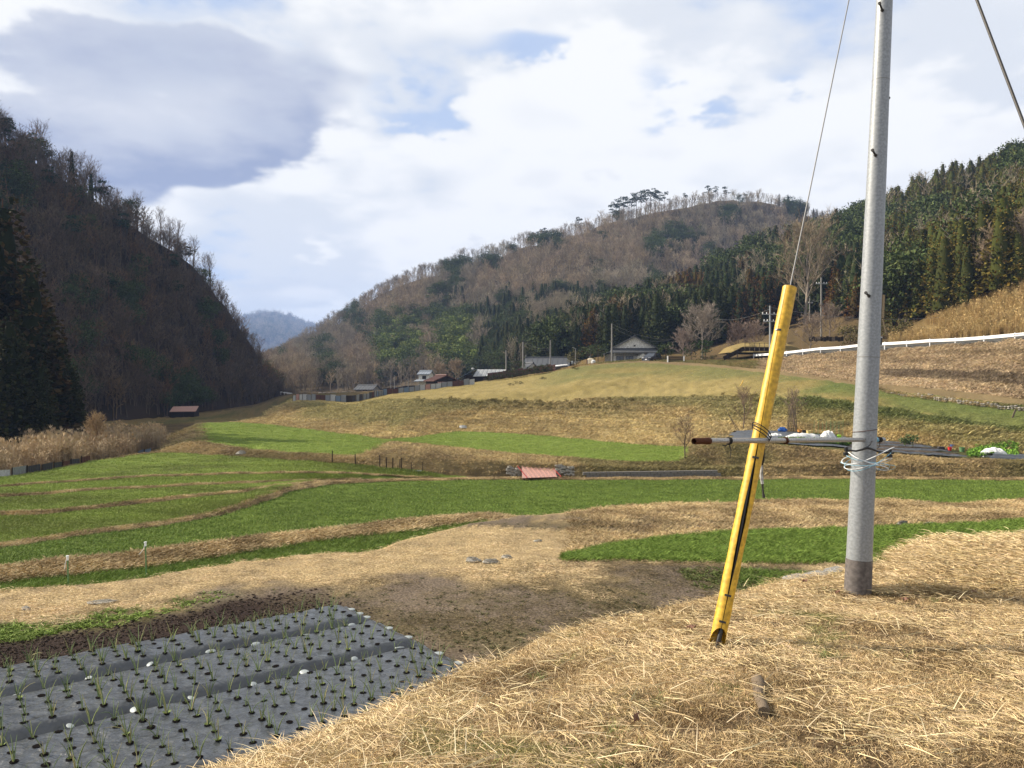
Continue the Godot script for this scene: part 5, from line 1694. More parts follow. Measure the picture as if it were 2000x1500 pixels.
	g.path([h + Vector3(0, -0.02, 0.01), h + Vector3(-0.03, -0.032, 0.015), h + Vector3(-0.045, -0.026, 0.016)], [0.004, 0.004, 0.003], 5)
	part("wire_tie", g, M.black_soft, t)
	g = wrap.call(1.22, 5.0, 0.035, 0.0215, 0.0034)
	part("wire_tie", g, M.rust, t)
	g = wrap.call(L - 0.2, 6.0, 0.05, 0.0215, 0.0034)
	part("string_tie", g, M.blue_cord, t, "blue string tie on the pipe at the pole")
	g = wrap.call(L - 0.12, 7.0, 0.07, 0.0225, 0.004)
	g.path([dir * (L - 0.1) + Vector3(0, -0.02, 0.01), dir * (L - 0.13) + Vector3(0, -0.06, 0.02), dir * (L - 0.2) + Vector3(0, -0.075, 0.03)], [0.004, 0.004, 0.003], 5)
	part("wire_tie", g, M.black_soft, t)
	# the black cord that binds guard and pipe
	var gc := guy_at(858.0)
	g = Geo.new()
	for m in 3:
		var p := []
		var w := []
		for i in 29:
			var a := TAU * i / 28.0
			var o := bas * Vector3(sin(a), 0, cos(a))
			p.append(gc + along * (0.035 + 0.012 * m - 0.055 * sin(a) * 0.7 + 0.01 * m * cos(a)) + o * (0.056 + 0.004 * m + maxf(o.z, 0.0) * 0.030) - pl)
			w.append(0.0036)
		g.path(p, w, 5)
	part("binding", g, M.black_soft, t, "black cord binding the pipe to the yellow guard")

	# worn strap hanging behind the guard
	var hp := P(1492, 872, 5.52)
	t = thing("hanging_strap", "frayed dark and white strap hanging behind the yellow guard", "strap", hp)
	g = Geo.new()
	g.path([Vector3.ZERO, P(1490, 895, 5.53) - hp, P(1489, 908, 5.54) - hp], [0.008, 0.012, 0.007], 6)
	part("cord", g, M.black_soft, t)
	g = Geo.new()
	g.path([P(1488, 908, 5.54) - hp, P(1487, 930, 5.54) - hp, P(1489, 945, 5.54) - hp], [0.008, 0.012, 0.010], 6)
	part("strap", g, M.tin_white, t)
	g = Geo.new()
	g.path([P(1489, 944, 5.54) - hp, P(1490, 957, 5.54) - hp, P(1492, 972, 5.54) - hp], [0.009, 0.006, 0.011], 6, true)
	part("end_knot", g, M.steel_dark, t)

	# clip hanger and loops of cord on the pole
	var hc := P(1693, 877, 6.64)
	t = thing("clip_hanger", "black clothes hanger with two clips hanging at the steel pole", "hanger", hc)
	g = Geo.new()
	g.path([P(1654, 879, 6.64) - hc, P(1672, 881, 6.64) - hc, P(1684, 878, 6.63) - hc, P(1693, 874.5, 6.62) - hc, P(1703, 877, 6.63) - hc, P(1715, 882, 6.64) - hc, P(1740, 884, 6.64) - hc], [0.007, 0.008, 0.009, 0.013, 0.009, 0.008, 0.007], 8, true)
	part("bar", g, M.black_plastic, t)
	g = Geo.new()
	g.path([P(1693, 874, 6.62) - hc, P(1700, 868, 6.63) - hc, P(1703, 862, 6.70) - hc, P(1706, 856, 6.78) - hc], [0.004, 0.004, 0.004, 0.004], 6)
	part("hook", g, M.steel_dark, t)
	for px in [1652.5, 1738.0]:
		g = Geo.new()
		var c := P(px, 881.0 + (4.0 if px > 1700 else 0.0), 6.63) - hc
		g.bevel_box(c + Vector3(0, 0.015, 0), Vector3(0.022, 0.04, 0.03), 0.003)
		g.bevel_box(c + Vector3(-0.002, -0.022, 0), Vector3(0.036, 0.026, 0.034), 0.004)
		g.box(c + Vector3(0.012, 0.0, 0.012), Vector3(0.02, 0.012, 0.012))
		part("clip", g, M.black_plastic, t)
	t = thing("cord_loops", "loose loops of white and pale blue cord hung round the pole", "cord", hc)
	var loops := [[0.30, 0.13, 0.06, -0.06, 0.0035, 0.25, "white_cord"], [0.22, 0.16, 0.02, -0.115, 0.0035, -0.32, "white_cord"], [0.27, 0.14, 0.045, -0.135, 0.003, 0.12, "white_cord"], [0.31, 0.17, 0.05, -0.15, 0.0022, -0.08, "blue_cord"], [0.26, 0.17, 0.05, -0.10, 0.002, 0.33, "blue_cord"], [0.24, 0.15, 0.06, -0.12, 0.0022, -0.18, "blue_cord"]]
	for q in loops:
		var p := []
		var w := []
		var c := hc + Vector3(0.045, q[3], -0.10) - hc
		for i in 37:
			var a := TAU * i / 36.0
			p.append(c + Vector3(cos(a) * q[0] * 0.72, sin(a * 2.0) * 0.018 + cos(a) * q[5] * 0.16 + (0.07 if false else 0.0) + sin(a + q[5] * 6.0) * 0.025, sin(a) * q[1] + 0.02))
			w.append(q[4])
		var gg := Geo.new()
		gg.path(p, w, 6)
		part("loop", gg, M[q[6]], t)

	# second, darker guy on the right
	var ar := land.on(3.72, -4.0)
	t = thing("guy_cable", "thick dark guy cable slanting down at the upper right corner", "cable", ar)
	g = Geo.new()
	g.tube(Vector3.ZERO, pole_foot + pole_dir * 7.0 - ar, 0.0105, 0.0105, 10)
	part("strand", g, M.steel_dark, t)


# ---------------------------------------------------------------- the mulched onion bed
func bed(u: float, v: float, lift := 0.0) -> Vector3:
	var h := 0.075
	for f in [0.48, 1.35]:
		h -= 0.135 * exp(-pow((v - f - 0.012 * sin(u * 3.1 + f * 9.0)) / 0.062, 2.0))
	h *= smoothstep(-0.22, -0.08, v) * smoothstep(0.02, -0.14, u) * smoothstep(2.62, 2.45, v)
	h += 0.006 * nf.get_noise_2d(u * 2.0, v * 6.0) + 0.012 * nz.get_noise_2d(u * 40.0, v * 60.0)
	for f in [0.48, 1.35, 2.55]:
		h += 0.016 * nf.get_noise_2d(u * 1.6 + f * 30.0, v * 14.0) * exp(-pow((v - f) / 0.13, 2.0))
	var x := -1.58 + u * 0.79 + v * 0.613
	var z := -7.86 - u * 0.613 + v * 0.79
	return Vector3(x, -0.672 + h + lift, z)

func onion(seed_: int) -> Geo:
	var g := RandomNumberGenerator.new()
	g.seed = seed_
	var b := Geo.new()
	for i in g.randi_range(3, 6):
		var az := g.randf() * TAU
		var o := Vector3(cos(az), 0, sin(az))
		var h := g.randf_range(0.08, 0.18)
		var pts := []
		var rr := []
		var droop := g.randf_range(0.1, 0.9) * (2.2 if g.randf() < 0.25 else 1.0)
		for k in 5:
			var t := k / 4.0
			pts.append(o * (0.004 + h * (0.18 * t + 0.30 * droop * t * t)) + Vector3.UP * h * (t - 0.30 * droop * t * t))
			rr.append(lerpf(0.0027, 0.0007, t * t))
		b.col = Color(0.12, 0.18, 0.085).lerp(Color(0.32, 0.35, 0.14), g.randf() * g.randf()) * g.randf_range(0.8, 1.2)
		if g.randf() < 0.14:
			b.col = Color(0.36, 0.33, 0.17)
		b.col.a = 1.0
		b.path(pts, rr, 4)
	if g.randf() < 0.3:     # a weed in the hole
		b.col = Color(0.17, 0.22, 0.06)
		for i in 7:
			var az := g.randf() * TAU
			b.kite(Vector3.ZERO, Vector3(cos(az), 0.6, sin(az)) * 0.026, 0.011, Vector3.UP)
	return b

func make_crops() -> void:
	var t := thing("mulch_sheet", "dark plastic mulch sheet over three planted ridges", "plastic sheet", bed(-3.0, 1.0))
	var v := PackedVector3Array()
	var n := PackedVector3Array()
	var ix := PackedInt32Array()
	var nu := 170
	var nv := 130
	for i in nu + 1:
		for j in nv + 1:
			var u := -7.6 + 7.62 * i / nu
			var w := -0.22 + 2.84 * j / nv
			v.append(bed(u, w) - t.position)
			n.append((bed(u, w + 0.01) - bed(u, w - 0.01)).cross(bed(u + 0.01, w) - bed(u - 0.01, w)).normalized())
			if n[-1].y < 0.0:
				n[-1] = -n[-1]
	for i in nu:
		for j in nv:
			var a := i * (nv + 1) + j
			ix.append_array([a, a + nv + 2, a + 1, a, a + nv + 1, a + nv + 2])
	var arr := []
	arr.resize(Mesh.ARRAY_MAX)
	arr[Mesh.ARRAY_VERTEX] = v; arr[Mesh.ARRAY_NORMAL] = n; arr[Mesh.ARRAY_INDEX] = ix
	var am := ArrayMesh.new()
	am.add_surface_from_arrays(Mesh.PRIMITIVE_TRIANGLES, arr)
	am.surface_set_material(0, M.mulch_film)
	part("film", am, M.mulch_film, t)
	var holes := Geo.new()
	var spots := []
	for w in [-0.06, 0.07, 0.2, 0.33, 0.60, 0.75, 0.90, 1.05, 1.20, 1.50, 1.65, 1.80, 1.95, 2.10, 2.25, 2.40]:
		var u := -0.22
		while u > -7.4:
			var uu := u + rng.randf_range(-0.02, 0.02)
			var ww: float = w + rng.randf_range(-0.012, 0.012)
			var p := bed(uu, ww)
			u -= 0.15
			var q := pix(p)
			if q.x < -60.0 or q.y > 1545.0:
				continue
			var r := rng.randf_range(0.02, 0.029)
			var c := bed(uu, ww, 0.004) - t.position
			for k in 8:
				var a := TAU * k / 8.0
				var a2 := TAU * (k + 1) / 8.0
				var e := bed(uu + cos(a) * r, ww + sin(a) * r, 0.004) - t.position
				var f := bed(uu + cos(a2) * r, ww + sin(a2) * r, 0.004) - t.position
				holes.tri_n(c, e, f, Vector3.UP, Vector3.UP, Vector3.UP)
			if rng.randf() < 0.86:
				spots.append(p)
	var ho := part("planting_holes", holes, M.hole, t)
	ho.set_meta("kind", "stuff")
	spots.sort_custom(func(a, b): return a.z > b.z)
	var kinds := []
	for i in 10:
		kinds.append(onion(1000 + i).mesh(M.leaf))
	var rest := []
	for i in spots.size():
		var s := rng.randf_range(0.65, 1.35)
		if i < 300:
			var o := single("onion_plant", kinds[i % 10], M.leaf, "thin green onion seedling growing from a hole in the dark mulch sheet", "onion plant", spots[i], rng.randf() * TAU, "onion seedlings in the mulched bed")
			o.scale = Vector3.ONE * s
		else:
			rest.append([posed(spots[i], rng.randf() * TAU, s), Color.WHITE])
	strew("onion_rows", "the farther onion seedlings on the mulch sheet", "onion plants", kinds[3], rest)
	# round hold-down caps in the furrows
	var cap := Geo.new()
	cap.lathe([Vector2(0.042, 0.0), Vector2(0.040, 0.004), Vector2(0.028, 0.008), Vector2(0.0, 0.010)], 14)
	var cm := cap.mesh(M.pin)
	var first := true
	for f in [0.535, 1.41]:
		var u := -0.3
		while u > -6.6:
			var p := bed(u, f + 0.03, 0.012)
			if pix(p).x > -30.0:
				var o := single("ground_pin", cm, M.pin, "grey hold down cap in a furrow of the mulch sheet", "cap", p, rng.randf() * TAU, "caps in the furrows of the mulch sheet")
				o.rotation.x = 0.35
				o.scale = Vector3(1.0, 1.0, 0.62)
			u -= rng.randf_range(0.36, 0.47)
	for e in [[-0.03, 0.0], [-0.02, 0.16], [-0.03, 0.33], [-0.02, 0.75], [-0.02, 1.1], [-0.03, 1.62], [-0.02, 1.9]]:
		single("ground_pin", cm, M.pin, "grey hold down cap along the far end of the mulch sheet", "cap", bed(e[0], e[1], 0.01), 0.0, "caps along the end of the mulch sheet")
	# pole lying along the edge of the bank
	var pts := []
	var rr := []
	for e in [[470, 1512, 4.24], [545, 1480, 4.40], [650, 1442, 4.575], [770, 1396, 4.87], [838, 1355, 5.13]]:
		var p := land.on((e[0] - 1000.0) / F * e[2], -e[2])
		pts.append(p + Vector3.UP * 0.05)
		rr.append(0.016 if e[0] > 600 else 0.019)
	var bp := Geo.new()
	var o0: Vector3 = pts[2]
	for i in pts.size():
		pts[i] -= o0
	bp.path(pts, rr, 9, true)
	single("bamboo_pole", bp, M.bamboo, "pale bamboo pole lying along the edge of the straw bank", "pole", o0)


# ---------------------------------------------------------------- garden, sheds, fences
func at_px(px: float, d: float) -> Vector3:
	return land.on((px - 1000.0) / F * d, -d)

func patch(px0: float, px1: float, d0: float, d1: float, lift: float, waves: float, amp: float, o: Vector3) -> Geo:
	var g := Geo.new()
	var nx := 28
	var nz_ := 36
	var rows := []
	for i in nx + 1:
		var r := []
		for j in nz_ + 1:
			var f := float(j) / nz_
			var d := lerpf(d0, d1, f)
			var p := at_px(lerpf(px0, px1, float(i) / nx) + nz.get_noise_2d(i * 5.0, j * 5.0) * 14.0, d)
			p.y += lift + amp * (0.5 + 0.5 * sin(f * TAU * waves)) + 0.03 * nf.get_noise_2d(p.x, p.z)
			r.append(p - o)
		rows.append(r)
	for i in nx:
		for j in nz_:
			g.quad_o(rows[i][j], rows[i + 1][j], rows[i + 1][j + 1], rows[i][j + 1], rows[i][j] + Vector3.DOWN * 5.0)
	return g

func mound(len: float, w: float, h: float, seed_: int) -> Geo:     # a sagging cover over hoops
	var r := RandomNumberGenerator.new()
	r.seed = seed_
	var g := Geo.new()
	var rows := []
	for i in 15:
		var t := i / 14.0
		var k := pow(maxf(sin(PI * t), 0.0), 0.35)
		var ring := []
		for j in 11:
			var a := PI * j / 10.0
			var s := 1.0 + r.randf_range(-0.07, 0.07)
			ring.append(Vector3((t - 0.5) * len, sin(a) * h * k * s * (1.0 - 0.12 * absf(sin(t * 12.0))) - 0.02, -cos(a) * w * 0.5 * (0.6 + 0.4 * k) * s))
		rows.append(ring)
	for i in 14:
		for j in 10:
			g.quad_o(rows[i][j], rows[i + 1][j], rows[i + 1][j + 1], rows[i][j + 1], Vector3(rows[i][j].x, -0.5, 0))
	return g

func bucket(r: float, h: float) -> Geo:
	var g := Geo.new()
	g.lathe([Vector2(0.0, 0.0), Vector2(r * 0.78, 0.0), Vector2(r, h), Vector2(r * 1.07, h), Vector2(r * 1.07, h * 0.94)], 16)
	g.lathe([Vector2(r * 0.94, h), Vector2(r * 0.74, h * 0.25), Vector2(0.0, h * 0.25)], 16)
	return g

func make_garden() -> void:
	mat("garden_soil", lin(0.14, 0.11, 0.085), 0.95, 0.0, 0.2, M.ground.albedo_texture, 1.0)
	var o := at_px(1490, 62)
	single("mulch_sheet", patch(1432, 1560, 58.5, 68.5, 0.05, 4.0, 0.14, o), M.mulch_film, "dark plastic sheet over the garden ridges behind the yellow guard", "plastic sheet", o)
	o = at_px(1600, 62)
	single("mulch_sheet", patch(1562, 1652, 60.5, 65.5, 0.05, 3.0, 0.14, o), M.mulch_film, "dark plastic sheet on the garden below the white net tunnels", "plastic sheet", o)
	o = at_px(1560, 56.5)
	single("mulch_sheet", patch(1500, 1670, 55.2, 56.6, 0.05, 1.0, 0.1, o), M.mulch_film, "long narrow dark sheet along the front edge of the garden", "plastic sheet", o)
	o = at_px(1770, 56)
	var rowsay := ["front", "second", "third", "fourth", "fifth", "sixth", "rearmost"]
	for i in 7:
		var d := 53.3 + i * 1.5
		var g0 := patch(1655 + i * 4, 1885 - i * 17, d, d + 0.72, 0.02, 0.5, 0.16, o)
		single("garden_ridge", g0, M.mulch_film if i % 2 == 0 else M.garden_soil, rowsay[i] + " dark ridge of the garden right of the steel pole", "garden ridge", o)
	o = at_px(1975, 53.5)
	single("mulch_sheet", patch(1935, 2040, 52.0, 55.0, 0.04, 3.0, 0.3, o), M.mulch_film, "dark ridged sheet at the right frame edge in the garden", "plastic sheet", o)
	single("net_tunnel", mound(3.0, 1.0, 0.55, 3), M.net, "long white net tunnel in the garden right of the yellow guard", "net", at_px(1568, 61), 0.1)
	single("net_tunnel", mound(1.2, 0.9, 0.40, 4), M.net, "short white net tunnel hard against the yellow guard", "net", at_px(1515, 62), 0.2)
	single("net_tunnel", mound(1.1, 1.0, 0.75, 5), M.net, "small round white net cover beside the green trellis", "net", at_px(1617, 63), 0.0)
	single("net_tunnel", mound(1.7, 1.1, 0.72, 6), M.net, "white net cover at the right side of the garden by green leaves", "net", at_px(1940, 54.5), -0.1)
	single("bucket", bucket(0.19, 0.34), M.orange_plastic, "orange bucket beside the bundle of poles in the garden", "bucket", at_px(1562, 67.5))
	single("bucket", bucket(0.17, 0.32), M.black_plastic, "black bucket between the orange and the yellow bucket", "bucket", at_px(1570.5, 67))
	single("bucket", bucket(0.19, 0.33), M.lemon_plastic, "pale yellow bucket right of the black bucket", "bucket", at_px(1579.5, 66.5))
	single("bucket", bucket(0.14, 0.26), M.red_plastic, "red bucket on the dark ridges right of the steel pole", "bucket", at_px(1855, 58.5))
	single("bucket", bucket(0.15, 0.30), M.blue_plastic, "blue bucket behind the red bucket", "bucket", at_px(1860, 59.5))
	single("bucket", bucket(0.20, 0.34), M.green_plastic, "dark green pot on the ridges left of the white net cover", "bucket", at_px(1879, 58))
	var g := Geo.new()
	g.bevel_box(Vector3(0, 0.09, 0), Vector3(0.44, 0.18, 0.3), 0.02)
	g.box(Vector3(0, 0.19, 0), Vector3(0.46, 0.025, 0.32))
	single("crate", g, M.tin_dark, "low dark crate left of the red bucket", "crate", at_px(1838, 59))
	g = Geo.new()
	for i in 5:
		g.rock(Vector3(rng.randf_range(-0.3, 0.3), 0.18 + rng.randf() * 0.2, rng.randf_range(-0.15, 0.15)), Vector3(0.24, 0.17, 0.2), rng, 0.35)
	single("tarp", g, M.blue_plastic, "crumpled blue tarp left of the bundle of poles", "tarp", at_px(1530, 68))
	g = Geo.new()
	g.bevel_box(Vector3(0, 0.07, 0), Vector3(0.42, 0.14, 0.3), 0.02)
	single("tray", g, M.orange_plastic, "low orange tray in front of the blue tarp", "tray", at_px(1531, 66.5), 0.2)
	g = Geo.new()
	g.lathe([Vector2(0.0, 0.0), Vector2(0.14, 0.0), Vector2(0.15, 0.3), Vector2(0.09, 0.4), Vector2(0.0, 0.4)], 12)
	single("jug", g, M.black_plastic, "dark round jug left of the blue tarp", "jug", at_px(1523, 68))
	g = Geo.new()
	for i in 18:
		var a := TAU * i / 18.0
		g.tube(Vector3(cos(a) * 0.45, 0, sin(a) * 0.35), Vector3(cos(a) * 0.12 + rng.randf_range(-0.2, 0.2), rng.randf_range(1.9, 2.7), sin(a) * 0.15), 0.022, 0.015, 5)
	single("pole_bundle", g, M.wood, "bundle of wooden garden poles leaning together behind the buckets", "pole bundle", at_px(1547, 68.5))
	for e in [[1440, 69, 2.2, -0.45, "slanting grey stick at the many stemmed garden tree"], [1446, 69, 1.8, -0.62, "second slanting pale stick beside the many stemmed tree"], [1484, 68, 2.6, 0.03, "thin pale stick just left of the yellow guard in the garden"]]:
		g = Geo.new()
		g.tube(Vector3(0, -0.1, 0), Vector3(sin(e[3]) * e[2], cos(e[3]) * e[2], 0), 0.03, 0.022, 6, true)
		single("garden_stick", g, M.wood, e[4], "stick", at_px(e[0], e[1]))
	var t := thing("trellis", "green net trellis with thin stakes in the garden", "trellis", at_px(1617, 64.5))
	for i in 8:
		g = Geo.new()
		var x := -1.15 + i * 0.34
		g.tube(Vector3(x, -0.1, 0), Vector3(x + 0.03, 1.35 + 0.12 * sin(i * 2.0), 0), 0.016, 0.012, 5)
		part("stake", g, M.green_plastic, t)
	g = Geo.new()
	for i in 9:
		g.tube(Vector3(-0.2, 0.1 + i * 0.14, 0.02), Vector3(1.25, 0.1 + i * 0.14, 0.02), 0.005, 0.005, 3)
	for i in 12:
		g.tube(Vector3(-0.2 + i * 0.13, 0.05, 0.02), Vector3(-0.2 + i * 0.13, 1.3, 0.02), 0.004, 0.004, 3)
	part("net", g, M.green_plastic, t)
	g = Geo.new()
	g.bevel_box(Vector3(0, 0.2, 0), Vector3(0.3, 0.4, 0.2), 0.04)
	single("canister", g, mat("lime_plastic", lin(0.28, 0.55, 0.03), 0.5), "bright green canister at the foot of the trellis", "canister", at_px(1639, 63))
	# vegetables
	var veg := []
	for e in [[1525, 1660, 56.8, 58.2, 260, Color(1.4, 1.5, 0.8)], [1895, 1985, 54.0, 58.0, 300, Color(2.2, 2.4, 1.2)], [1540, 1575, 56.2, 57.0, 50, Color(2.6, 2.3, 0.9)]]:
		for i in e[4]:
			var p := at_px(rng.randf_range(e[0], e[1]), rng.randf_range(e[2], e[3]))
			veg.append([posed(p, rng.randf() * TAU, rng.randf_range(0.6, 1.2)), vary(e[5], 0.25)])
	strew("vegetables", "low leafy vegetables in the garden rows", "vegetables", joined(leafy(870, 0.36, 0.5, 6, 9, 0.13, Color(0.045, 0.085, 0.025), Color(0.10, 0.15, 0.04), 0.0), M.leaf), veg)
	for e in [[1768, 58.0, 1.15, "leafy bean bush on the dark ridges right of the pole, left of two"], [1783, 58.6, 1.25, "taller leafy bush on the dark ridges right of the pole"]]:
		tree_thing("garden_bush", leafy(880 + int(e[0]), e[2], 0.42, 10, 16, 0.17, Color(0.05, 0.08, 0.025), Color(0.12, 0.14, 0.05), 0.1), M.leaf, e[3], "", at_px(e[0], e[1]), "leaves", "bush")

	# the red roofed shed over the ditch
	var A := P(1019, 911, 49.8)
	var ax := Vector3(2.12, 0.0, -0.60)
	var down := Vector3(-0.70, -0.50, -2.35) * Vector3(1, 1, -1)
	down = (down - ax.normalized() * down.dot(ax.normalized()) * 0.55)
	t = thing("roofed_shed", "small shed with a sloping red metal roof in front of a stone wall", "shed", A + ax * 0.5 + down * 0.5 + Vector3.DOWN * 0.8)
	var oo := t.position
	var nrm := ax.cross(down).normalized()
	if nrm.y < 0.0:
		nrm = -nrm
	g = Geo.new()
	g.hexa([A - oo, A + ax - oo, A + ax + down - oo, A + down - oo, A + nrm * 0.03 - oo, A + ax + nrm * 0.03 - oo, A + ax + down + nrm * 0.03 - oo, A + down + nrm * 0.03 - oo])
	var roof := part("roof", g, M.red_metal, t)
	for i in 9:
		g = Geo.new()
		var p := A + ax * ((i + 0.06) / 8.12) + nrm * 0.04 - oo
		g.box(p + down * 0.5, Vector3(0.035, 0.05, down.length()), Basis(ax.normalized(), nrm, ax.normalized().cross(nrm)))
		part("standing_seam", g, M.red_trim if i == 0 or i == 8 else M.red_metal, roof)
	g = Geo.new()
	g.box(A + ax * 0.5 - oo + nrm * 0.045, Vector3(ax.length() + 0.06, 0.06, 0.07), Basis(ax.normalized(), nrm, ax.normalized().cross(nrm)))
	part("ridge_trim", g, M.red_trim, roof)
	for e in [[0.06, 0.06], [0.94, 0.06], [0.94, 0.94], [0.06, 0.94]]:
		var p: Vector3 = A + ax * e[0] + down * e[1] - oo
		g = Geo.new()
		g.box(p + Vector3.DOWN * 0.62, Vector3(0.08, 1.2, 0.08))
		part("post", g, M.wood_dark, t)
	g = Geo.new()
	g.hexa([A + Vector3.DOWN * 1.4 - oo, A + ax + Vector3.DOWN * 1.4 - oo, A + ax + Vector3(0, -1.4, 0.06) - oo, A + Vector3(0, -1.4, 0.06) - oo, A + Vector3.DOWN * 0.06 - oo, A + ax + Vector3.DOWN * 0.06 - oo, A + ax + Vector3(0, -0.06, 0.06) - oo, A + Vector3(0, -0.06, 0.06) - oo])
	part("back_wall", g, M.wood_dark, t)

	# dry stone walls either side of the shed and the block wall in the ditch
	for e in [[991.0, 1020.0, 26, "pale dry stone wall left of the red roof"], [1086.0, 1122.0, 32, "pale dry stone wall right of the red roof"]]:
		var s := thing("stone_wall", e[3], "wall", at_px((e[0] + e[1]) / 2.0, 49.4))
		for i in e[2]:
			var q: float = lerpf(e[0], e[1], (i % 9 + rng.randf() * 0.5) / 9.0)
			var p := P(q, 928.0 - (i / 9) * 5.0 - rng.randf() * 5.0, 49.35 + 0.06 * (i / 9))
			g = Geo.new()
			g.rock(p - s.position, Vector3(rng.randf_range(0.10, 0.17), rng.randf_range(0.07, 0.12), 0.12), rng, 0.3)
			part("stone", g, M.stone, s)
	var w := thing("block_wall", "dark concrete block retaining wall in the ditch right of the shed", "wall", P(1265, 936, 49.2))
	var ba := P(1142, 934, 49.0)
	var bz := P(1405, 930, 49.4)
	var wd := (bz - ba)
	var cnt := 20
	var bd := wd.normalized()
	var bb := Basis(bd, Vector3.UP, bd.cross(Vector3.UP))
	var bm := []
	for i in 3:
		g = Geo.new()
		g.col = Color.WHITE
		g.bevel_box(Vector3.ZERO, Vector3(wd.length() / cnt - 0.02, 0.18, 0.2), 0.012)
		bm.append(g.mesh(M.block))
	for c in 3:
		for i in cnt:
			var bl := MeshInstance3D.new()
			bl.name = "block"
			bl.mesh = bm[(i + c) % 3]
			bl.transform = Transform3D(bb, ba + wd * ((i + (0.5 if c % 2 else 0.0) + 0.2) / cnt) + Vector3.UP * (c * 0.195 - 0.10) + bb.z * rng.randf_range(-0.014, 0.014) - w.position)
			w.add_child(bl, true)
	# posts and rods along the ditch
	var posts := [[649, 893, 13, 49.0, "short dark post at the left end of the ditch bank"], [694, 905, 18, 48.7, "thick wooden post standing alone left of the post row"], [742, 913, 24, 48.5, "first tall post of the row left of the shed"], [755, 914, 21, 48.4, "leaning post second in the row left of the shed"], [767, 915, 21, 48.4, "third post of the row left of the shed"], [781, 917, 20, 48.4, "left post of the close pair in the row"], [784.5, 918, 24, 48.3, "right, darker post of the close pair in the row"], [804, 919, 17, 48.3, "thin post above the white slab in the ditch"], [825, 922, 20, 48.3, "thinnest post at the right end of the row"]]
	for e in posts:
		var p := P(e[0], e[1], e[3])
		g = Geo.new()
		var hh: float = e[2] / F * e[3]
		g.path([Vector3(0, -0.3, 0), Vector3(rng.randf_range(-0.03, 0.03), hh, 0)], [0.038 if e[0] < 800 else 0.022, 0.032 if e[0] < 800 else 0.02], 7, true)
		single("fence_post", g, M.wood_dark, e[4], "post", p)
	g = Geo.new()
	g.bevel_box(Vector3.ZERO, Vector3(0.56, 0.16, 0.08), 0.01)
	single("slab", g, M.tin_white, "white slab lying in the ditch under the post row", "slab", P(815, 921, 48.3), 0.1)
	g = Geo.new()
	g.bevel_box(Vector3.ZERO, Vector3(0.62, 0.05, 0.1), 0.01)
	single("board", g, M.wood, "pale narrow board in the ditch left of the white slab", "board", P(796, 919, 48.4), -0.1)
	var rods := [[1010, 906, 19], [1021, 908, 20], [1045, 909, 20], [1058, 909, 13], [1072, 909, 18], [1088, 911, 22], [1122, 935, 12], [1131, 935, 14], [1144, 936, 11], [1172, 934, 14], [1184, 923, 5]]
	var rn := ["rusty rod at the left end of the rods behind the red roof", "rusty rod second from left behind the red roof", "taller rusty rod behind the middle of the red roof", "short rusty rod behind the red roof", "rusty rod behind the right part of the red roof", "tallest rusty rod at the right corner of the red roof", "short stake in the ditch right of the shed", "middle stake in the ditch right of the shed", "stake in the ditch at the left end of the block wall", "pale stake in front of the block wall", "tiny stake on top of the block wall"]
	for i in rods.size():
		var e: Array = rods[i]
		var d := 50.2 if i < 6 else 48.9
		g = Geo.new()
		g.tube(Vector3(0, -0.3, 0), Vector3(0.01, e[2] / F * d, 0), 0.014, 0.012, 5, true)
		single("stake", g, M.rust if i < 6 else M.wood, rn[i], "stake", P(e[0], e[1], d))
	# two green stakes near by
	for e in [[134, 1143, 1085, 9.0, "green plastic stake with a white top at the left"], [286, 1112, 1058, 9.8, "green plastic stake with a drooping string, right of the other"]]:
		var base := P(e[0], e[1], e[3])
		var hh: float = (e[1] - e[2]) / F * e[3]
		t = thing("green_stake", e[4], "stake", base)
		g = Geo.new()
		g.tube(Vector3(0, -0.15, 0), Vector3(-0.012, hh, 0), 0.0085, 0.0085, 8, true)
		part("rod", g, M.green_plastic, t)
		g = Geo.new()
		g.tube(Vector3(-0.012, hh * 0.84, 0), Vector3(-0.012, hh * 1.0, 0), 0.013, 0.015, 8, true)
		g.rock(Vector3(-0.014, hh * 0.97, 0.004), Vector3(0.014, 0.010, 0.013), rng, 0.3)
		part("string_knot", g, M.white_cord, t)
		g = Geo.new()
		g.path([Vector3(-0.014, hh * 0.93, 0.01), Vector3(-0.03, hh * 0.74, 0.015), Vector3(-0.06 if e[0] > 200 else -0.03, hh * 0.62, 0.02), Vector3(-0.085 if e[0] > 200 else -0.04, hh * 0.55, 0.02)], [0.003, 0.003, 0.003, 0.002], 5)
		part("loose_string", g, M.white_cord, t)


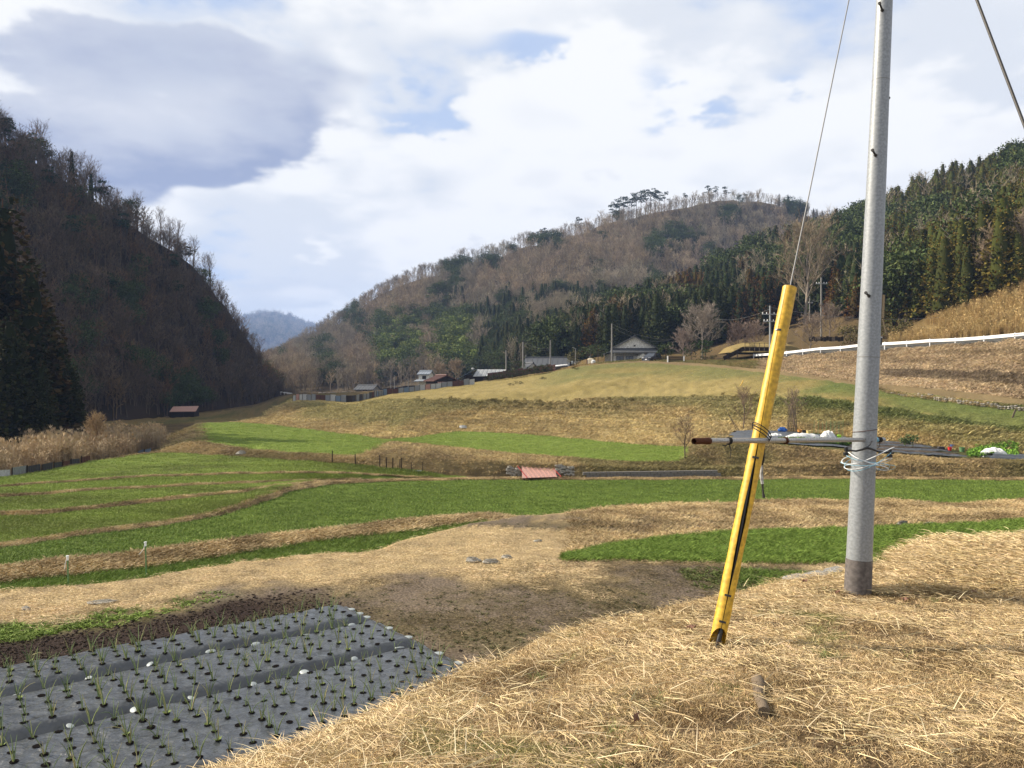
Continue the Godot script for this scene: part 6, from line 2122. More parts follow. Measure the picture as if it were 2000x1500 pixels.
func tin_fence(called: String, label: String, line: Array, mats: Array, h: float, w: float) -> void:     # line: px, d points on the land
	var pts := []
	for e in line:
		pts.append(at_px(e[0], e[1]))
	var total := 0.0
	for i in pts.size() - 1:
		total += pts[i].distance_to(pts[i + 1])
	var n := int(total / w)
	var t := thing(called, label, "fence", pts[0])
	var along := func(s: float) -> Vector3:
		for i in pts.size() - 1:
			var l: float = pts[i].distance_to(pts[i + 1])
			if s <= l or i == pts.size() - 2:
				return pts[i].lerp(pts[i + 1], s / l)
			s -= l
		return pts[-1]
	for i in n:
		var a: Vector3 = along.call(i * w + 0.01)
		var b: Vector3 = along.call((i + 1) * w - 0.01)
		var x := (b - a) * Vector3(1, 0, 1)
		var z := x.cross(Vector3.UP).normalized()
		var g := Geo.new()
		var hh := h * rng.randf_range(0.85, 1.12)
		var tilt := rng.randf_range(-0.04, 0.04)
		var steps := 12
		for k in steps:
			var u := float(k) / steps
			var v := float(k + 1) / steps
			var p := a.lerp(b, u) + z * (0.014 if k % 2 else -0.014) - t.position
			var q := a.lerp(b, v) + z * (-0.014 if k % 2 else 0.014) - t.position
			var up := Vector3.UP * (hh + tilt * u) + z * tilt
			g.quad(p - Vector3.UP * 0.15, p + up, q + up, q - Vector3.UP * 0.15)
		part("tin_panel", g, M[mats[i % mats.size()]], t)
		g = Geo.new()
		g.tube(a - t.position - Vector3.UP * 0.2 + z * 0.05, a - t.position + Vector3.UP * hh * rng.randf_range(0.95, 1.2) + z * 0.05, 0.03, 0.03, 5, true)
		part("fence_post", g, M.wood_dark, t)

func make_fences() -> void:
	tin_fence("tin_fence", "patched low tin fence along the reeds at the left edge", [[-60, 40.2], [0, 41.5], [60, 43.8], [95, 45.2], [140, 48.2], [180, 50.5]], ["tin_white", "tin_white", "tin", "tin_dark", "tin_dark", "tin_dark", "brown_metal", "tin_dark", "brown_metal", "tin", "brown_metal"], 0.5, 1.15)
	tin_fence("tin_fence", "short blue tin fence at the end of the reeds", [[270, 61.5], [305, 61.0]], ["tin_blue", "tin_blue", "tin_dark"], 0.45, 0.62)
	tin_fence("tin_fence", "long fence of patched tin sheets along the back of the plateau", [[572, 123], [590, 121], [605, 120], [640, 118], [690, 116], [720, 120], [750, 126.5], [800, 129], [850, 131.5], [930, 134]], ["tin_white", "red_metal", "tin_white", "tin_white", "tin", "tin", "brown_metal", "brown_metal", "tin", "tin_white", "tin_blue", "tin", "wood_dark", "tin_dark", "tin", "tin_dark", "tin", "tin", "tin_dark", "brown_metal", "tin", "tin_blue", "tin", "tin", "tin_blue", "brown_metal", "brown_metal", "tin", "tin_blue", "tin", "tin"], 0.92, 0.98)
	tin_fence("brown_fence", "long rusty brown fence behind the clipped hedge", [[952, 140], [1000, 141.5], [1040, 141], [1088, 138]], ["brown_metal"], 1.25, 0.95)
	# white guardrail above the stubble slope
	var line := []
	for px in [1472.0, 1500.0, 1550.0, 1600.0, 1650.0, 1700.0, 1750.0, 1800.0, 1850.0, 1900.0, 1950.0, 2000.0, 2060.0, 2130.0, 2220.0]:
		var c := land.col_of(px)
		line.append(at_px(px, land.D[c * land.R + land.start[30]] + 0.3))
	var t := thing("guardrail", "long white guardrail with posts along the road at right", "guardrail", line[0])
	var i0 := 0
	var rest := 0.0
	var tops := []
	for i in line.size() - 1:
		var l: float = line[i].distance_to(line[i + 1])
		while rest < l:
			tops.append(line[i].lerp(line[i + 1], rest / l))
			rest += 3.6
		rest -= l
	for i in tops.size():
		var p: Vector3 = tops[i] - t.position
		var g := Geo.new()
		g.tube(p - Vector3.UP * 0.3, p + Vector3.UP * 0.78, 0.062, 0.062, 10, true)
		part("post", g, M.white_paint, t)
		if i:
			var q: Vector3 = tops[i - 1] - t.position
			var z := (p - q).cross(Vector3.UP).normalized() * (-1.0)
			if z.z < 0.0:
				z = -z
			g = Geo.new()
			var prof := [[0.0, 0.36], [0.05, 0.40], [0.05, 0.47], [0.0, 0.51], [0.0, 0.55], [0.05, 0.59], [0.05, 0.66], [0.0, 0.70]]
			for k in prof.size() - 1:
				var a: Vector3 = z * (0.07 + prof[k][0]) + Vector3.UP * prof[k][1]
				var b: Vector3 = z * (0.07 + prof[k + 1][0]) + Vector3.UP * prof[k + 1][1]
				g.quad_o(q + a, p + a, p + b, q + b, q - z * 3.0 + Vector3.UP * 0.53)
				g.quad_o(q + a - z * 0.004, p + a - z * 0.004, p + b - z * 0.004, q + b - z * 0.004, q + z * 3.0 + Vector3.UP * 0.53)
			part("beam", g, M.white_paint, t)
	# rough stone wall under the farm track
	t = thing("stone_wall", "low rough stone wall under the pale track at the right edge", "wall", at_px(1880, 68))
	var px := 1742.0
	while px < 2060.0:
		var c := land.col_of(px)
		var d := land.D[c * land.R + land.start[27]]
		for k in 2:
			if px < 1790.0 and k == 1:
				continue
			var p := at_px(px, d - 0.12)
			var g := Geo.new()
			g.rock(p + Vector3(0, 0.05 + k * 0.16, 0.02) - t.position, Vector3(rng.randf_range(0.10, 0.2), rng.randf_range(0.07, 0.12), 0.13), rng, 0.3)
			part("stone", g, M.stone, t)
		px += rng.randf_range(4.5, 8.5)
	var g := Geo.new()
	g.box(Vector3(0.1, 0.3, 0), Vector3(0.13, 0.75, 0.05), Basis(Vector3.BACK, -0.35))
	single("marker_board", g, M.wood, "slanting pale board leaning at the stone wall on the right", "board", at_px(1978, 63))


# ---------------------------------------------------------------- houses
func gable_house(called: String, label: String, at: Vector3, turn: float, w: float, dep: float, wall_h: float, rise: float, over: float, wall: Material, roof_m: Material, ribs := 0, category := "house") -> Node3D:
	var t := thing(called, label, category, at, turn)
	var g := Geo.new()       # walls with gables towards +z and -z
	var hw := w / 2.0
	var hd := dep / 2.0
	for s in [-1.0, 1.0]:
		var z: float = hd * s
		var o := Vector3.ZERO
		g.quad_o(Vector3(-hw, -1.5, z), Vector3(hw, -1.5, z), Vector3(hw, wall_h, z), Vector3(-hw, wall_h, z), o)
		g.tri_o(Vector3(-hw, wall_h, z), Vector3(hw, wall_h, z), Vector3(0, wall_h + rise, z), o)
		g.quad_o(Vector3(hw * s, -1.5, -hd), Vector3(hw * s, -1.5, hd), Vector3(hw * s, wall_h, hd), Vector3(hw * s, wall_h, -hd), o)
	part("wall", g, wall, t)
	var slope := rise / hw
	for s in [-1.0, 1.0]:
		g = Geo.new()
		var e := Vector3((hw + over) * s, wall_h - over * slope, 0)
		var top := Vector3(-0.02 * s, wall_h + rise + 0.02, 0)
		var zz := Vector3(0, 0, hd + over * 0.8)
		var up := Vector3(0.0, 0.16, 0)
		g.hexa([e - zz, e + zz, top + zz, top - zz, e - zz + up, e + zz + up, top + zz + up, top - zz + up])
		var r := part("roof", g, roof_m, t)
		for k in ribs:
			var z := lerpf(-zz.z, zz.z, (k + 0.5) / ribs)
			g = Geo.new()
			g.tube(e + up + Vector3(0, 0, z), top + up + Vector3(0, 0, z), 0.06, 0.06, 5)
			part("tile_row", g, roof_m, r)
	g = Geo.new()
	g.tube(Vector3(0, wall_h + rise + 0.2, -hd - over * 0.8), Vector3(0, wall_h + rise + 0.2, hd + over * 0.8), 0.17, 0.17, 8, true)
	part("ridge", g, roof_m, t)
	return t

func slab_roof(called: String, parent: Node, m: Material, a: Vector3, b: Vector3, c: Vector3, d: Vector3, th := 0.12) -> MeshInstance3D:
	var g := Geo.new()
	var u := Vector3.UP * th
	g.hexa([a, b, c, d, a + u, b + u, c + u, d + u])
	return part(called, g, m, parent)

func boxed(called: String, parent: Node, m: Material, c: Vector3, s: Vector3, label := "") -> MeshInstance3D:
	var g := Geo.new()
	g.box(c, s)
	return part(called, g, m, parent, label)

func make_village() -> void:
	# the big gabled house
	var base := P(1238, 707, 146)
	var t := gable_house("gabled_house", "house with a wide pale front gable on the slope behind the car", base, -0.13, 7.4, 11.0, 2.35, 1.95, 0.62, M.plaster, M.roof_tile, 10)
	var z := 5.5
	boxed("gable_beam", t, M.roof_tile, Vector3(0, 2.28, z + 0.06), Vector3(7.6, 0.14, 0.1))
	boxed("gable_vent", t, M.wood_dark, Vector3(0, 2.75, z + 0.04), Vector3(0.34, 0.24, 0.06))
	slab_roof("pent_roof", t, M.roof_tile, Vector3(-4.4, 1.42, z + 1.5), Vector3(4.0, 1.42, z + 1.5), Vector3(3.8, 2.12, z + 0.02), Vector3(-4.2, 2.12, z + 0.02))
	boxed("wall_band", t, M.plaster_dim, Vector3(-1.4, 1.12, z + 0.05), Vector3(4.2, 0.36, 0.08))
	for e in [[-2.6, 1.3], [-0.9, 1.3], [2.5, 1.5]]:
		var wn := boxed("window", t, M.wood_dark, Vector3(e[0], 0.2, z + 0.05), Vector3(e[1], 1.35, 0.08))
		boxed("pane", wn, M.glass_dark, Vector3(e[0] - e[1] * 0.24, 0.2, z + 0.1), Vector3(e[1] * 0.42, 1.2, 0.03))
		boxed("pane", wn, M.glass_dark, Vector3(e[0] + e[1] * 0.24, 0.2, z + 0.1), Vector3(e[1] * 0.42, 1.2, 0.03))
	for x in [-4.1, -1.9, 1.1, 3.7]:
		boxed("veranda_post", t, M.wood, Vector3(x, 0.1, z + 1.3), Vector3(0.12, 2.6, 0.12))
	slab_roof("porch_roof", t, M.tin, Vector3(0.1, 0.62, z + 2.6), Vector3(1.4, 1.32, z + 2.6), Vector3(1.4, 1.32, z + 1.0), Vector3(0.1, 0.62, z + 1.0), 0.08)
	slab_roof("porch_roof", t, M.tin, Vector3(2.7, 0.62, z + 2.6), Vector3(1.41, 1.33, z + 2.6), Vector3(1.41, 1.33, z + 1.0), Vector3(2.7, 0.62, z + 1.0), 0.08)
	var g := Geo.new()
	g.tri_o(Vector3(0.3, 0.62, z + 2.45), Vector3(2.5, 0.62, z + 2.45), Vector3(1.4, 1.26, z + 2.45), Vector3(1.4, 0.8, 0))
	g.quad_o(Vector3(0.35, -1.2, z + 2.42), Vector3(2.45, -1.2, z + 2.42), Vector3(2.45, 0.62, z + 2.42), Vector3(0.35, 0.62, z + 2.42), Vector3(1.4, 0.8, 0))
	part("porch_wall", g, M.plaster, t)
	boxed("porch_door", t, M.wood_dark, Vector3(1.4, -0.2, z + 2.46), Vector3(1.3, 1.4, 0.05))
	slab_roof("side_roof", t, M.tin, Vector3(-5.6, 1.25, z - 0.5), Vector3(-3.6, 2.0, z - 0.5), Vector3(-3.6, 2.0, -4.0), Vector3(-5.6, 1.25, -4.0))
	boxed("side_wall", t, M.plaster_dim, Vector3(-4.5, 0.0, 0.5), Vector3(1.6, 2.6, 8.0))
	# farmhouse below it, seen by its roofs
	t = gable_house("farmhouse", "dark tiled farmhouse roofs behind the brown fence", P(1070, 722, 166), 1.45, 6.0, 8.6, 1.1, 1.25, 0.6, M.plaster, M.roof_tile, 9)
	slab_roof("lower_roof", t, M.roof_tile, Vector3(-4.6, 0.55, 4.8), Vector3(-4.6, 0.55, -4.8), Vector3(-2.9, 1.15, -4.6), Vector3(-2.9, 1.15, 4.6))
	g = Geo.new()
	g.rock(Vector3(0, 2.75, 4.6), Vector3(0.2, 0.42, 0.2), rng, 0.2)
	part("ridge_end", g, M.roof_tile, t)
	g = Geo.new()
	g.rock(Vector3(0, 2.75, -4.6), Vector3(0.2, 0.42, 0.2), rng, 0.2)
	part("ridge_end", g, M.roof_tile, t)
	t = gable_house("farmhouse", "grey blue tiled roof behind the white strip roof, left of the lamp", P(1103, 716, 172), 1.55, 4.6, 5.6, 0.7, 0.95, 0.5, M.plaster, mat("roof_blue", lin(0.20, 0.225, 0.26), 0.5), 8)
	boxed("window", t, M.glass_dark, Vector3(-2.33, 0.1, 0.5), Vector3(0.06, 0.8, 1.2))
	t = gable_house("annexe", "small white gabled annexe at the left end of the farmhouse", P(1034, 727, 160), 0.35, 2.5, 4.0, 0.75, 0.95, 0.3, M.plaster, M.roof_tile, 5, "house")
	boxed("window", t, M.wood_dark, Vector3(0.2, 0.1, 2.03), Vector3(0.7, 0.7, 0.06))
	t = thing("carport", "low white sloping carport roof in front of the farmhouse", "carport", P(1085, 723, 150))
	slab_roof("roof", t, M.white_paint, Vector3(-2.1, 0.35, 0.8), Vector3(2.3, 0.92, 0.8), Vector3(2.3, 1.0, -0.8), Vector3(-2.1, 0.62, -0.8), 0.16)
	for x in [-1.8, 2.0]:
		boxed("post", t, M.wood_dark, Vector3(x, -0.6, 0.6), Vector3(0.12, 2.0, 0.12))
	boxed("wall", t, M.brown_metal, Vector3(0.3, -0.55, -0.4), Vector3(3.8, 1.6, 0.1))
	# tin roofed barn
	t = thing("tin_barn", "barn with a striped pale tin roof behind the patched fence", "barn", P(948, 742, 150))
	g = Geo.new()
	g.box(Vector3(0, -0.1, -1.4), Vector3(8.0, 2.0, 3.6))
	part("wall", g, M.wood_dark, t)
	var tin_roof := slab_roof("roof", t, M.tin_white, Vector3(-2.3, 0.62, 1.0), Vector3(3.9, 0.75, 1.0), Vector3(4.0, 1.95, -2.2), Vector3(-1.6, 1.95, -2.2), 0.08)
	for i in 15:
		g = Geo.new()
		var u := (i + 0.5) / 15.0
		g.tube(Vector3(-2.3, 0.7, 1.0).lerp(Vector3(3.9, 0.83, 1.0), u), Vector3(-1.6, 2.03, -2.2).lerp(Vector3(4.0, 2.03, -2.2), u), 0.07, 0.07, 5)
		part("roof_rib", g, M.tin if i % 2 else M.tin_white, tin_roof)
	slab_roof("roof", t, M.tin_blue, Vector3(-5.3, 0.1, 1.2), Vector3(-4.7, 0.1, -2.0), Vector3(-1.7, 2.0, -2.3), Vector3(-2.35, 1.75, 1.1), 0.08)
	boxed("door", t, M.brown_metal, Vector3(1.6, -0.2, 0.44), Vector3(4.0, 1.2, 0.06))
	g = Geo.new()
	g.rock(Vector3(-2.4, 2.15, 0.0), Vector3(0.28, 0.22, 0.28), rng, 0.1)
	part("roof_dome", g, M.tin_white, t)
	# brown roofed barn
	t = gable_house("brown_barn", "small barn with a rusty brown roof left of the tin barn", P(862, 753, 150), 0.5, 4.4, 4.6, 0.95, 0.85, 0.4, M.wood_dark, M.brown_metal, 7, "barn")
	slab_roof("lean_to_roof", t, M.red_metal, Vector3(-1.9, 0.25, 3.6), Vector3(1.6, 0.25, 3.6), Vector3(1.6, 0.62, 2.35), Vector3(-1.9, 0.62, 2.35), 0.08)
	boxed("door", t, M.dark_room, Vector3(-0.4, -0.2, 2.33), Vector3(2.4, 1.3, 0.06))
	# white two storey house
	t = gable_house("white_house", "narrow white two storey house with a small grey roof left of the barns", P(832, 748, 172), 1.3, 2.6, 2.4, 1.9, 0.55, 0.35, M.plaster, M.roof_blue, 5)
	boxed("window", t, M.wood_dark, Vector3(-1.33, 1.2, 0.1), Vector3(0.06, 0.7, 0.9))
	slab_roof("lower_roof", t, M.roof_blue, Vector3(-2.4, 0.3, 1.9), Vector3(-2.4, 0.3, -1.9), Vector3(-1.3, 0.65, -1.6), Vector3(-1.3, 0.65, 1.6))
	# far cottages down the valley
	t = gable_house("far_cottage", "grey roofed cottage far down the valley right of the road rail", P(718, 765, 255), 1.2, 4.6, 6.5, 0.8, 1.2, 0.5, M.plaster_dim, M.roof_tile, 6)
	boxed("window", t, M.dark_room, Vector3(-2.33, 0.2, 0.5), Vector3(0.06, 0.7, 1.6))
	# shed at the foot of the left hill
	base = P(361, 818, 170)
	t = thing("brown_shed", "dark wooden shed with a flat brown roof at the foot of the left hill", "shed", base, 0.05)
	g = Geo.new()
	g.box(Vector3(0, 0.6, 0), Vector3(4.9, 2.3, 3.4))
	part("wall", g, M.wood_dark, t)
	var rf := slab_roof("roof", t, mat("roof_pink", lin(0.33, 0.19, 0.15), 0.55), Vector3(-2.4, 1.55, 2.3), Vector3(3.1, 1.6, 2.3), Vector3(2.3, 2.62, -1.9), Vector3(-3.2, 2.5, -1.9), 0.1)
	for i in 10:
		g = Geo.new()
		var u := (i + 0.5) / 10.0
		g.tube(Vector3(-2.4, 1.66, 2.3).lerp(Vector3(3.1, 1.71, 2.3), u), Vector3(-3.2, 2.61, -1.9).lerp(Vector3(2.3, 2.73, -1.9), u), 0.04, 0.04, 4)
		part("roof_rib", g, M.roof_pink, rf)
	for x in [-2.2, 0.4, 2.6]:
		boxed("post", t, M.wood_dark, Vector3(x, 0.6, 2.0), Vector3(0.14, 2.0, 0.14))
	boxed("plank_stack", t, M.wood, Vector3(-4.6, -0.1, 1.2), Vector3(3.0, 0.18, 0.8))
	boxed("crate", t, M.wood, Vector3(-3.3, 0.3, 1.4), Vector3(0.7, 0.7, 0.6))
	# white road rail far down the valley
	t = thing("road_rail", "thin white rail of the road far down the valley", "rail", P(620, 768, 262))
	for e in [[545, 765, 572, 769, 300], [588, 771, 622, 769, 262], [622, 768, 682, 766, 264], [682, 766, 760, 763, 268]]:
		g = Geo.new()
		var a := P(e[0], e[1], e[4])
		var b := P(e[2], e[3], e[4])
		g.box((a + b) / 2.0 - t.position, Vector3(a.distance_to(b), 0.42, 0.1), Basis((b - a).normalized(), Vector3.UP, Vector3.BACK))
		part("beam", g, M.white_paint, t)
		for k in 4:
			g = Geo.new()
			g.box(a.lerp(b, (k + 0.5) / 4.0) + Vector3.DOWN * 0.5 - t.position, Vector3(0.14, 1.0, 0.09))
			part("post", g, M.white_paint, t)
	# water tank, thatch coloured mound, planks
	t = thing("water_tank", "pale plastic water tank on the slope left of the utility pole", "tank", P(1153, 713, 137))
	g = Geo.new()
	g.bevel_box(Vector3(0, 0.55, 0), Vector3(1.05, 1.1, 1.0), 0.12)
	part("body", g, mat("tank_cream", lin(0.6, 0.52, 0.38), 0.6), t)
	g = Geo.new()
	g.bevel_box(Vector3(0, 1.15, 0), Vector3(0.6, 0.12, 0.55), 0.04)
	part("lid", g, M.tank_cream, t)
	boxed("rusty_side", t, M.rust, Vector3(-0.58, 0.5, 0.0), Vector3(0.1, 0.95, 0.8))
	g = Geo.new()
	g.bevel_box(Vector3(0, 0.45, 0), Vector3(0.75, 0.9, 0.7), 0.2)
	single("tarp", g, M.net, "pale covered heap right of the water tank", "covered heap", P(1159, 713, 136))
	t = thing("fence_gate", "brown lattice gate panel between two white posts right of the car", "gate", P(1320, 710, 124.5))
	for x in [-1.28, 1.28]:
		boxed("post", t, M.white_paint, Vector3(x, 0.45, 0), Vector3(0.16, 1.5, 0.16))
	boxed("top_rail", t, M.wood, Vector3(0, 1.14, 0), Vector3(2.4, 0.1, 0.08))
	boxed("bottom_rail", t, M.wood_dark, Vector3(0, 0.12, 0), Vector3(2.4, 0.1, 0.08))
	for i in 15:
		boxed("slat", t, M.wood_dark, Vector3(-1.1 + i * 0.157, 0.62, 0.0), Vector3(0.09, 0.92, 0.04))
	for i in 3:
		boxed("lattice_rail", t, M.wood_dark, Vector3(0, 0.38 + i * 0.28, -0.04), Vector3(2.3, 0.07, 0.03))
	single("grassy_mound", mound(12.0, 9.0, 1.9, 17), mat("mound_grass", lin(0.31, 0.235, 0.10), 0.97, 0.0, 0.1, M.ground.albedo_texture, 0.8), "yellow grassy mound behind the low pipe frame", "mound", P(1486, 690, 122))
	t = thing("pipe_frame", "low frame of thin wooden rails in front of the yellow mound", "frame", P(1480, 683, 117))
	for i in 7:
		boxed("post", t, M.wood, Vector3(-1.9 + i * 0.72, 0.4, 0), Vector3(0.07, 1.3, 0.07))
	for y in [0.35, 0.98]:
		boxed("rail", t, M.wood_dark, Vector3(0.3, y, 0.06), Vector3(4.6, 0.07, 0.05))
	boxed("shade_cloth", t, M.wood_dark, Vector3(0.4, 0.1, -0.5), Vector3(4.4, 0.55, 0.05))
	t = thing("plank_ramp", "dark plank wall slanting up to the yellow mound", "wall", P(1432, 697, 117))
	for i in 7:
		g = Geo.new()
		var a := P(1413, 701, 117) - t.position
		var b := P(1454, 681, 117) - t.position
		g.box(a.lerp(b, (i + 0.5) / 7.0) + Vector3(0, 0.05, 0), Vector3(a.distance_to(b) / 7.0 - 0.02, 0.62, 0.08), Basis((b - a).normalized(), (b - a).normalized().rotated(Vector3.BACK, PI / 2), Vector3.BACK))
		part("plank", g, M.wood_dark, t)
	t = thing("plank_wall", "dark plank wall behind the orchard tree left of the steel pole", "wall", P(1615, 662, 109))
	for i in 12:
		boxed("plank", t, M.wood_dark if i != 3 and i != 8 else M.wood, Vector3(-2.3 + i * 0.4, 0.0 + 0.06 * sin(i * 2.3), 0.02 * (i % 2)), Vector3(0.37, 0.62, 0.06))
	make_car()


func make_car() -> void:
	var t := thing("car", "dark blue sport utility car parked beside the gabled house", "car", at_px(1273, 130.2) + Vector3.UP * 0.0, -0.62)
	t.position.y = P(1273, 708.5, 130.2).y
	var body := Geo.new()
	var rings := []
	for e in [[-2.2, 0.74, 0.42, 0.92], [-2.12, 0.84, 0.32, 1.02], [-1.2, 0.9, 0.26, 1.04], [0.6, 0.9, 0.26, 1.02], [1.4, 0.9, 0.26, 0.99], [1.95, 0.86, 0.28, 0.9], [2.18, 0.76, 0.34, 0.76]]:
		var r := []
		for q in [[-0.9, 0.0], [-1.0, 0.22], [-1.0, 0.75], [-0.9, 1.0], [0.9, 1.0], [1.0, 0.75], [1.0, 0.22], [0.9, 0.0]]:
			r.append(Vector3(q[0] * e[1], lerpf(e[2], e[3], q[1]), e[0]))
		rings.append(r)
	for i in rings.size() - 1:
		for k in 8:
			var j := (k + 1) % 8
			body.quad_o(rings[i][k], rings[i][j], rings[i + 1][j], rings[i + 1][k], Vector3(0, 0.65, (rings[i][0].z + rings[i + 1][0].z) / 2.0))
	for r in [rings[0], rings[-1]]:
		for k in range(1, 7):
			body.tri_o(r[0], r[k], r[k + 1], Vector3(0, 0.65, 0))
	part("body", body, M.car_paint, t)
	var cabin := Geo.new()
	rings = []
	for e in [[-2.05, 0.80, 1.0, 0.74, 1.06], [-1.75, 0.82, 1.0, 0.66, 1.5], [-0.6, 0.84, 1.0, 0.66, 1.6], [0.15, 0.84, 1.0, 0.64, 1.57], [1.05, 0.80, 0.97, 0.74, 1.03]]:
		rings.append([Vector3(-e[1], e[2], e[0]), Vector3(-e[3], e[4], e[0]), Vector3(e[3], e[4], e[0]), Vector3(e[1], e[2], e[0])])
	for i in rings.size() - 1:
		for k in 3:
			cabin.quad_o(rings[i][k], rings[i][k + 1], rings[i + 1][k + 1], rings[i + 1][k], Vector3(0, 0.9, (rings[i][0].z + rings[i + 1][0].z) / 2.0))
	part("windows", cabin, M.glass_dark, t)
	var roof := Geo.new()
	roof.hexa([Vector3(-0.67, 1.5, -1.78), Vector3(0.67, 1.5, -1.78), Vector3(0.65, 1.575, 0.2), Vector3(-0.65, 1.575, 0.2), Vector3(-0.6, 1.56, -1.7), Vector3(0.6, 1.56, -1.7), Vector3(0.6, 1.63, 0.1), Vector3(-0.6, 1.63, 0.1)])
	for s in [-1.0, 1.0]:
		for e in [[0.15, 1.57, 0.645, 1.0, 1.0, 0.81], [-0.75, 1.6, 0.67, -0.7, 1.0, 0.85], [-1.75, 1.5, 0.67, -2.0, 1.0, 0.81]]:
			roof.tube(Vector3(e[2] * s, e[1], e[0]), Vector3(e[5] * s, e[4], e[3]), 0.045, 0.05, 5)
	part("roof", roof, M.car_paint, t)
	for s in [-1.0, 1.0]:
		for z in [-1.35, 1.38]:
			var g := Geo.new()
			g.path([Vector3(0.70 * s, 0.34, z), Vector3(0.73 * s, 0.34, z), Vector3(0.91 * s, 0.34, z), Vector3(0.925 * s, 0.34, z)], [0.29, 0.335, 0.335, 0.30], 20, true)
			var wh := part("wheel", g, M.rubber, t)
			g = Geo.new()
			g.path([Vector3(0.90 * s, 0.34, z), Vector3(0.935 * s, 0.34, z)], [0.21, 0.19], 10, true)
			part("rim", g, M.rim_metal, wh)
		var h := Geo.new()
		h.box(Vector3(0.60 * s, 0.76, 2.06), Vector3(0.34, 0.13, 0.2), Basis(Vector3.UP, 0.35 * s))
		part("headlight", h, M.lamp_glass, t)
		h = Geo.new()
		h.bevel_box(Vector3(0.98 * s, 1.05, 0.75), Vector3(0.2, 0.14, 0.1), 0.03)
		part("mirror", h, M.car_paint, t)
	boxed("grille", t, M.black_plastic, Vector3(0, 0.70, 2.14), Vector3(0.7, 0.13, 0.1))
	boxed("grille_bar", t, M.rim_metal, Vector3(0, 0.72, 2.2), Vector3(0.6, 0.035, 0.03))
	boxed("number_plate", t, M.white_paint, Vector3(0, 0.50, 2.19), Vector3(0.34, 0.16, 0.02))
	boxed("bumper_trim", t, M.rim_metal, Vector3(0, 0.38, 2.17), Vector3(1.2, 0.06, 0.05))


# ---------------------------------------------------------------- poles and wires in the distance
func far_pole(label: String, px: float, py0: float, py1: float, d: float, arms: Array, r := 0.14, m := "concrete", category := "utility pole") -> Vector3:
	var base := P(px, py1, d)
	var h := (py1 - py0) / F * d
	var t := thing("utility_pole", label, category, base)
	var g := Geo.new()
	g.path([Vector3.DOWN * 1.0, Vector3.UP * h], [r, r * 0.72], 10, true)
	part("pole", g, M[m], t)
	for a in arms:      # height from top, half width
		g = Geo.new()
		g.box(Vector3(0, h - a[0], 0.12), Vector3(a[1] * 2.0, 0.12, 0.1))
		var arm := part("crossarm", g, M.galvanised, t)
		for s in [-0.92, -0.45, 0.45, 0.92]:
			g = Geo.new()
			g.lathe([Vector2(0.05, 0.0), Vector2(0.075, 0.05), Vector2(0.05, 0.1), Vector2(0.07, 0.15), Vector2(0.0, 0.2)], 8, Vector3(s * a[1], h - a[0] + 0.06, 0.12))
			part("insulator", g, M.white_paint, arm)
	return base + Vector3.UP * h

func sag(label: String, a: Vector3, b: Vector3, drop: float, r := 0.02) -> void:
	var g := Geo.new()
	var pts := []
	var rr := []
	for i in 15:
		var t := i / 14.0
		pts.append((b - a) * t + Vector3.DOWN * drop * 4.0 * t * (1.0 - t))
		rr.append(r)
	g.path(pts, rr, 4)
	single("overhead_wire", g, M.wire, label, "wire", a)

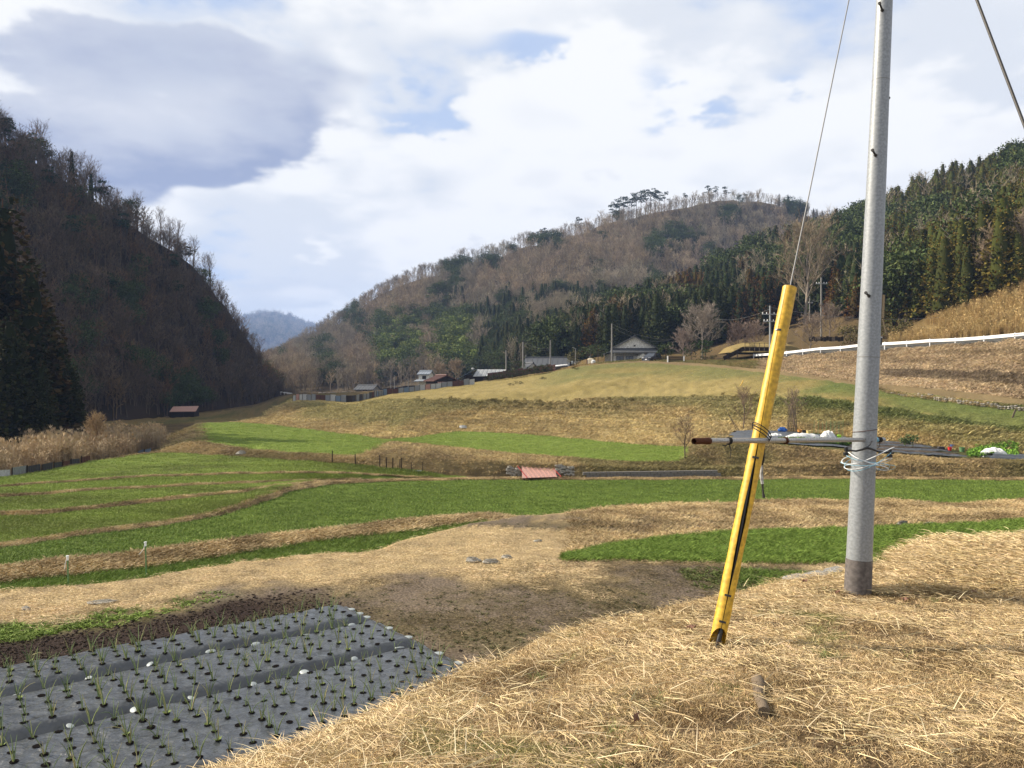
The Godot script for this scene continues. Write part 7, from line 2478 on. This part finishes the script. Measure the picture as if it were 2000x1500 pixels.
func make_lines() -> void:
	var a := far_pole("tall concrete pole at the left corner of the gabled house", 1195, 632, 719, 133, [], 0.16)
	var b := far_pole("concrete pole right of the farmhouse roof", 1075, 664, 717, 158, [], 0.16)
	var c := far_pole("concrete pole standing behind the brown fence", 1021.5, 668, 729, 146, [], 0.17)
	far_pole("shorter concrete pole at the right end of the tin barn", 988.5, 684, 733, 147, [], 0.16)
	var e := far_pole("grey pole with a crossarm just left of the yellow guard", 1504, 597, 722, 100, [[1.1, 1.05], [2.0, 0.85]], 0.14, "galvanised")
	var f := far_pole("slender pole with one crossarm between guard and steel pole", 1604, 542, 660, 124, [[1.0, 0.85]], 0.15)
	var h := far_pole("short distant pole left of the slender crossarm pole", 1581.5, 578, 628, 150, [[1.4, 0.5]], 0.14)
	far_pole("thin pole in the valley right of the far cottage", 762.5, 733, 756, 240, [], 0.12)
	far_pole("second thin pole in the valley right of the far cottage", 770.5, 733, 754, 245, [], 0.12)
	far_pole("thin pole left of the white two storey house", 797.5, 739, 753, 235, [], 0.12)
	far_pole("thin wooden pole above the far end of the tin fence", 629, 757, 774, 140, [], 0.07, "wood")
	var t := thing("street_lamp", "street lamp with a bent arm on the slope left of the water tank", "street lamp", P(1124, 706, 140))
	var g := Geo.new()
	g.path([Vector3.DOWN * 0.6, Vector3.UP * 2.3], [0.07, 0.055], 8, true)
	part("post", g, M.concrete, t)
	g = Geo.new()
	g.path([Vector3(0.15, 2.25, 0), Vector3(-0.05, 2.3, 0), Vector3(-0.42, 2.42, 0)], [0.03, 0.03, 0.03], 6)
	g.box(Vector3(-0.32, 2.42, 0), Vector3(0.5, 0.07, 0.14), Basis(Vector3.BACK, -0.35))
	part("lamp_head", g, M.tin_white, t)
	t = thing("street_lamp", "second post with a small lamp box left of the water tank", "street lamp", P(1153.5, 705, 146))
	g = Geo.new()
	g.path([Vector3.DOWN * 0.5, Vector3.UP * 2.4], [0.06, 0.05], 8, true)
	part("post", g, M.concrete, t)
	boxed("lamp_head", t, M.tin_white, Vector3(-0.25, 2.2, 0), Vector3(0.4, 0.12, 0.14))
	boxed("meter_box", t, M.tin_white, Vector3(-0.18, 0.7, 0.1), Vector3(0.3, 0.4, 0.15))
	sag("upper sagging wire from the tall pole over the gabled house", a, P(1318, 662, 150), 0.9)
	sag("lower sagging wire from the tall pole over the gabled house", a + Vector3.DOWN * 0.5, P(1308, 664, 150), 1.1)
	sag("upper wire between the two poles above the brown fence", c, b + Vector3.DOWN * 1.6, 0.5)
	sag("lower wire between the two poles above the brown fence", c + Vector3.DOWN * 0.6, b + Vector3.DOWN * 1.9, 0.5)
	sag("wire from the left crossarm pole toward the forest at right", e + Vector3(0, -0.2, 0), P(1990, 598, 100), 1.6, 0.014)
	sag("wire from the left crossarm pole to the house", e + Vector3(0, -0.4, 0), P(1395, 622, 140), 0.7, 0.014)
	sag("thin wire between the short pole and the slender pole", h + Vector3(0, -0.6, 0), f + Vector3(0, -3.5, 0), 0.3, 0.012)
	for q in [[1437, 770, 743, 92, 0.55, "thin slanting yellow guy guard on the plateau above the garden"], [1139, 735, 712, 131, 0.55, "small slanting yellow guy guard below the water tank"]]:
		var p := P(q[0], q[1], q[3])
		var hh: float = (q[1] - q[2]) / F * q[3]
		g = Geo.new()
		g.tube(Vector3.ZERO, Vector3(hh * q[4], hh, 0), 0.055, 0.055, 8, true)
		single("guy_guard", g, M.yellow_plastic, q[5], "guard", p)


# ---------------------------------------------------------------- small things
func make_small() -> void:
	# clipped hedge in front of the brown fence
	var hedge := leafy(890, 1.5, 0.62, 20, 22, 0.15, Color(0.02, 0.03, 0.012), Color(0.055, 0.06, 0.022), 0.0)
	var says := ["leftmost clipped bush of the dark hedge beside the tin barn", "second clipped bush from the left in the dark hedge", "third clipped bush from the left in the dark hedge", "middle clipped bush of the dark hedge", "tall bush of the hedge below the farmhouse", "round bush right of the tallest hedge bush", "rightmost clipped bush of the dark hedge"]
	var hx := [[958, 137, 0.85], [975, 136, 1.0], [1001, 135.5, 1.15], [1022, 135, 1.0], [1044, 134.5, 1.15], [1060, 134, 1.25], [1072, 133.5, 0.9]]
	for i in hx.size():
		var o := tree_thing("clipped_bush", hedge, M.leaf, says[i], "", at_px(hx[i][0], hx[i][1]) - Vector3.UP * 0.15, "leaves", "bush")
		o.scale = Vector3(1.35, 1.0, 1.1) * hx[i][2]
	var low := [[997, 122, 0.5, "small brown bush on the yellow plateau"], [1014, 123, 0.62, "dark green bush on the yellow plateau right of the brown bush"], [1060, 125, 0.5, "long low brown heap on the plateau below the hedge"], [1123, 128, 0.6, "green bush beside the small slanting yellow guard"], [1290, 136, 1.0, "round clipped shrub behind the car"], [1376, 125, 0.9, "low round shrub under the cherry tree"], [1395, 124, 0.8, "low clipped shrub right of the cherry tree"], [1416, 123, 0.7, "low shrub left of the dark slanting planks"]]
	for i in low.size():
		var e: Array = low[i]
		var o := tree_thing("low_bush", leafy(895 + i, 1.4, 0.75, 14, 20, 0.15, Color(0.04, 0.045, 0.018), Color(0.10, 0.09, 0.035), 0.0), M.leaf, e[3], "", at_px(e[0], e[1]) - Vector3.UP * 0.1, "leaves", "bush")
		o.scale = Vector3(1.3, 0.85, 1.0) * e[2]
	# stones on the plot and the path
	var st := [[50, 1209, 8.0, 0.05, 0.026, "round white stone at the left edge of the plot"], [197, 1186, 8.3, 0.15, 0.018, "flat pale slab between the weeds and the straw path"], [925, 1096, 10.2, 0.10, 0.05, "grey flat stone at the end of the straw path, left of three"], [958, 1099, 10.1, 0.11, 0.04, "grey flat stone at the end of the path, middle of three"], [990, 1087, 10.4, 0.09, 0.03, "grey flat stone at the end of the path, right of three"], [1050, 1066, 11.6, 0.07, 0.02, "small pale stone left of the near wheat field"], [1815, 1025, 13.4, 0.10, 0.03, "pale stone at the far edge of the near wheat field"], [276, 1121, 9.6, 0.05, 0.05, "dark stone at the foot of the right green stake"], [905, 838, 84, 0.5, 0.25, "white stone heap at the corner of the bright green field"], [470, 889, 53.4, 0.34, 0.22, "boulder in the bank below the bright green field"], [1762, 1027, 13.3, 0.13, 0.06, "dark clod at the edge of the near wheat field"]]
	for e in st:
		var g := Geo.new()
		g.rock(Vector3.ZERO, Vector3(e[3], e[4], e[3] * 0.6), rng, 0.22)
		var dark: bool = e[5].begins_with("dark")
		single("stone", g, M.block if dark else (M.tin_white if e[5].find("white") >= 0 else M.stone), e[5], "stone", at_px(e[0], e[2]) + Vector3.UP * e[4] * 0.45, rng.randf() * 0.6)
	# edge slabs of the retaining wall under the bank
	var w := thing("edge_slabs", "grey concrete slabs showing at the edge of the bank behind the pole", "wall", at_px(1610, 7.7))
	for e in [[1560, 7.58], [1600, 7.74], [1640, 7.90]]:
		var p := at_px(e[0], e[1])
		var g := Geo.new()
		g.bevel_box(p - w.position + Vector3(0, -0.02, -0.02), Vector3(0.26, 0.10, 0.2), 0.015, Basis(Vector3.UP, 0.62))
		part("slab", g, M.concrete, w)
	# the weathered stake half buried in straw
	var a := at_px(1479, 4.34) + Vector3.UP * 0.025
	var b := at_px(1491, 3.86) + Vector3.UP * 0.02
	var g := Geo.new()
	var pts := []
	var rr := []
	for i in 9:
		var t := i / 8.0
		pts.append(a.lerp(b, t) - a + Vector3(0.006 * sin(t * 9.0), 0.004 * cos(t * 7.0), 0))
		rr.append(0.031 + 0.005 * sin(t * 5.0 + 1.0))
	g.path(pts, rr, 9, true)
	single("wooden_stake", g, M.wood, "weathered wooden stake lying half buried in the straw", "stake", a)
	# dead leaves
	var lv := [[1637, 1180, 6.62, "dark dead leaf on the straw left of the pole foot"], [1573, 1148, 7.1, "small brown dead leaf near the edge slabs"], [1768, 1196, 6.35, "pinkish dead leaf on the straw right of the pole foot"], [1936, 1121, 7.2, "large curled dead leaf on the straw mound"], [1240, 1468, 3.75, "curled brown leaf at the bottom of the picture"], [1350, 1245, 5.6, "small brown leaf left of the yellow guard foot"], [1405, 1288, 5.1, "curled pale leaf just below the yellow guard"], [1905, 1172, 6.6, "reddish leaf in the shadow right of the pole"]]
	for i in lv.size():
		var e: Array = lv[i]
		g = Geo.new()
		var s: float = 0.055 if i == 3 else 0.032
		for k in 4:
			var u := (k - 2) / 2.0
			var u2 := (k - 1) / 2.0
			g.quad(Vector3(u * s, 0.02 * cos(u * 2.0) + 0.02, -s * 0.5 * (1.0 - u * u * 0.8)), Vector3(u2 * s, 0.02 * cos(u2 * 2.0) + 0.02, -s * 0.5 * (1.0 - u2 * u2 * 0.8)), Vector3(u2 * s, 0.01 + 0.03 * absf(u2), s * 0.5 * (1.0 - u2 * u2 * 0.8)), Vector3(u * s, 0.01 + 0.03 * absf(u), s * 0.5 * (1.0 - u * u * 0.8)))
		var o := single("dead_leaf", g, M.dead_leaf, e[3], "leaf", at_px(e[0], e[2]) + Vector3.UP * 0.03, rng.randf() * TAU)
		o.rotation.x = rng.randf_range(-0.5, 0.5)
